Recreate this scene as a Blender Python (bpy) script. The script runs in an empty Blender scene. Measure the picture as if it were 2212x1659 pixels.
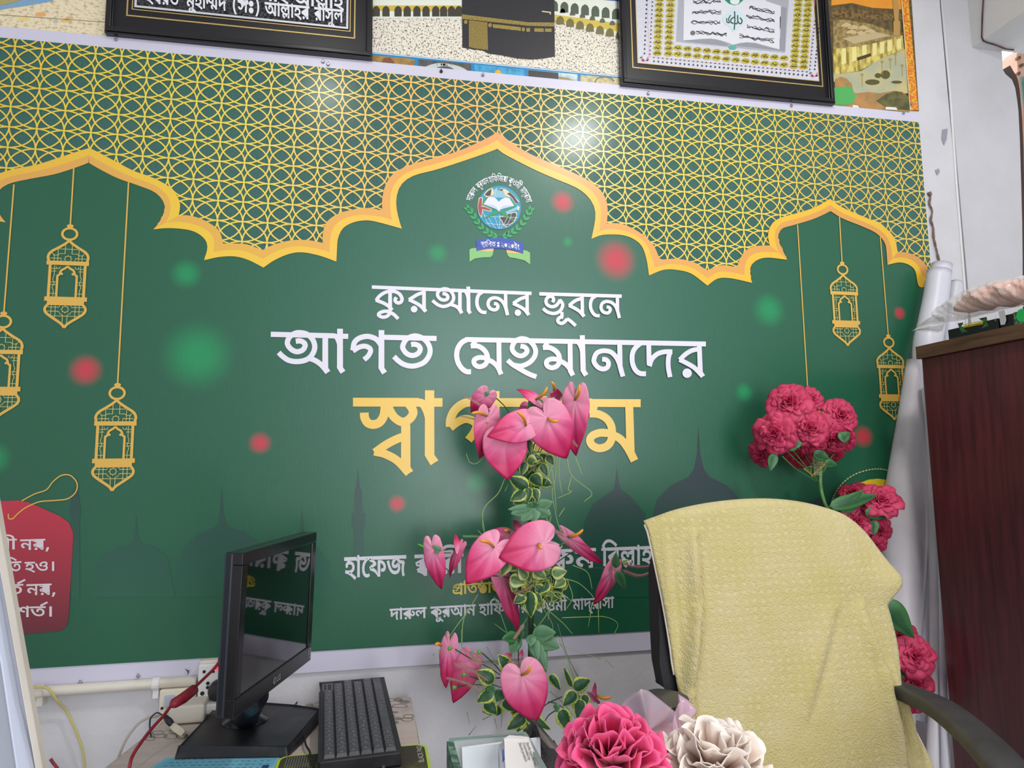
import bpy, math, random
from mathutils import Vector, Matrix
from mathutils.geometry import tessellate_polygon, delaunay_2d_cdt

SC = bpy.context.scene
COL = SC.collection

# ---------------------------------------------------------------- camera
F, CX, CY = 1520.0, 1106.0, 829.5
RV = Vector((0.98159076, -0.19057597, -0.01266396))
UV_ = Vector((-0.00943629, -0.11461316, 0.99336538))
FW = Vector((0.19076303, 0.97495878, 0.11430155))
CAM = Vector((0.0, 0.0, 1.3))
cd = bpy.data.cameras.new('camera')
cd.sensor_width = 36.0
cd.lens = 36.0 * F / 2212.0
cd.clip_start = 0.02
co = bpy.data.objects.new('camera', cd)
COL.objects.link(co)
m = Matrix((RV, UV_, -FW)).transposed().to_4x4()
m.translation = CAM
co.matrix_world = m
SC.camera = co

# ---------------------------------------------------------------- world, lamps, exposure
SC.view_settings.view_transform = 'Standard'
SC.view_settings.look = 'None'
SC.view_settings.gamma = 1.0
SC.view_settings.use_curve_mapping = False
SC.view_settings.exposure = -0.39
wd = bpy.data.worlds.new('world')
SC.world = wd
wd.use_nodes = True
bg = wd.node_tree.nodes['Background']
bg.inputs[0].default_value = (0.90, 0.93, 1.0, 1)
bg.inputs[1].default_value = 0.85
# open sky is brighter on the far side of the house than in the yard behind the camera
_nt = wd.node_tree
_tc = _nt.nodes.new('ShaderNodeTexCoord')
_sp = _nt.nodes.new('ShaderNodeSeparateXYZ')
_mr = _nt.nodes.new('ShaderNodeMapRange')
_mr.inputs[1].default_value = 0.2
_mr.inputs[2].default_value = 0.7
_mr.inputs[3].default_value = 0.92
_mr.inputs[4].default_value = 5.0
_nt.links.new(_tc.outputs['Generated'], _sp.inputs[0])
_nt.links.new(_sp.outputs[1], _mr.inputs[0])
_nt.links.new(_mr.outputs[0], bg.inputs[1])


def area(name, loc, target, sx, sy, power, col=(1, 1, 1), shape='RECTANGLE'):
    l = bpy.data.lights.new(name, 'AREA')
    l.shape = shape
    l.size = sx
    l.size_y = sy
    l.energy = power
    l.color = col
    o = bpy.data.objects.new(name, l)
    COL.objects.link(o)
    o.location = loc
    o.rotation_euler = (Vector(target) - Vector(loc)).to_track_quat('-Z', 'Y').to_euler()
    return o


area('ceiling_lamp', (0.93, 0.44, 2.84), (0.93, 0.6, 0.0), 0.18, 0.18, 22, (1.0, 0.97, 0.93), 'ELLIPSE')
area('ceiling_lamp_second', (-0.21, 0.60, 2.86), (-0.21, 0.8, 0.0), 0.12, 0.12, 5, (1.0, 0.97, 0.93), 'ELLIPSE')
area('doorway_daylight', (1.0, -2.2, 1.55), (0.6, 1.7, 1.1), 1.6, 2.3, 84, (0.95, 0.97, 1.0))


# ---------------------------------------------------------------- picture coordinates -> points of the place
def ray(x, y):
    return RV * ((x - CX) / F) - UV_ * ((y - CY) / F) + FW


def PY(x, y, Y):
    d = ray(x, y)
    return CAM + d * (Y / d.y)


def PZ(x, y, z):
    d = ray(x, y)
    return CAM + d * ((z - CAM.z) / d.z)


def PX(x, y, X):
    d = ray(x, y)
    return CAM + d * (X / d.x)


def PW(x, y, w):
    return CAM + ray(x, y) * w


def wdep(p):
    return (p - CAM).dot(FW)


WALL = 1.752
BAN = 1.745
DZ = 0.765


# ---------------------------------------------------------------- materials
def lin(c):
    return tuple(((v / 255) / 12.92 if v <= 10 else ((v / 255 + 0.055) / 1.055) ** 2.4) for v in c)


MATS = {}


def mat(name, rgb, rough=0.5, metal=0.0, spec=0.5, noise=None, bump=None, alpha=None, trans=0.0, emit=None, sheen=0.0, coat=0.0):
    """noise = (rgb2, scale, low, high[, stretch]); bump = (scale, strength[, stretch])"""
    if name in MATS:
        return MATS[name]
    m = bpy.data.materials.new(name)
    m.use_nodes = True
    nt = m.node_tree
    b = nt.nodes['Principled BSDF']
    b.inputs['Base Color'].default_value = (*lin(rgb), 1)
    b.inputs['Roughness'].default_value = rough
    b.inputs['Metallic'].default_value = metal
    b.inputs['Specular IOR Level'].default_value = spec
    if rough == 0.36:                    # the glossy skin of the vinyl banner
        b.inputs['Coat Weight'].default_value = 0.35
        b.inputs['Coat Roughness'].default_value = 0.2
    if coat:
        b.inputs['Coat Weight'].default_value = coat
        b.inputs['Coat Roughness'].default_value = 0.05
    if sheen:
        b.inputs['Sheen Weight'].default_value = sheen
    if trans:
        b.inputs['Transmission Weight'].default_value = trans
    if alpha is not None:
        b.inputs['Alpha'].default_value = alpha
    if emit:
        b.inputs['Emission Color'].default_value = (*lin(emit[0]), 1)
        b.inputs['Emission Strength'].default_value = emit[1]
    tc = None
    if noise or bump:
        tc = nt.nodes.new('ShaderNodeTexCoord')
    if noise:
        mp = nt.nodes.new('ShaderNodeMapping')
        if len(noise) > 4:
            mp.inputs['Scale'].default_value = noise[4]
        nt.links.new(tc.outputs['Object'], mp.inputs[0])
        nz = nt.nodes.new('ShaderNodeTexNoise')
        nz.inputs['Scale'].default_value = noise[1]
        nz.inputs['Detail'].default_value = 5
        nt.links.new(mp.outputs[0], nz.inputs['Vector'])
        rp = nt.nodes.new('ShaderNodeValToRGB')
        rp.color_ramp.elements[0].position = noise[2]
        rp.color_ramp.elements[0].color = (*lin(rgb), 1)
        rp.color_ramp.elements[1].position = noise[3]
        rp.color_ramp.elements[1].color = (*lin(noise[0]), 1)
        nt.links.new(nz.outputs['Fac'], rp.inputs[0])
        nt.links.new(rp.outputs[0], b.inputs['Base Color'])
    if bump:
        mp = nt.nodes.new('ShaderNodeMapping')
        if len(bump) > 2:
            mp.inputs['Scale'].default_value = bump[2]
        nt.links.new(tc.outputs['Object'], mp.inputs[0])
        nz = nt.nodes.new('ShaderNodeTexNoise')
        nz.inputs['Scale'].default_value = bump[0]
        nz.inputs['Detail'].default_value = 4
        nt.links.new(mp.outputs[0], nz.inputs['Vector'])
        bp = nt.nodes.new('ShaderNodeBump')
        bp.inputs['Strength'].default_value = bump[1]
        bp.inputs['Distance'].default_value = 0.004
        nt.links.new(nz.outputs['Fac'], bp.inputs['Height'])
        nt.links.new(bp.outputs[0], b.inputs['Normal'])
    MATS[name] = m
    return m


def ramp_mat(name, stops, axis, lo, hi, rough=0.4, spec=0.5, coord='Object'):
    """a printed or dyed colour that runs along one axis of the thing (metres in object space, or UV)"""
    if name in MATS:
        return MATS[name]
    m = bpy.data.materials.new(name)
    m.use_nodes = True
    nt = m.node_tree
    b = nt.nodes['Principled BSDF']
    b.inputs['Roughness'].default_value = rough
    b.inputs['Specular IOR Level'].default_value = spec
    if rough == 0.36:
        b.inputs['Coat Weight'].default_value = 0.35
        b.inputs['Coat Roughness'].default_value = 0.2
    tc = nt.nodes.new('ShaderNodeTexCoord')
    sp = nt.nodes.new('ShaderNodeSeparateXYZ')
    nt.links.new(tc.outputs[coord], sp.inputs[0])
    mr = nt.nodes.new('ShaderNodeMapRange')
    mr.inputs[1].default_value = lo
    mr.inputs[2].default_value = hi
    nt.links.new(sp.outputs[axis], mr.inputs[0])
    rp = nt.nodes.new('ShaderNodeValToRGB')
    el = rp.color_ramp.elements
    el[0].position = stops[0][0]
    el[0].color = (*lin(stops[0][1]), 1)
    el[1].position = stops[-1][0]
    el[1].color = (*lin(stops[-1][1]), 1)
    for p, c in stops[1:-1]:
        e = el.new(p)
        e.color = (*lin(c), 1)
    nt.links.new(mr.outputs[0], rp.inputs[0])
    nt.links.new(rp.outputs[0], b.inputs['Base Color'])
    MATS[name] = m
    return m


# ---------------------------------------------------------------- mesh building
class MB:
    def __init__(s):
        s.v = []
        s.f = []
        s.uv = []          # per vertex

    def add(s, vs, fs, uvs=None):
        n = len(s.v)
        s.v += [Vector(p) for p in vs]
        s.uv += list(uvs) if uvs else [(0, 0)] * len(vs)
        s.f += [tuple(i + n for i in f) for f in fs]
        return s

    def quad(s, a, b, c, d):
        return s.add([a, b, c, d], [(0, 1, 2, 3)])

    def box(s, lo, hi, M=None):
        x0, y0, z0 = lo
        x1, y1, z1 = hi
        vs = [Vector(p) for p in ((x0, y0, z0), (x1, y0, z0), (x1, y1, z0), (x0, y1, z0), (x0, y0, z1), (x1, y0, z1), (x1, y1, z1), (x0, y1, z1))]
        if M is not None:
            vs = [M @ p for p in vs]
        return s.add(vs, [(3, 2, 1, 0), (4, 5, 6, 7), (0, 1, 5, 4), (1, 2, 6, 5), (2, 3, 7, 6), (3, 0, 4, 7)])

    def prism(s, pts, off):
        """closed outline (3D points) pushed along off"""
        n = len(pts)
        off = Vector(off)
        pts = [Vector(p) for p in pts]
        tri = tessellate_polygon([pts])
        vs = pts + [p + off for p in pts]
        fs = [tuple(t) for t in tri] + [tuple(i + n for i in reversed(t)) for t in tri]
        fs += [(i, (i + 1) % n, (i + 1) % n + n, i + n) for i in range(n)]
        return s.add(vs, fs)

    def tube(s, pts, r, n=8, cap=True, flat=1.0):
        pts = [Vector(p) for p in pts]
        rs = r if isinstance(r, (list, tuple)) else [r] * len(pts)
        up = None
        vs = []
        for i, p in enumerate(pts):
            t = (pts[min(i + 1, len(pts) - 1)] - pts[max(i - 1, 0)])
            t = t.normalized() if t.length > 1e-9 else Vector((0, 0, 1))
            if up is None:
                up = Vector((0, 0, 1)) if abs(t.z) < 0.9 else Vector((0, 1, 0))
            a = t.cross(up)
            a = a.normalized() if a.length > 1e-6 else t.orthogonal().normalized()
            b = a.cross(t).normalized()
            up = b
            for k in range(n):
                q = 2 * math.pi * k / n
                vs.append(p + (a * math.cos(q) + b * math.sin(q) * flat) * rs[i])
        fs = []
        for i in range(len(pts) - 1):
            for k in range(n):
                fs.append((i * n + k, i * n + (k + 1) % n, (i + 1) * n + (k + 1) % n, (i + 1) * n + k))
        if cap:
            fs.append(tuple(reversed(range(n))))
            fs.append(tuple(range((len(pts) - 1) * n, len(pts) * n)))
        return s.add(vs, fs)

    def lathe(s, c, prof, n=24, ax=(0, 0, 1)):
        """prof = [(radius, height)] about axis ax through c"""
        ax = Vector(ax).normalized()
        a = ax.orthogonal().normalized()
        b = ax.cross(a)
        c = Vector(c)
        vs = []
        for r, h in prof:
            for k in range(n):
                q = 2 * math.pi * k / n
                vs.append(c + ax * h + (a * math.cos(q) + b * math.sin(q)) * r)
        fs = []
        for i in range(len(prof) - 1):
            for k in range(n):
                fs.append((i * n + k, i * n + (k + 1) % n, (i + 1) * n + (k + 1) % n, (i + 1) * n + k))
        fs.append(tuple(reversed(range(n))))
        fs.append(tuple(range((len(prof) - 1) * n, len(prof) * n)))
        return s.add(vs, fs)

    def grid(s, fn, nu, nv, wrap=False):
        vs, uv = [], []
        for i in range(nu + 1):
            for j in range(nv + 1):
                vs.append(Vector(fn(i / nu, j / nv)))
                uv.append((i / nu, j / nv))
        fs = []
        w = nv + 1
        for i in range(nu):
            for j in range(nv):
                fs.append((i * w + j, i * w + j + 1, (i + 1) * w + j + 1, (i + 1) * w + j))
        return s.add(vs, fs, uv)

    def poly(s, rings):
        """flat polygon with holes, rings of 3D points"""
        rings = [[Vector(p) for p in r] for r in rings]
        if len(rings) > 1:
            y = rings[0][0].y
            vs, ed, k = [], [], 1000.0
            for r in rings:
                n = len(vs)
                vs += [Vector((p.x * k, p.z * k)) for p in r]
                ed += [(n + i, n + (i + 1) % len(r)) for i in range(len(r))]
            res = delaunay_2d_cdt(vs, ed, [], 4, 1e-5)
            return s.add([(p.x / k, y, p.y / k) for p in res[0]], [tuple(f) for f in res[2]])
        tri = tessellate_polygon(rings)
        return s.add([p for r in rings for p in r], [tuple(t) for t in tri])


WLOC = {}


def obj(name, mb, material, parent=None, smooth=False, origin=None, bevel=0, solid=0, subsurf=0):
    me = bpy.data.meshes.new(name)
    vs = mb.v
    if not vs:
        raise ValueError('empty mesh ' + name)
    if origin is None:
        xs = [p.x for p in vs]
        ys = [p.y for p in vs]
        zs = [p.z for p in vs]
        origin = Vector(((min(xs) + max(xs)) / 2, (min(ys) + max(ys)) / 2, min(zs)))
    origin = Vector(origin)
    me.from_pydata([tuple(p - origin) for p in vs], [], mb.f)
    if any(u != (0, 0) for u in mb.uv):
        lay = me.uv_layers.new(name='UVMap')
        for lp in me.loops:
            lay.data[lp.index].uv = mb.uv[lp.vertex_index]
    me.materials.append(material)
    if smooth:
        for p in me.polygons:
            p.use_smooth = True
    me.update()
    o = bpy.data.objects.new(name, me)
    COL.objects.link(o)
    base = Vector((0, 0, 0))
    if parent is not None:
        o.parent = parent
        base = WLOC[parent.name]
    o.location = origin - base
    WLOC[o.name] = origin
    if bevel:
        md = o.modifiers.new('bevel', 'BEVEL')
        md.width = bevel
        md.segments = 2
        md.limit_method = 'ANGLE'
    if solid:
        md = o.modifiers.new('solid', 'SOLIDIFY')
        md.thickness = solid
        md.offset = 0
    if subsurf:
        md = o.modifiers.new('sub', 'SUBSURF')
        md.levels = subsurf
        md.render_levels = subsurf
    return o


def tag(o, label, cat, group=None, kind=None):
    o['label'] = label
    o['category'] = cat
    if group:
        o['group'] = group
    if kind:
        o['kind'] = kind
    return o


def struct(name, mb, material, **k):
    o = obj(name, mb, material, **k)
    o['kind'] = 'structure'
    return o


def thing(name, label, cat, loc, group=None):
    o = bpy.data.objects.new(name, None)
    COL.objects.link(o)
    o.empty_display_size = 0.05
    o.location = loc
    WLOC[o.name] = Vector(loc)
    return tag(o, label, cat, group)


# ---------------------------------------------------------------- curves in the plane
def cat_rom(pts, n=6, closed=False):
    P = [tuple(p) for p in pts]
    if len(P) < 3:
        return P
    out = []
    N = len(P)
    rng = range(N if closed else N - 1)
    for i in rng:
        if closed:
            p0, p1, p2, p3 = P[(i - 1) % N], P[i], P[(i + 1) % N], P[(i + 2) % N]
        else:
            p1, p2 = P[i], P[i + 1]
            p0 = P[i - 1] if i > 0 else tuple(2 * a - b for a, b in zip(p1, p2))
            p3 = P[i + 2] if i + 2 < N else tuple(2 * a - b for a, b in zip(p2, p1))
        for k in range(n):
            t = k / n
            out.append(tuple(0.5 * (2 * b + (c - a) * t + (2 * a - 5 * b + 4 * c - d) * t * t + (-a + 3 * b - 3 * c + d) * t ** 3) for a, b, c, d in zip(p0, p1, p2, p3)))
    if not closed:
        out.append(P[-1])
    return out


def ribbon(pts, w, closed=False):
    """strip of quads of constant width w along a 2D polyline"""
    n = len(pts)
    L, Rr = [], []
    for i in range(n):
        if closed:
            a, b = pts[i - 1], pts[(i + 1) % n]
        else:
            a, b = pts[max(i - 1, 0)], pts[min(i + 1, n - 1)]
        dx, dy = b[0] - a[0], b[1] - a[1]
        d = math.hypot(dx, dy) or 1
        k = w / 2
        if 0 < i < n - 1 or closed:
            p, q = pts[i - 1], pts[(i + 1) % n]
            e = (pts[i][0] - p[0], pts[i][1] - p[1])
            g = (q[0] - pts[i][0], q[1] - pts[i][1])
            le, lg = math.hypot(*e) or 1, math.hypot(*g) or 1
            cs = (e[0] * g[0] + e[1] * g[1]) / (le * lg)
            k = w / 2 / max(0.6, math.sqrt(max(0.0, (1 + cs) / 2)))
        nx, ny = -dy / d * k, dx / d * k
        L.append((pts[i][0] + nx, pts[i][1] + ny))
        Rr.append((pts[i][0] - nx, pts[i][1] - ny))
    qs = []
    for i in range(n if closed else n - 1):
        j = (i + 1) % n
        qs.append([L[i], L[j], Rr[j], Rr[i]])
    return qs


def disc(cx, cy, rx, ry=None, n=24):
    ry = rx if ry is None else ry
    return [(cx + rx * math.cos(2 * math.pi * k / n), cy + ry * math.sin(2 * math.pi * k / n)) for k in range(n)]


class Print:
    """flat printed shapes on a vertical sheet; outlines come in picture or in (x, z) coordinates"""

    def __init__(s, Y):
        s.Y = Y
        s.mb = MB()

    def bump(s):            # ink passes lie a hair apart so that crossing strokes never share a plane
        s.Y -= 0.000025

    def px(s, ring, *holes):
        s.bump()
        s.mb.poly([[PY(x, y, s.Y) for x, y in r] for r in (ring,) + holes])
        return s

    def pxq(s, quads):
        s.bump()
        for q in quads:
            s.Y -= 0.000002
            s.mb.add([PY(x, y, s.Y) for x, y in q], [(0, 1, 2, 3)])
        return s

    def xz(s, ring, *holes):
        s.bump()
        s.mb.poly([[(x, s.Y, z) for x, z in r] for r in (ring,) + holes])
        return s

    def xzq(s, quads):
        s.bump()
        for q in quads:
            s.mb.add([(x, s.Y, z) for x, z in q], [(0, 1, 2, 3)])
        return s

    def stroke(s, pts, w, smooth=True, n=6, closed=False):
        p = cat_rom(pts, n, closed) if smooth else pts
        return s.pxq(ribbon(p, w, closed))

    def strokexz(s, pts, w, smooth=True, n=6, closed=False):
        p = cat_rom(pts, n, closed) if smooth else pts
        return s.xzq(ribbon(p, w, closed))

    def done(s, name, material, parent):
        return obj(name, s.mb, material, parent)


def off(pts, d):
    """push a closed outline outward by d along its vertex normals (d<0 inward)"""
    ar = sum(pts[i - 1][0] * pts[i][1] - pts[i][0] * pts[i - 1][1] for i in range(len(pts)))
    sg = 1 if ar > 0 else -1
    out = []
    n = len(pts)
    for i in range(n):
        a, b, c = pts[i - 1], pts[i], pts[(i + 1) % n]
        e = (b[0] - a[0], b[1] - a[1])
        g = (c[0] - b[0], c[1] - b[1])
        le, lg = math.hypot(*e) or 1, math.hypot(*g) or 1
        nx = (e[1] / le + g[1] / lg)
        ny = -(e[0] / le + g[0] / lg)
        l = math.hypot(nx, ny)
        if l < 0.3:
            out.append(b)
            continue
        k = d * sg * min(2.0 / l, 1.6) / l
        out.append((b[0] + nx * k, b[1] + ny * k))
    return out


def glyphs(word, bold=20):
    """[(outer, holes)] of a word in font units, plus its width"""
    wd_, lay = WD[word]
    res = []
    for gid, dx in lay:
        for part in GL[gid].split('|'):
            rings = [[tuple(map(float, q.split(','))) for q in r.split(' ')] for r in part.split(';')]
            o = [(x + dx, y) for x, y in off(rings[0], bold)]
            hs = [[(x + dx, y) for x, y in off(h, -bold)] for h in rings[1:]]
            res.append((o, hs))
    return res, lay_w(wd_)


def lay_w(w):
    return w


def put_word(pr, word, a, b, h, bold=22, fn=None, top=600):
    """set a word with its headline from picture point a to b and headline-to-foot height h"""
    gs, w = glyphs(word, 0)
    ux, uy = (b[0] - a[0]) / w, (b[1] - a[1]) / w
    for o, hs in gs:
        mp = lambda r: [fn(x / w, (top - y) / top) if fn else (a[0] + ux * x, a[1] + uy * x + (top - y) / top * h) for x, y in r]
        pr.px(mp(o), *[mp(q) for q in hs])
        if bold:                                    # heavier weight: the outline inked along both sides
            for q in [o] + hs:
                for sub in ribbon(q, bold * 1.7, True):
                    pr.mb.add([PY(x, y, pr.Y - 0.00002) for x, y in mp(sub)], [(0, 1, 2, 3)])
                pr.bump()
GL={
51:'242,500 313,493 343,485 392,459 412,444 441,406 458,366 464,325 460,286 450,252 432,221 406,195 374,174 335,158 289,147 236,141 246,152 341,115 442,60 540,-10 494,-63 380,16 279,75 173,119 46,154 61,223 112,211 164,205 270,208 295,214 334,230 370,265 381,292 385,320 375,367 346,402 325,414 276,428 214,428 179,419 163,409 150,388 148,366 154,338 81,323 71,370 71,402 76,418 92,447 118,470 152,486 194,497|175,465 165,495 145,522 114,542 73,556 97,601 143,589 191,566 224,539 236,524 245,507 254,468|540,622 540,551 -10,551 -10,622',
54:'276,622 276,551 171,551 171,0 94,0 94,469 70,514 46,538 16,550 -10,551 -10,622 30,618 55,606 78,587 97,559 94,688 148,688 170,622',
61:'356,622 356,551 336,551 304,540 251,508 201,460 172,419 148,372 133,320 129,228 133,197 150,148 188,98 219,79 267,69 309,74 348,92 383,31 341,8 295,-3 233,-3 205,3 178,14 130,46 109,68 76,120 64,152 51,221 51,300 66,374 80,408 116,470 139,497 190,542 219,561 280,588 216,555 -10,551 -10,622',
41:'848,622 848,551 130,551 114,560 198,528 259,493 310,456 336,432 341,376 208,312 125,265 114,282 152,273 220,253 280,228 357,181 447,99 445,510 564,501 638,481 702,446 739,414 761,387 784,341 791,307 789,256 771,211 735,177 700,163 655,158 604,162 597,163 602,234 658,233 690,243 710,272 714,296 711,321 701,344 685,366 634,404 602,418 522,434 522,0 445,0 379,76 301,137 205,182 84,212 48,303 130,352 252,414 164,466 111,486 48,502 79,570 81,551 -10,551 -10,622',
27:'401,63 343,68 288,84 236,111 186,152 141,206 100,276 62,362 29,465 105,485 160,327 203,250 226,219 278,174 306,159 370,141 439,141 469,147 516,171 533,189 544,211 554,268 550,309 530,358 590,358 516,295 449,264 411,258 372,258 322,272 284,302 268,330 259,365 260,406 275,451 307,496 331,516 394,553 -10,551 -10,622 927,622 927,551 535,554 432,501 372,455 350,428 336,392 339,356 351,340 377,329 423,332 470,355 523,396 609,365 621,330 628,285 629,229 617,183 594,140 578,121 534,90 507,78 476,70|801,205 809,111 836,10 761,-7 733,106 723,222 732,317 755,388 654,399 576,430 519,479 475,543 551,559 592,508 620,487 655,472 724,460 806,462 845,392 824,348 811,304',
245:'455,568 455,499 454,518 518,504 576,482 603,468 648,434 681,392 698,341 699,294 684,244 652,209 623,194 587,187 512,191 518,263 569,262 606,276 622,304 620,339 612,360 578,397 524,426 454,444 456,462 456,227 388,233 284,208 238,237 187,260 134,276 77,286 39,375 190,447 342,504 398,519 379,479 379,555;379,474 397,445 258,398 118,334 111,349 198,327 271,292 336,249 379,262|754,622 754,551 -10,551 -10,622|456,291 456,-43 379,-43 322,7 262,41 198,64 129,79 93,160 230,230 356,283 379,291;379,220 270,174 172,126 183,134 288,99 337,73 382,38',
46:'606,622 606,551 501,551 501,0 424,0 366,85 285,157 186,212 151,225 76,243 37,339 135,394 236,444 340,488 447,524 424,482 424,551 -10,551 -10,622;424,474 445,446 285,384 204,346 130,304 186,288 245,263 331,211 382,167 404,142 438,88 429,88 425,146|185,-6 162,-2 142,10 129,28 125,52 129,76 142,95 162,108 185,112 208,108 228,95 241,76 245,52 241,28 228,10 208,-2',
56:'276,551 171,551 171,0 94,0 94,551 -10,551 -10,622 94,622 84,682 60,731 26,770 -16,800 -67,822 -124,837 -219,847 -307,846 -374,838 -419,823 -441,801 -440,783 -428,771 -379,763 -222,761 -185,754 -145,734 -126,715 -113,693 -104,666 -100,615 -167,615 -176,662 -189,678 -207,687 -242,692 -392,693 -440,701 -476,713 -497,728 -515,757 -521,789 -517,817 -505,841 -484,863 -456,882 -419,897 -320,915 -258,917 -162,913 -78,899 -6,877 54,846 103,805 139,754 163,693 174,622 276,622',
44:'632,622 632,551 527,551 527,0 450,0 450,135 468,82 398,180 361,221 302,265 259,279 218,280 187,270 162,251 150,223 150,189 162,161 185,139 243,111 218,34 169,55 115,94 90,124 70,173 66,208 72,252 90,288 116,316 150,336 186,349 223,353 279,348 305,341 351,319 408,272 471,189 454,186 452,221 450,551 -10,551 -10,622|299,323 297,299 221,322 209,396 191,431 178,446 162,458 123,477 38,494 51,566 182,534 217,515 246,490 269,459 286,420 296,375',
57:'-286,-266 -329,-260 -375,-240 -409,-204 -421,-171 -420,-127 -400,-86 -362,-56 -307,-41 -274,-39 -213,-45 -126,-74 -38,-124 89,-217 44,-271 -50,-198 -132,-146 -206,-114 -255,-104 -310,-106 -341,-124 -351,-153 -340,-186 -310,-201 -268,-203 -239,-195 -207,-171 -186,-138 -176,-102 -172,8 -95,8 -99,-92 -119,-166 -152,-216 -185,-242 -229,-260',
435:'504,305 441,314 388,340 367,359 331,408 317,437 329,439 314,391 288,346 252,312 220,301 174,303 147,310 121,325 83,360 42,417 103,453 129,413 150,390 180,377 214,380 243,401 257,428 272,491 276,551 345,551 373,466 398,424 420,402 444,385 473,374 506,371 537,376 560,390 573,412 577,461 558,514 508,575 588,591 627,543 649,489 655,442 646,383 634,360 617,340 596,325 570,314|738,622 738,551 -10,551 -10,622|431,-55 391,-53 314,-38 243,-8 209,14 148,72 119,109 93,152 45,254 120,279 178,162 222,104 246,82 272,62 329,35 360,27 427,20 504,28 532,39 554,54 570,72 589,116 590,159 584,188 563,223 542,240 499,253 460,252 436,242 417,218 413,190 422,149 347,135 334,206 339,240 354,268 391,299 424,312 459,318 535,313 560,305 602,281 633,249 662,187 667,140 665,111 652,60 625,16 607,-2 560,-31 502,-49',
55:'276,622 276,551 171,551 171,0 94,0 94,551 -10,551 -10,622 82,622 20,704 93,812 113,834 159,873 213,901 277,915 365,914 439,897 510,866 605,808 705,731 663,677 538,770 458,815 380,839 325,844 274,839 230,825 175,788 145,754 106,693 160,622',
20:'817,622 817,551 492,551 492,0 415,0 359,85 278,159 182,215 147,227 76,243 37,339 231,439 331,480 437,517 415,475 415,551 -10,551 -10,622;415,467 436,438 303,389 130,304 187,288 246,262 329,208 398,140 428,90 420,88 415,174|761,288 758,256 748,226 731,199 705,177 689,169 649,159 566,163 572,235 628,234 659,243 679,272 683,296 680,322 670,345 654,367 603,404 568,418 479,438 482,513 520,508 590,488 652,458 679,440 723,396 740,372 752,346',
42:'606,622 606,551 501,551 501,0 424,0 366,85 285,157 186,212 151,225 76,243 37,339 135,394 236,444 340,488 447,524 424,482 424,551 -10,551 -10,622;424,474 445,446 285,384 204,346 130,304 186,288 245,263 331,211 382,167 404,142 438,88 429,88 425,146',
413:'741,622 741,551 636,551 636,212 559,212 559,365 565,334 518,385 479,403 434,398 408,378 399,346 400,296 335,292 321,345 309,367 274,400 254,411 210,419 175,414 149,400 129,366 130,334 135,318 143,304 169,283 225,256 198,182 120,218 90,244 66,275 47,334 51,394 78,440 122,474 160,487 201,491 279,480 318,460 370,408 354,408 360,424 369,437 392,458 437,475 469,475 500,468 541,445 571,422 562,407 559,551 -10,551 -10,622|286,198 325,194 362,182 392,161 415,134 428,154 444,168 488,178 517,174 544,164 598,124 560,139 559,238 636,238 636,-43 559,-43 559,134 592,48 535,100 512,109 490,109 465,98 454,81 453,24 392,21 380,67 371,86 344,114 329,123 293,130 256,122 241,107 234,89 238,54 264,25 317,-1 288,-69 211,-28 176,8 164,30 155,82 164,128 176,147 212,179 234,190',
224:'765,622 765,551 660,551 660,0 583,0 583,396 605,332 530,434 466,504 419,536 388,549 337,556 299,552 264,541 233,524 192,488 155,447 147,445 178,460 213,465 240,463 283,447 298,434 318,398 325,356 321,320 304,326 376,400 500,516 549,463 265,195 206,250 288,328 252,285 222,262 242,289 255,319 257,355 243,383 224,394 199,398 168,394 137,380 61,452 122,524 186,580 254,616 330,629 408,617 474,582 539,523 606,441 588,446 587,458 583,688 636,688 659,622|660,-43 585,-43 574,-16 551,15 533,29 500,41 449,42 324,28 251,26 175,37 121,59 77,98 57,135 50,158 45,212 54,287 131,277 123,211 133,158 162,124 208,104 292,99 409,113 477,114 512,108 543,95 583,61 583,151 660,151',
35:'407,50 367,53 290,73 219,114 187,144 126,222 99,271 74,328 29,466 105,486 161,325 203,245 226,212 278,164 306,147 337,136 405,126 448,129 484,138 513,151 545,181 559,205 571,247 572,299 564,337 538,385 512,409 480,424 425,428 397,419 373,392 369,362 378,321 301,306 288,380 299,431 318,458 345,478 398,496 440,500 470,498 525,484 549,472 591,437 623,392 635,366 648,306 648,243 643,214 624,160 590,115 543,80 482,58|717,622 717,551 -10,551 -10,622',
424:'395,0 352,3 312,12 275,26 241,47 186,101 149,168 167,235 234,244 281,260 328,291 358,331 372,378 377,444 372,498 355,551 -10,551 -10,622 313,622 253,721 242,776 248,816 265,852 293,885 331,917 382,861 344,825 329,803 322,778 322,748 344,700 404,622 714,622 714,551 478,553 572,443 616,368 631,328 639,285 640,206 635,173 613,115 597,89 555,47 500,17 468,8;394,74 422,76 469,88 488,98 520,126 551,181 561,244 553,312 527,379 480,452 406,536 423,532 440,474 446,425 440,351 420,297 382,248 344,220 267,185 199,168 213,229 238,160 280,112 334,83|209,560 159,523 127,476 121,440 122,421 133,390 153,366 181,350 252,336 289,336 342,343 375,354 403,371 366,305 334,289 289,274 215,270 142,290 102,314 72,348 52,388 46,436 52,477 68,516 94,549 125,573|136,549 256,494 332,445 398,393 426,365 396,316 328,372 252,422 172,465 88,499',
40:'726,622 726,551 621,551 621,0 544,0 544,396 566,332 491,434 426,504 380,536 349,549 298,556 260,552 226,541 194,524 153,488 116,447 108,445 140,460 174,465 201,463 244,447 259,434 279,398 286,356 282,320 265,326 337,400 461,516 510,463 226,195 167,250 249,328 213,285 183,262 203,289 216,319 218,355 204,383 186,394 160,398 129,394 98,380 22,452 83,524 147,580 215,616 291,629 369,617 436,582 500,523 567,441 549,446 548,458 544,688 597,688 620,622',
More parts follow.
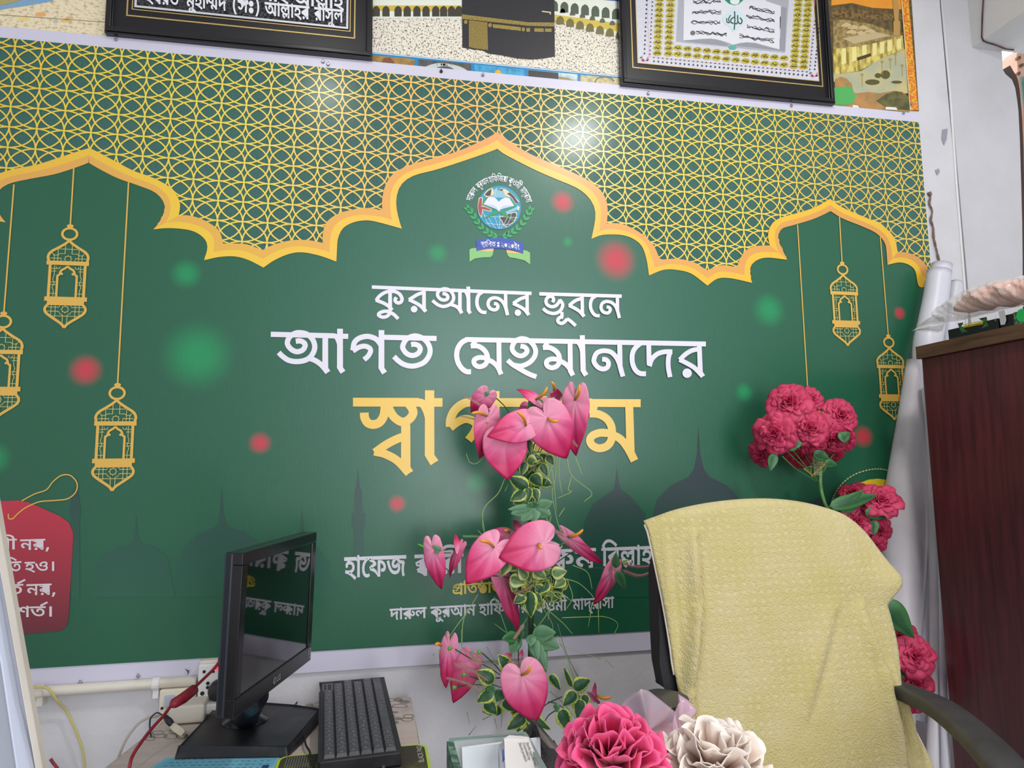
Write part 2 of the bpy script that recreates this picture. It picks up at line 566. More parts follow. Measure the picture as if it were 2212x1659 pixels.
25:'577,622 577,551 172,551 168,458 173,168 182,128 199,108 227,97 264,97 301,107 350,136 379,162 414,209 434,260 438,296 433,323 420,339 397,346 322,351 275,361 235,377 192,408 161,447 171,534 215,474 256,443 312,426 436,418 483,395 500,376 511,352 516,322 515,276 501,217 473,162 436,115 376,66 312,35 238,24 189,30 141,55 111,96 98,143 95,551 -10,551 -10,622',
47:'741,622 741,551 636,551 636,0 559,0 559,335 565,309 531,350 493,374 457,379 420,366 408,353 401,334 400,271 335,266 328,304 313,336 293,361 269,379 242,390 200,393 177,388 150,371 138,356 129,327 135,279 145,263 174,235 241,201 214,127 168,145 128,168 94,197 68,232 52,273 47,342 52,362 68,398 109,438 146,456 186,465 257,461 299,446 336,421 369,384 354,383 369,412 392,434 437,450 469,450 500,443 541,420 571,397 562,382 559,551 -10,551 -10,622',
37:'613,622 613,551 159,551 159,253 145,273 211,337 318,412 409,459 475,486 540,422 516,371 500,320 487,226 495,111 522,10 447,-7 415,135 409,222 415,299 427,349 442,389 453,410 465,405 381,365 300,314 222,251 141,175 82,215 82,551 -10,551 -10,622',
454:'813,622 813,551 501,551 498,274 501,0 424,0 366,85 285,157 186,212 151,225 76,243 37,339 135,394 236,444 340,488 447,524 424,482 424,551 -10,551 -10,622;424,474 445,446 285,384 204,346 130,304 186,288 245,263 331,211 382,167 404,142 438,88 429,88 425,146|638,164 585,172 536,199 495,246 461,317 498,385 523,316 543,283 564,258 588,242 614,234 639,234 671,248 680,256 690,281 689,318 677,346 662,361 627,380 595,389 610,463 669,444 720,411 755,364 766,322 765,270 758,244 732,201 691,173|185,-6 162,-2 142,10 129,28 125,52 129,76 142,95 162,108 185,112 208,108 228,95 241,76 245,52 241,28 228,10 208,-2',
9:'898,622 898,551 798,551 798,0 721,0 688,55 649,104 604,145 557,180 582,246 661,186 697,148 724,109 721,551 -10,551 -10,622|376,91 342,93 277,109 215,142 186,166 130,232 103,273 77,322 29,442 102,466 158,331 198,264 219,238 242,216 291,184 318,175 378,167 448,177 482,194 506,218 522,248 529,282 528,328 522,352 512,375 482,410 443,428 404,429 370,416 357,397 353,368 361,331 285,316 271,388 283,437 302,462 329,480 361,493 413,500 442,498 492,485 515,474 553,442 582,401 592,377 604,324 604,267 600,242 581,194 550,152 505,119 447,98|344,465 334,495 314,522 284,542 243,556 267,601 312,589 361,566 380,553 405,524 414,507 423,468|1168,622 1168,551 1063,551 1063,0 986,0 986,479 968,512 948,534 924,547 887,551 887,622 924,618 950,606 972,587 990,559 986,688 1039,688 1062,622',
39:'614,622 614,551 509,551 509,0 432,0 432,243 448,187 395,251 356,288 316,317 276,339 236,350 198,350 154,332 134,307 128,274 140,234 161,212 214,184 176,113 122,142 80,180 65,202 48,251 46,277 52,322 59,341 82,374 112,398 148,414 185,422 229,422 299,405 341,384 380,356 451,284 437,280 434,314 432,551 -10,551 -10,622',
70:'636,622 636,551 531,551 531,0 454,0 386,76 306,138 208,184 84,212 48,303 130,352 252,414 164,466 111,486 48,502 79,570 81,551 -10,551 -10,622;454,551 135,551 114,560 198,528 259,493 310,456 336,432 341,376 208,312 125,265 113,280 230,253 324,209 378,172 426,130 470,83 457,79|180,-6 157,-2 138,10 124,28 120,52 124,76 138,95 157,108 180,112 203,108 222,95 236,76 240,52 236,28 222,10 203,-2',
18:'509,629 545,627 605,607 628,590 647,569 660,544 668,515 669,460 657,417 633,379 579,331 533,305 480,282 449,354 509,378 554,406 582,439 591,482 586,515 570,538 544,553 491,557 441,546 397,524 362,496 339,466 331,439 337,418 357,402 386,395 365,321 338,328 296,347 267,375 258,392 251,431 256,465 283,516 328,564 388,601 458,624|681,225 677,186 666,150 646,119 620,92 586,70 547,54 503,45 453,42 385,48 320,67 289,81 231,121 177,177 152,210 106,291 84,338 28,507 103,529 124,461 168,344 218,252 275,186 340,142 414,121 485,120 537,133 577,160 590,179 597,201 600,228 594,264 586,280 561,307 509,338 589,373 628,346 657,311 675,270',
65:'-134,-17 112,-214 69,-268 -186,-81',
50:'692,622 692,551 587,551 587,0 510,0 510,353 533,290 491,341 457,370 436,375 410,367 383,336 283,173 248,142 220,131 175,128 124,144 75,188 35,244 96,281 121,241 150,211 180,203 205,209 229,228 246,250 350,416 374,437 401,448 431,448 461,439 488,420 536,374 516,373 514,384 510,551 -10,551 -10,622|271,271 244,398 214,441 184,461 146,476 38,495 53,571 107,551 202,528 236,512 275,480 299,436 315,356',
437:'500,305 436,314 384,339 362,358 326,407 312,437 324,439 309,391 284,346 247,312 215,301 169,303 142,310 117,325 79,360 37,417 98,453 124,413 146,390 175,377 209,380 237,401 252,428 267,491 271,551 340,551 368,466 394,424 415,402 440,385 468,374 501,371 532,376 554,390 568,412 572,461 552,514 503,575 583,591 622,543 644,489 650,442 640,381 628,358 610,338 588,324 562,313|731,622 731,551 -10,551 -10,622|455,319 505,316 565,297 608,268 635,233 649,194 651,152 645,122 624,85 602,64 560,41 526,29 466,18 469,43 507,32 605,-6 703,-60 667,-117 573,-62 480,-21 385,8 282,30 295,100 373,84 463,82 521,94 541,104 566,132 573,149 573,188 558,220 528,242 488,254 444,254 414,247 395,233 386,212 391,169 318,154 307,213 312,244 326,270 348,291 378,306 414,316',
7:'78,486 88,542 118,585 164,612 219,622 274,612 320,585 350,542 360,486 350,430 320,386 274,359 219,349 164,359 118,386 88,429;147,486 152,456 168,433 191,419 219,414 248,419 271,434 286,456 291,486 286,515 271,538 248,552 219,557 191,552 168,538 152,515|78,137 88,193 118,236 164,263 219,273 274,264 320,236 350,194 360,137 350,81 320,38 274,10 219,0 164,10 118,38 88,81;147,137 152,107 168,84 191,70 219,65 248,70 271,84 286,107 291,137 286,166 271,189 248,203 219,208 191,203 168,188 152,166',
77:'127,539 138,583 170,631 233,596 219,577 211,555 213,536 224,522 250,510 404,471 436,455 460,436 478,415 490,391 500,335 497,303 486,274 469,247 444,222 414,201 378,185 289,168 249,175 289,184 356,157 445,107 532,45 553,28 507,-26 398,56 298,112 192,152 65,185 80,256 192,235 288,235 327,240 382,260 399,275 419,311 418,355 410,374 394,391 354,411 238,440 179,462 144,490 131,513',
75:'290,91 230,97 178,115 154,129 115,165 88,215 79,244 74,277 74,342 86,398 110,450 127,472 170,510 228,536 262,542 338,542 373,536 429,513 451,496 486,456 498,432 515,378 518,291 514,263 496,208 482,184 444,141 393,109 363,99;301,473 243,462 196,431 164,379 154,336 156,272 174,220 210,182 227,173 267,163 333,167 385,194 421,240 438,301 438,346 430,386 404,433 361,463',
10:'358,622 347,671 338,681 314,694 124,704 87,713 44,736 20,759 -2,804 -10,859 -5,912 69,907 65,858 72,822 84,802 112,783 157,773 324,766 356,758 382,744 402,725 415,704 427,660 430,622|242,500 313,493 343,485 392,459 412,444 441,406 458,366 464,325 460,286 450,252 432,221 406,195 374,174 335,158 289,147 236,141 246,152 341,115 442,60 540,-10 494,-63 380,16 279,75 173,119 46,154 61,223 112,211 164,205 270,208 295,214 334,230 370,265 381,292 385,320 375,367 346,402 325,414 276,428 214,428 179,419 163,409 150,388 148,366 154,338 81,323 71,370 71,402 76,418 92,447 118,470 152,486 194,497|175,465 165,495 145,522 114,542 73,556 97,601 143,589 191,566 224,539 236,524 245,507 254,468|540,622 540,551 -10,551 -10,622',
6:'123,314 214,249 296,169 368,81 424,-8 359,-41 298,46 235,121 163,187 73,250|78,486 88,542 118,585 164,612 219,622 274,612 320,585 350,542 360,486 350,430 320,386 274,359 219,349 164,359 118,386 88,429;147,486 152,456 168,433 191,419 219,414 248,419 271,434 286,456 291,486 286,516 271,538 248,552 219,557 191,552 168,538 152,515',
597:'190,116 197,105 181,51 113,-119 46,-119 74,2 93,116',
641:'194,0 194,622 275,622 275,0',
131:'-254,707 72,917 110,860 -209,644',
48:'687,622 687,551 582,551 582,0 505,0 505,512 510,532 506,576 505,688 558,688 582,622|361,629 416,621 464,596 504,558 534,509 530,404 514,438 477,494 435,534 412,546 388,554 344,555 313,544 290,522 282,508 276,471 284,435 308,406 327,394 351,386 413,377 406,300 346,309 320,317 278,339 261,354 235,388 216,450 220,522 227,543 247,578 290,612 325,625|77,629 118,625 156,612 174,602 205,575 228,538 236,515 241,441 222,383 211,365 180,335 138,313 113,306 54,300 48,377 94,381 141,399 169,426 181,468 179,487 166,520 140,543 122,550 76,556 -1,545 -9,620',
45:'636,622 636,551 531,551 531,0 454,0 386,76 306,138 208,184 84,212 48,303 130,352 252,414 164,466 111,486 48,502 79,570 81,551 -10,551 -10,622;454,551 135,551 114,560 198,528 259,493 310,456 336,432 341,376 208,312 125,265 113,280 230,253 324,209 378,172 426,130 470,83 457,79',
397:'396,300 351,304 312,317 195,392 155,398 130,385 124,363 134,334 160,308 105,253 70,290 52,319 43,351 46,401 58,426 89,453 129,467 169,470 222,453 347,378 389,371 433,381 452,398 458,410 463,442 458,479 432,531 393,575 472,591 504,554 530,504 539,458 536,400 515,351 491,326 440,304|87,601 133,589 163,576 188,561 222,530 232,512 244,468 241,405 165,407 166,464 154,499 130,528 112,540 65,556|879,622 879,551 774,551 774,0 697,0 697,551 -10,551 -10,622|470,231 465,260 454,282 414,312 485,347 514,321 532,293 542,257 544,227|493,235 543,230 588,215 629,191 685,142 738,79 712,12 664,72 613,120 560,153 521,164 491,164 473,159 460,149 454,135 454,118 461,102 475,90 508,74 473,5 432,26 400,54 388,70 375,107 375,152 382,174 393,192 428,220 448,228',
593:'256,-135 192,-32 147,83 131,144 113,269 113,396 120,458 147,580 192,692 256,792 337,792 278,689 234,575 218,515 199,393 199,268 206,206 232,85 277,-30 338,-135',
594:'82,-135 142,-32 186,80 202,140 220,262 220,388 213,451 186,572 142,686 81,792 163,792 227,690 272,574 299,450 306,388 306,261 299,198 272,78 227,-35 163,-135',
}
WD={
'হাফেজ':(2897,[(51,0),(54,530),(61,796),(41,1142),(27,1980)]),
'ক্বারী':(1872,[(245,0),(54,744),(46,1010),(56,1606)]),
'মুস্তাকিম':(3311,[(44,0),(57,622),(435,622),(54,1350),(55,1616),(20,1882),(44,2689)]),
'বিল্লাহ':(2389,[(55,0),(42,266),(413,862),(54,1593),(51,1859)]),
'প্রতিষ্ঠাতা':(3671,[(224,0),(55,755),(35,1021),(424,1728),(54,2432),(35,2698),(54,3405)]),
'পরিচালক':(3949,[(40,0),(55,716),(46,982),(25,1578),(54,2145),(47,2411),(20,3142)]),
'দারুল':(2403,[(37,0),(54,603),(454,869),(47,1672)]),
'কুরআন':(3165,[(20,0),(57,807),(46,807),(9,1403),(39,2561)]),
'হাফিজিয়া':(3975,[(51,0),(54,530),(55,796),(41,1062),(55,1900),(27,2166),(70,3083),(54,3709)]),
'ক্বওমী':(2370,[(245,0),(18,744),(44,1482),(56,2104)]),
'মাদ্রাসা':(3301,[(44,0),(54,622),(37,888),(65,1491),(46,1491),(54,2087),(50,2353),(54,3035)]),
'স্থাপিত':(2676,[(437,0),(54,721),(55,987),(40,1253),(35,1969)]),
'ঃ':(438,[(7,0)]),
'২০২০ইং':(3336,[(77,0),(75,592),(77,1184),(75,1776),(10,2368),(6,2898)]),
'বী':(862,[(42,0),(56,596)]),
'নয়,':(1493,[(39,0),(70,604),(597,1230)]),
'তি':(973,[(55,0),(35,266)]),
'হও।':(1647,[(51,0),(18,530),(641,1268)]),
'র্ত':(707,[(35,0),(131,707)]),
'শর্ত।':(1763,[(48,0),(35,677),(131,1384),(641,1384)]),
'হযরত':(2459,[(51,0),(45,530),(46,1156),(35,1752)]),
'মুহাম্মদ':(2890,[(44,0),(57,622),(51,622),(54,1152),(397,1418),(37,2287)]),
'(সঃ)':(1958,[(593,0),(50,419),(7,1101),(594,1539)]),
'আল্লাহর':(3281,[(9,0),(413,1158),(54,1889),(51,2155),(46,2685)]),
'রাসুল':(2275,[(46,0),(54,596),(50,862),(57,1544),(47,1544)]),
'কুওমী':(2433,[(20,0),(57,807),(18,807),(44,1545),(56,2167)]),
'আল্লাহ':(2685,[(9,0),(413,1158),(54,1889),(51,2155)]),
'নাই':(1400,[(39,0),(54,604),(10,870)]),
'মাবুদ':(2087,[(44,0),(54,622),(42,888),(57,1484),(37,1484)]),
'শ':(677,[(48,0)]),
'ত':(707,[(35,0)]),
}
# ================================================================ the room
M_wall = mat('white_painted_plaster', (212, 211, 215), 0.75, noise=((200, 199, 202), 6, 0.42, 0.72), bump=(90, 0.25))
M_col = mat('white_painted_column', (200, 199, 203), 0.75, noise=((188, 187, 189), 5, 0.4, 0.75), bump=(80, 0.3))
struct('wall_back', MB().box((-3.2, WALL, 0), (1.72, WALL + 0.12, 2.95)), M_wall)
struct('floor', MB().box((-3.2, -3.0, -0.05), (3.0, WALL, 0)), mat('grey_cement_floor', (168, 164, 160), 0.6, noise=((140, 137, 134), 5, 0.3, 0.7)))
struct('ceiling', MB().box((-3.2, -1.6, 2.95), (3.0, WALL + 0.12, 3.05)), mat('ceiling_paint', (225, 225, 226), 0.8))

# column to the right of the banner, with the irregular edge of the opening beside it
cy_ = 1.7512
edge = [(2165, 122), (2166, 150), (2172, 160), (2186, 172), (2193, 190), (2197, 215), (2200, 240), (2203, 300), (2206, 400), (2208, 480), (2209, 560), (2209, 700), (2209, 1000), (2209, 1659), (2209, 1900)]
pe = [PY(x, y, cy_) for x, y in edge]
ptop = PY(2165, 122, cy_)
left_x = PY(2052, 180, cy_).x
outline = [Vector((left_x, cy_, 0.0)), Vector((left_x, cy_, 2.95)), Vector((ptop.x, cy_, 2.95))] + pe + [Vector((pe[-1].x, cy_, 0.0))]
struct('wall_right', MB().prism(outline, (0, 0.12, 0)), M_col)
bead = [PY(x, y, cy_ - 0.0008) for x, y in ((2030, -40), (2052, 200), (2066, 400), (2083, 610), (2100, 900))]
struct('trim_3', MB().tube(bead, 0.0035, 8), mat('column_edge_highlight', (222, 222, 222), 0.6), smooth=True)  # added bead, lighter than the column: the lit bevel put into its colour
# wall above the opening and beyond it
struct('trim_1', MB().box((ptop.x, cy_, PY(2165, 95, cy_).z), (3.0, cy_ + 0.015, 2.95)), M_col)
# beam that meets the column, running towards the camera
b0 = PY(2100, 103, cy_)
struct('trim_2', MB().box((b0.x, -1.6, b0.z), (b0.x + 0.36, cy_, 2.95)), mat('beam_paint', (214, 214, 212), 0.75, noise=((204, 203, 200), 5, 0.4, 0.7), bump=(80, 0.2)))
# dark brown window frame in the opening
M_frame = mat('dark_brown_wood', (72, 48, 36), 0.55, noise=((52, 34, 26), 30, 0.3, 0.7, (1, 1, 0.15)))
wroot = thing('window_1', 'dark brown wooden window frame in the wall opening at the right edge', 'window', (pe[6].x + 0.02, cy_ + 0.03, 0))
wroot['kind'] = 'structure'
jl = [PY(x, y, cy_ + 0.05) for x, y in [(2163, 152), (2182, 141), (2190, 155), (2198, 168), (2203, 195), (2207, 240), (2211, 320), (2214, 480), (2215, 700)]]
jr = [PY(x, y, cy_ + 0.05) for x, y in [(2209, 700), (2207, 480), (2203, 320), (2198, 240), (2190, 205), (2180, 180), (2164, 168)]]
obj('window_jamb', MB().prism(jl + jr, (0, 0.04, 0)), M_frame, wroot)
gx = PY(2207, 240, cy_ + 0.08)
obj('window_pane', MB().box((gx.x, cy_ + 0.07, 0.9), (gx.x + 0.5, cy_ + 0.075, PY(2207, 165, cy_ + .07).z)), mat('greenish_window_glass', (70, 120, 110), 0.08, alpha=0.75), wroot)

# outside, seen through the opening: a sunlit peach house wall
hroot = thing('house', 'sunlit peach coloured house wall seen outside through the opening', 'building', (4.3, 4.9, 0))
M_peach = mat('peach_plaster', (236, 190, 165), 0.8, noise=((214, 158, 132), 3, 0.4, 0.65))
hp = [PY(x, y, 5.0) for x, y in [(2196, 118), (2212, 98), (2300, 70), (2300, 420), (2204, 420), (2199, 166)]]
obj('house_wall', MB().prism(hp, (0, 0.2, 0)), M_peach, hroot)
for (x, y) in [(2206, 106), (2202, 124), (2208, 140), (2201, 158)]:
    q = [PY(x + dx, y + dy, 4.98) for dx, dy in ((-3, -2), (3, -4), (4, 2), (-2, 4))]
    obj('wall_beam_end', MB().prism(q, (0, 0.03, 0)), mat('brown_timber', (110, 78, 60), 0.7), hroot)

# wall marks and the torn twine hanging beside the banner
for i, (q, lab) in enumerate([([(2036, 280), (2047, 278), (2045, 300), (2039, 314), (2034, 300)], 'larger grey flake mark where the paint came off the column'),
                              ([(2020, 368), (2028, 364), (2030, 372), (2024, 379)], 'smaller grey flake mark on the column below the larger one')]):
    pr = MB().prism([PY(x, y, cy_ - 0.0005) for x, y in q], (0, -0.0006, 0))
    tag(obj('paint_flake', pr, mat('bare_grey_plaster', (150, 150, 158), 0.9)), lab, 'mark', 'paint flakes on the column')
tw = [(2007, 415), (2010, 424), (2008, 440), (2014, 456), (2011, 475), (2016, 492), (2017, 512), (2021, 530), (2026, 552), (2031, 574)]
rnd = random.Random(4)
tb = MB()
pts = [PY(x, y, WALL - 0.006) for x, y in cat_rom(tw, 4)]
tb.tube(pts, [0.0020 + 0.0016 * rnd.random() + (0.003 if i < 4 else 0) for i in range(len(pts))], 7)
tag(obj('twine', tb, mat('frayed_brown_twine', (146, 124, 108), 0.95, noise=((100, 80, 66), 120, 0.35, 0.65), bump=(300, 0.8))), 'frayed brown twine hanging down the white wall above the paper rolls', 'twine')
wr = [PX(x, y, b0.x - 0.003) for x, y in ((2126, -60), (2124, 0), (2122, 30), (2121, 60), (2120.5, 80))] + [PZ(x, y, b0.z - 0.003) for x, y in ((2124, 88), (2132, 92), (2150, 97), (2172, 106), (2190, 108))]
tag(obj('wire', MB().tube(wr, 0.0022, 6), mat('red_and_black_wire', (92, 50, 52), 0.5, noise=((36, 28, 30), 18, 0.45, 0.55))), 'thin red and black wire running down the beam corner at upper right', 'wire')

# ================================================================ the printed banner
def bpt(x, y):
    return PY(x, y, BAN)


GX0, GX1 = -1.10, bpt(1984, 258).x          # green print, left and right
GZ0, GZ1 = bpt(1000, 1387).z, bpt(1000, 173.5).z
SX1 = bpt(2001, 430).x
banner = thing('banner', 'large green and gold printed vinyl banner with white lettering on the back wall', 'banner', (0.25, BAN, GZ0 - 0.05))
VR, VS = 0.36, 0.45
M_vw = mat('banner_white', (212, 209, 226), VR, spec=VS)
M_green0 = mat('banner_teal_print', (34, 94, 84), VR, spec=VS, bump=(1.0, 0.5, (900, 1, 22)))
obj('vinyl_sheet', MB().box((-1.15, BAN, GZ0 - 0.047), (SX1, BAN + 0.002, GZ1 + 0.0285)), M_vw, banner)


def L(k):
    return BAN - 0.0008 * k


Print(L(1)).xz([(GX0, GZ0), (GX1, GZ0), (GX1, GZ1), (GX0, GZ1)]).done('printed_ground', M_green0, banner)

# lattice of overlapping ellipses
PXL, PZL = 0.05764, 0.04965
NX0, NZ0 = bpt(428.5, 137.2).x, bpt(428.5, 137.2).z + 0.0004
lat = MB()


def ellipse(cx, cz, rx, rz, w, lay):
    n = 64
    ins = []
    for k in range(n):
        a = 2 * math.pi * k / n
        c, s_ = math.cos(a), math.sin(a)
        nx, nz = c / rx, s_ / rz
        l = math.hypot(nx, nz)
        nx, nz = nx / l, nz / l
        x, z = cx + rx * c, cz + rz * s_
        ins.append(((x + nx * w / 2, z + nz * w / 2), (x - nx * w / 2, z - nz * w / 2)))
    ok = lambda p: GX0 <= p[0] <= GX1 and p[1] <= GZ1 and p[1] > 1.70
    cl = lambda p: (min(max(p[0], GX0), GX1), min(p[1], GZ1))
    for k in range(n):
        a, b = ins[k], ins[(k + 1) % n]
        if any(ok(p) for p in (*a, *b)):
            q = [cl(a[0]), cl(b[0]), cl(b[1]), cl(a[1])]
            lat.add([(x, L(2) - lay * 0.00003, z) for x, z in q], [(0, 1, 2, 3)])


for i in range(-15, 39):
    for j in range(-13, 3):
        x, z = NX0 + i * PXL, NZ0 + j * PZL
        if x < GX0 - .07 or x > GX1 + .07:
            continue
        ellipse(x, z, PXL, PZL, 0.0034, (i % 3) + 3 * (j % 3))
gold_stops = [(0.0, (226, 178, 66)), (0.14, (236, 206, 70)), (0.28, (240, 214, 84)), (0.42, (246, 200, 100)), (0.5, (247, 192, 100)), (0.62, (238, 206, 92)), (0.78, (236, 208, 80)), (0.9, (226, 192, 78)), (1.0, (228, 196, 84))]
lo = -1.10 - lat.v[0].x * 0
lob = obj('gold_lattice', lat, ramp_mat('gold_lattice_print', gold_stops, 0, -1.35, 1.35, VR, VS), banner)

# scalloped arch band: paired outer / inner runs between its corners
RUNS = [
    ([(-150, 470), (-90, 420), (0, 378), (48, 363), (96, 350), (148, 335), (174, 326), (193, 319.5)], [(-100, 470), (-60, 440), (5.5, 441), (11, 419), (26, 402), (56, 387), (96, 378), (148, 365), (178, 356), (192, 351.5)], 0),
    ([(193, 319.5), (215, 330), (252, 350), (289, 369), (326, 382), (356, 397), (374, 411), (387, 432), (389, 449), (385.5, 466)], [(192, 351.5), (211, 363), (252, 384), (297, 400), (334, 415), (352, 434), (356, 452), (345, 478), (331, 495.6)], 0),
    ([(385.5, 466), (404, 465), (430, 471), (456, 484), (474.5, 500), (482, 526)], [(331, 495.6), (356, 493), (389, 494), (419, 500), (441, 515), (448, 534), (441, 562)], 2),
    ([(482, 526), (508, 526), (534, 528), (567, 540)], [(441, 562), (474.5, 555), (508, 554), (537.5, 562), (569, 578)], 2),
    ([(567, 540), (593, 528), (630, 519), (667, 519), (697, 524.5)], [(569, 578), (593, 562), (623, 549), (652, 545), (689.5, 552), (726.6, 565)], 2),
    ([(697, 524.5), (697, 508), (704, 482), (727, 463), (756, 454), (786, 450), (808, 450.5), (826, 456)], [(726.6, 565), (728, 537.5), (730, 515), (741, 493), (764, 480), (790, 476), (808, 478), (836, 485), (868, 494)], 1),
    ([(826, 456), (825, 437), (828, 414.5), (836, 392), (853, 372.5), (886.5, 356), (920, 346), (954, 337.5), (993, 325), (1032, 308), (1060, 294), (1075, 284)], [(868, 494), (861, 471), (856, 445), (857, 423), (864, 403), (878, 388), (900.5, 377), (937, 368), (976, 356), (1018, 342), (1055, 329), (1074, 321.5)], 1),
    ([(1075, 284), (1088, 297), (1116, 316), (1155.6, 337.5), (1195, 354), (1234, 371), (1268, 388), (1293, 406), (1307, 426), (1312.6, 448), (1311, 483)], [(1074, 321.5), (1088, 332), (1116, 347), (1155.6, 367), (1200, 386.5), (1240, 403), (1262, 417), (1279, 437), (1286, 459), (1284.5, 482), (1277.5, 516)], 1),
    ([(1311, 483), (1329, 482), (1346, 484.5), (1372, 496), (1397, 514), (1413, 532), (1426, 561)], [(1277.5, 516), (1298.6, 508), (1321, 506.5), (1345, 508), (1368, 516), (1386.5, 532), (1396.6, 560.6), (1402, 595)], 1),
    ([(1426, 561), (1461, 559), (1493, 565), (1528, 583.5)], [(1402, 595), (1433, 583), (1461, 583), (1493, 591), (1528, 617)], 2),
    ([(1528, 583.5), (1558, 573), (1592, 577)], [(1528, 617), (1550, 602), (1578, 601), (1624, 611)], 2),
    ([(1592, 577), (1598, 561), (1610, 542), (1630.5, 532), (1663, 530)], [(1624, 611), (1620.5, 581), (1630.5, 565), (1655, 556.6), (1701, 561)], 2),
    ([(1663, 530), (1659, 508), (1667, 484), (1687, 470), (1723, 460), (1760, 448), (1793, 429.5)], [(1701, 561), (1687, 532), (1681, 512), (1689, 494), (1715, 486), (1760, 472), (1794, 456)], 0),
    ([(1793, 429.5), (1820, 448), (1856, 464), (1893, 480), (1917, 496), (1933, 516), (1939, 544)], [(1794, 456), (1820, 472), (1860, 488), (1893, 504), (1911, 524), (1915, 544), (1917, 572)], 0),
    ([(1939, 544), (1961, 546), (1981, 554.5), (1997.5, 569), (2010, 590)], [(1917, 572), (1941, 567), (1961, 571), (1977, 585), (1985.5, 619.5), (2006, 616)], 1),
]


def to_px(p):
    d = p - CAM
    w_ = d.dot(FW)
    return (CX + F * d.dot(RV) / w_, CY - F * d.dot(UV_) / w_)


# the left arch is symmetrical: its far side mirrors the near one
XA = bpt(192.5, 335).x


def mirror(pts):
    out = []
    for q in reversed(pts):
        p = bpt(*q)
        out.append(to_px(Vector((XA - 1.12 * (p.x - XA), p.y, p.z))))
    return out


RUNS = [(mirror(o_), mirror(i_), k) for o_, i_, k in (RUNS[5], RUNS[4], RUNS[3], RUNS[2], RUNS[1])] + RUNS[1:]


def resample(p, n):
    p = cat_rom(p, 5)
    d = [0]
    for i in range(1, len(p)):
        d.append(d[-1] + math.hypot(p[i][0] - p[i - 1][0], p[i][1] - p[i - 1][1]))
    out = []
    j = 0
    for k in range(n + 1):
        t = d[-1] * k / n
        while j < len(d) - 2 and d[j + 1] < t:
            j += 1
        u = (t - d[j]) / max(1e-9, d[j + 1] - d[j])
        out.append((p[j][0] + (p[j + 1][0] - p[j][0]) * u, p[j][1] + (p[j + 1][1] - p[j][1]) * u))
    return out


bandA, bandB = Print(L(4)), Print(L(4))
inner_path = []
for o_, i_, k in RUNS:
    n = 22
    a, b = resample(o_, n), resample(i_, n)
    inner_path += b if not inner_path else b[1:]
    md = [((p[0] + q[0]) / 2, (p[1] + q[1]) / 2) for p, q in zip(a, b)]
    qa, qb = [], []
    for e in range(n):
        q1, q2 = [a[e], a[e + 1], md[e + 1], md[e]], [md[e], md[e + 1], b[e + 1], b[e]]
        # outer half yellow / inner half orange, or the other way round
        if bpt(*b[e]).x > GX0 + 0.002 and bpt(*a[e]).x > GX0 + 0.002:
            qa += [q1]
            qb += [q2]
    (bandA if k == 0 else bandB).pxq(qa)
    (bandB if k == 0 else bandA).pxq(qb)
bandA.done('gold_arch_band', ramp_mat('arch_band_gold', [(0, (232, 176, 66)), (0.25, (240, 200, 60)), (0.5, (250, 196, 84)), (0.7, (238, 190, 60)), (1, (232, 184, 50))], 0, -1.35, 1.35, VR, VS), banner)
bandB.done('orange_arch_band', ramp_mat('arch_band_orange', [(0, (224, 160, 84)), (0.3, (232, 180, 76)), (0.5, (236, 164, 92)), (0.72, (228, 166, 84)), (1, (214, 152, 72))], 0, -1.35, 1.35, VR, VS), banner)

# green field below the arches: one vinyl print with soft light spots
SPOTS = [(403, 592, 36, 0), (428, 768, 82, 0), (945, 547, 25, 0), (1226, 523, 14, 0), (1660, 670, 42, 0), (1607, 848, 24, 0), (1030, 1042, 30, 0), (-14, 990, 40, 0),
         (186, 800, 38, 1), (562, 957, 27, 1), (858, 1088, 22, 1), (1215, 437, 29, 1), (1330, 562, 50, 1), (1942, 677, 16, 1), (1864, 943, 27, 1)]
fm = bpy.data.materials.new('banner_green_print')
fm.use_nodes = True
nt = fm.node_tree
bs = nt.nodes['Principled BSDF']
bs.inputs['Roughness'].default_value = VR
bs.inputs['Specular IOR Level'].default_value = VS
bs.inputs['Coat Weight'].default_value = 0.35
bs.inputs['Coat Roughness'].default_value = 0.2
geo = nt.nodes.new('ShaderNodeTexCoord')
FO = Vector((0.25, L(3), 1.5))
prev = None


def rgbn(c):
    n = nt.nodes.new('ShaderNodeRGB')
    n.outputs[0].default_value = (*lin(c), 1)
    return n.outputs[0]


def mixn(a, b, fac):
    n = nt.nodes.new('ShaderNodeMix')
    n.data_type = 'RGBA'
    nt.links.new(fac, n.inputs[0])
    nt.links.new(a, n.inputs[6])
    nt.links.new(b, n.inputs[7])
    return n.outputs[2]


def radial(c, r0, r1, sx=1.0):
    mp = nt.nodes.new('ShaderNodeMapping')
    mp.inputs['Location'].default_value = (-(c.x - FO.x) * sx, 0, -(c.z - FO.z))
    mp.inputs['Scale'].default_value = (sx, 0, 1)
    nt.links.new(geo.outputs['Object'], mp.inputs[0])
    ln = nt.nodes.new('ShaderNodeVectorMath')
    ln.operation = 'LENGTH'
    nt.links.new(mp.outputs[0], ln.inputs[0])
    mr = nt.nodes.new('ShaderNodeMapRange')
    mr.interpolation_type = 'SMOOTHSTEP'
    mr.inputs[1].default_value = r0
    mr.inputs[2].default_value = r1
    mr.inputs[3].default_value = 1
    mr.inputs[4].default_value = 0
    nt.links.new(ln.outputs[1], mr.inputs[0])
    return mr.outputs[0]


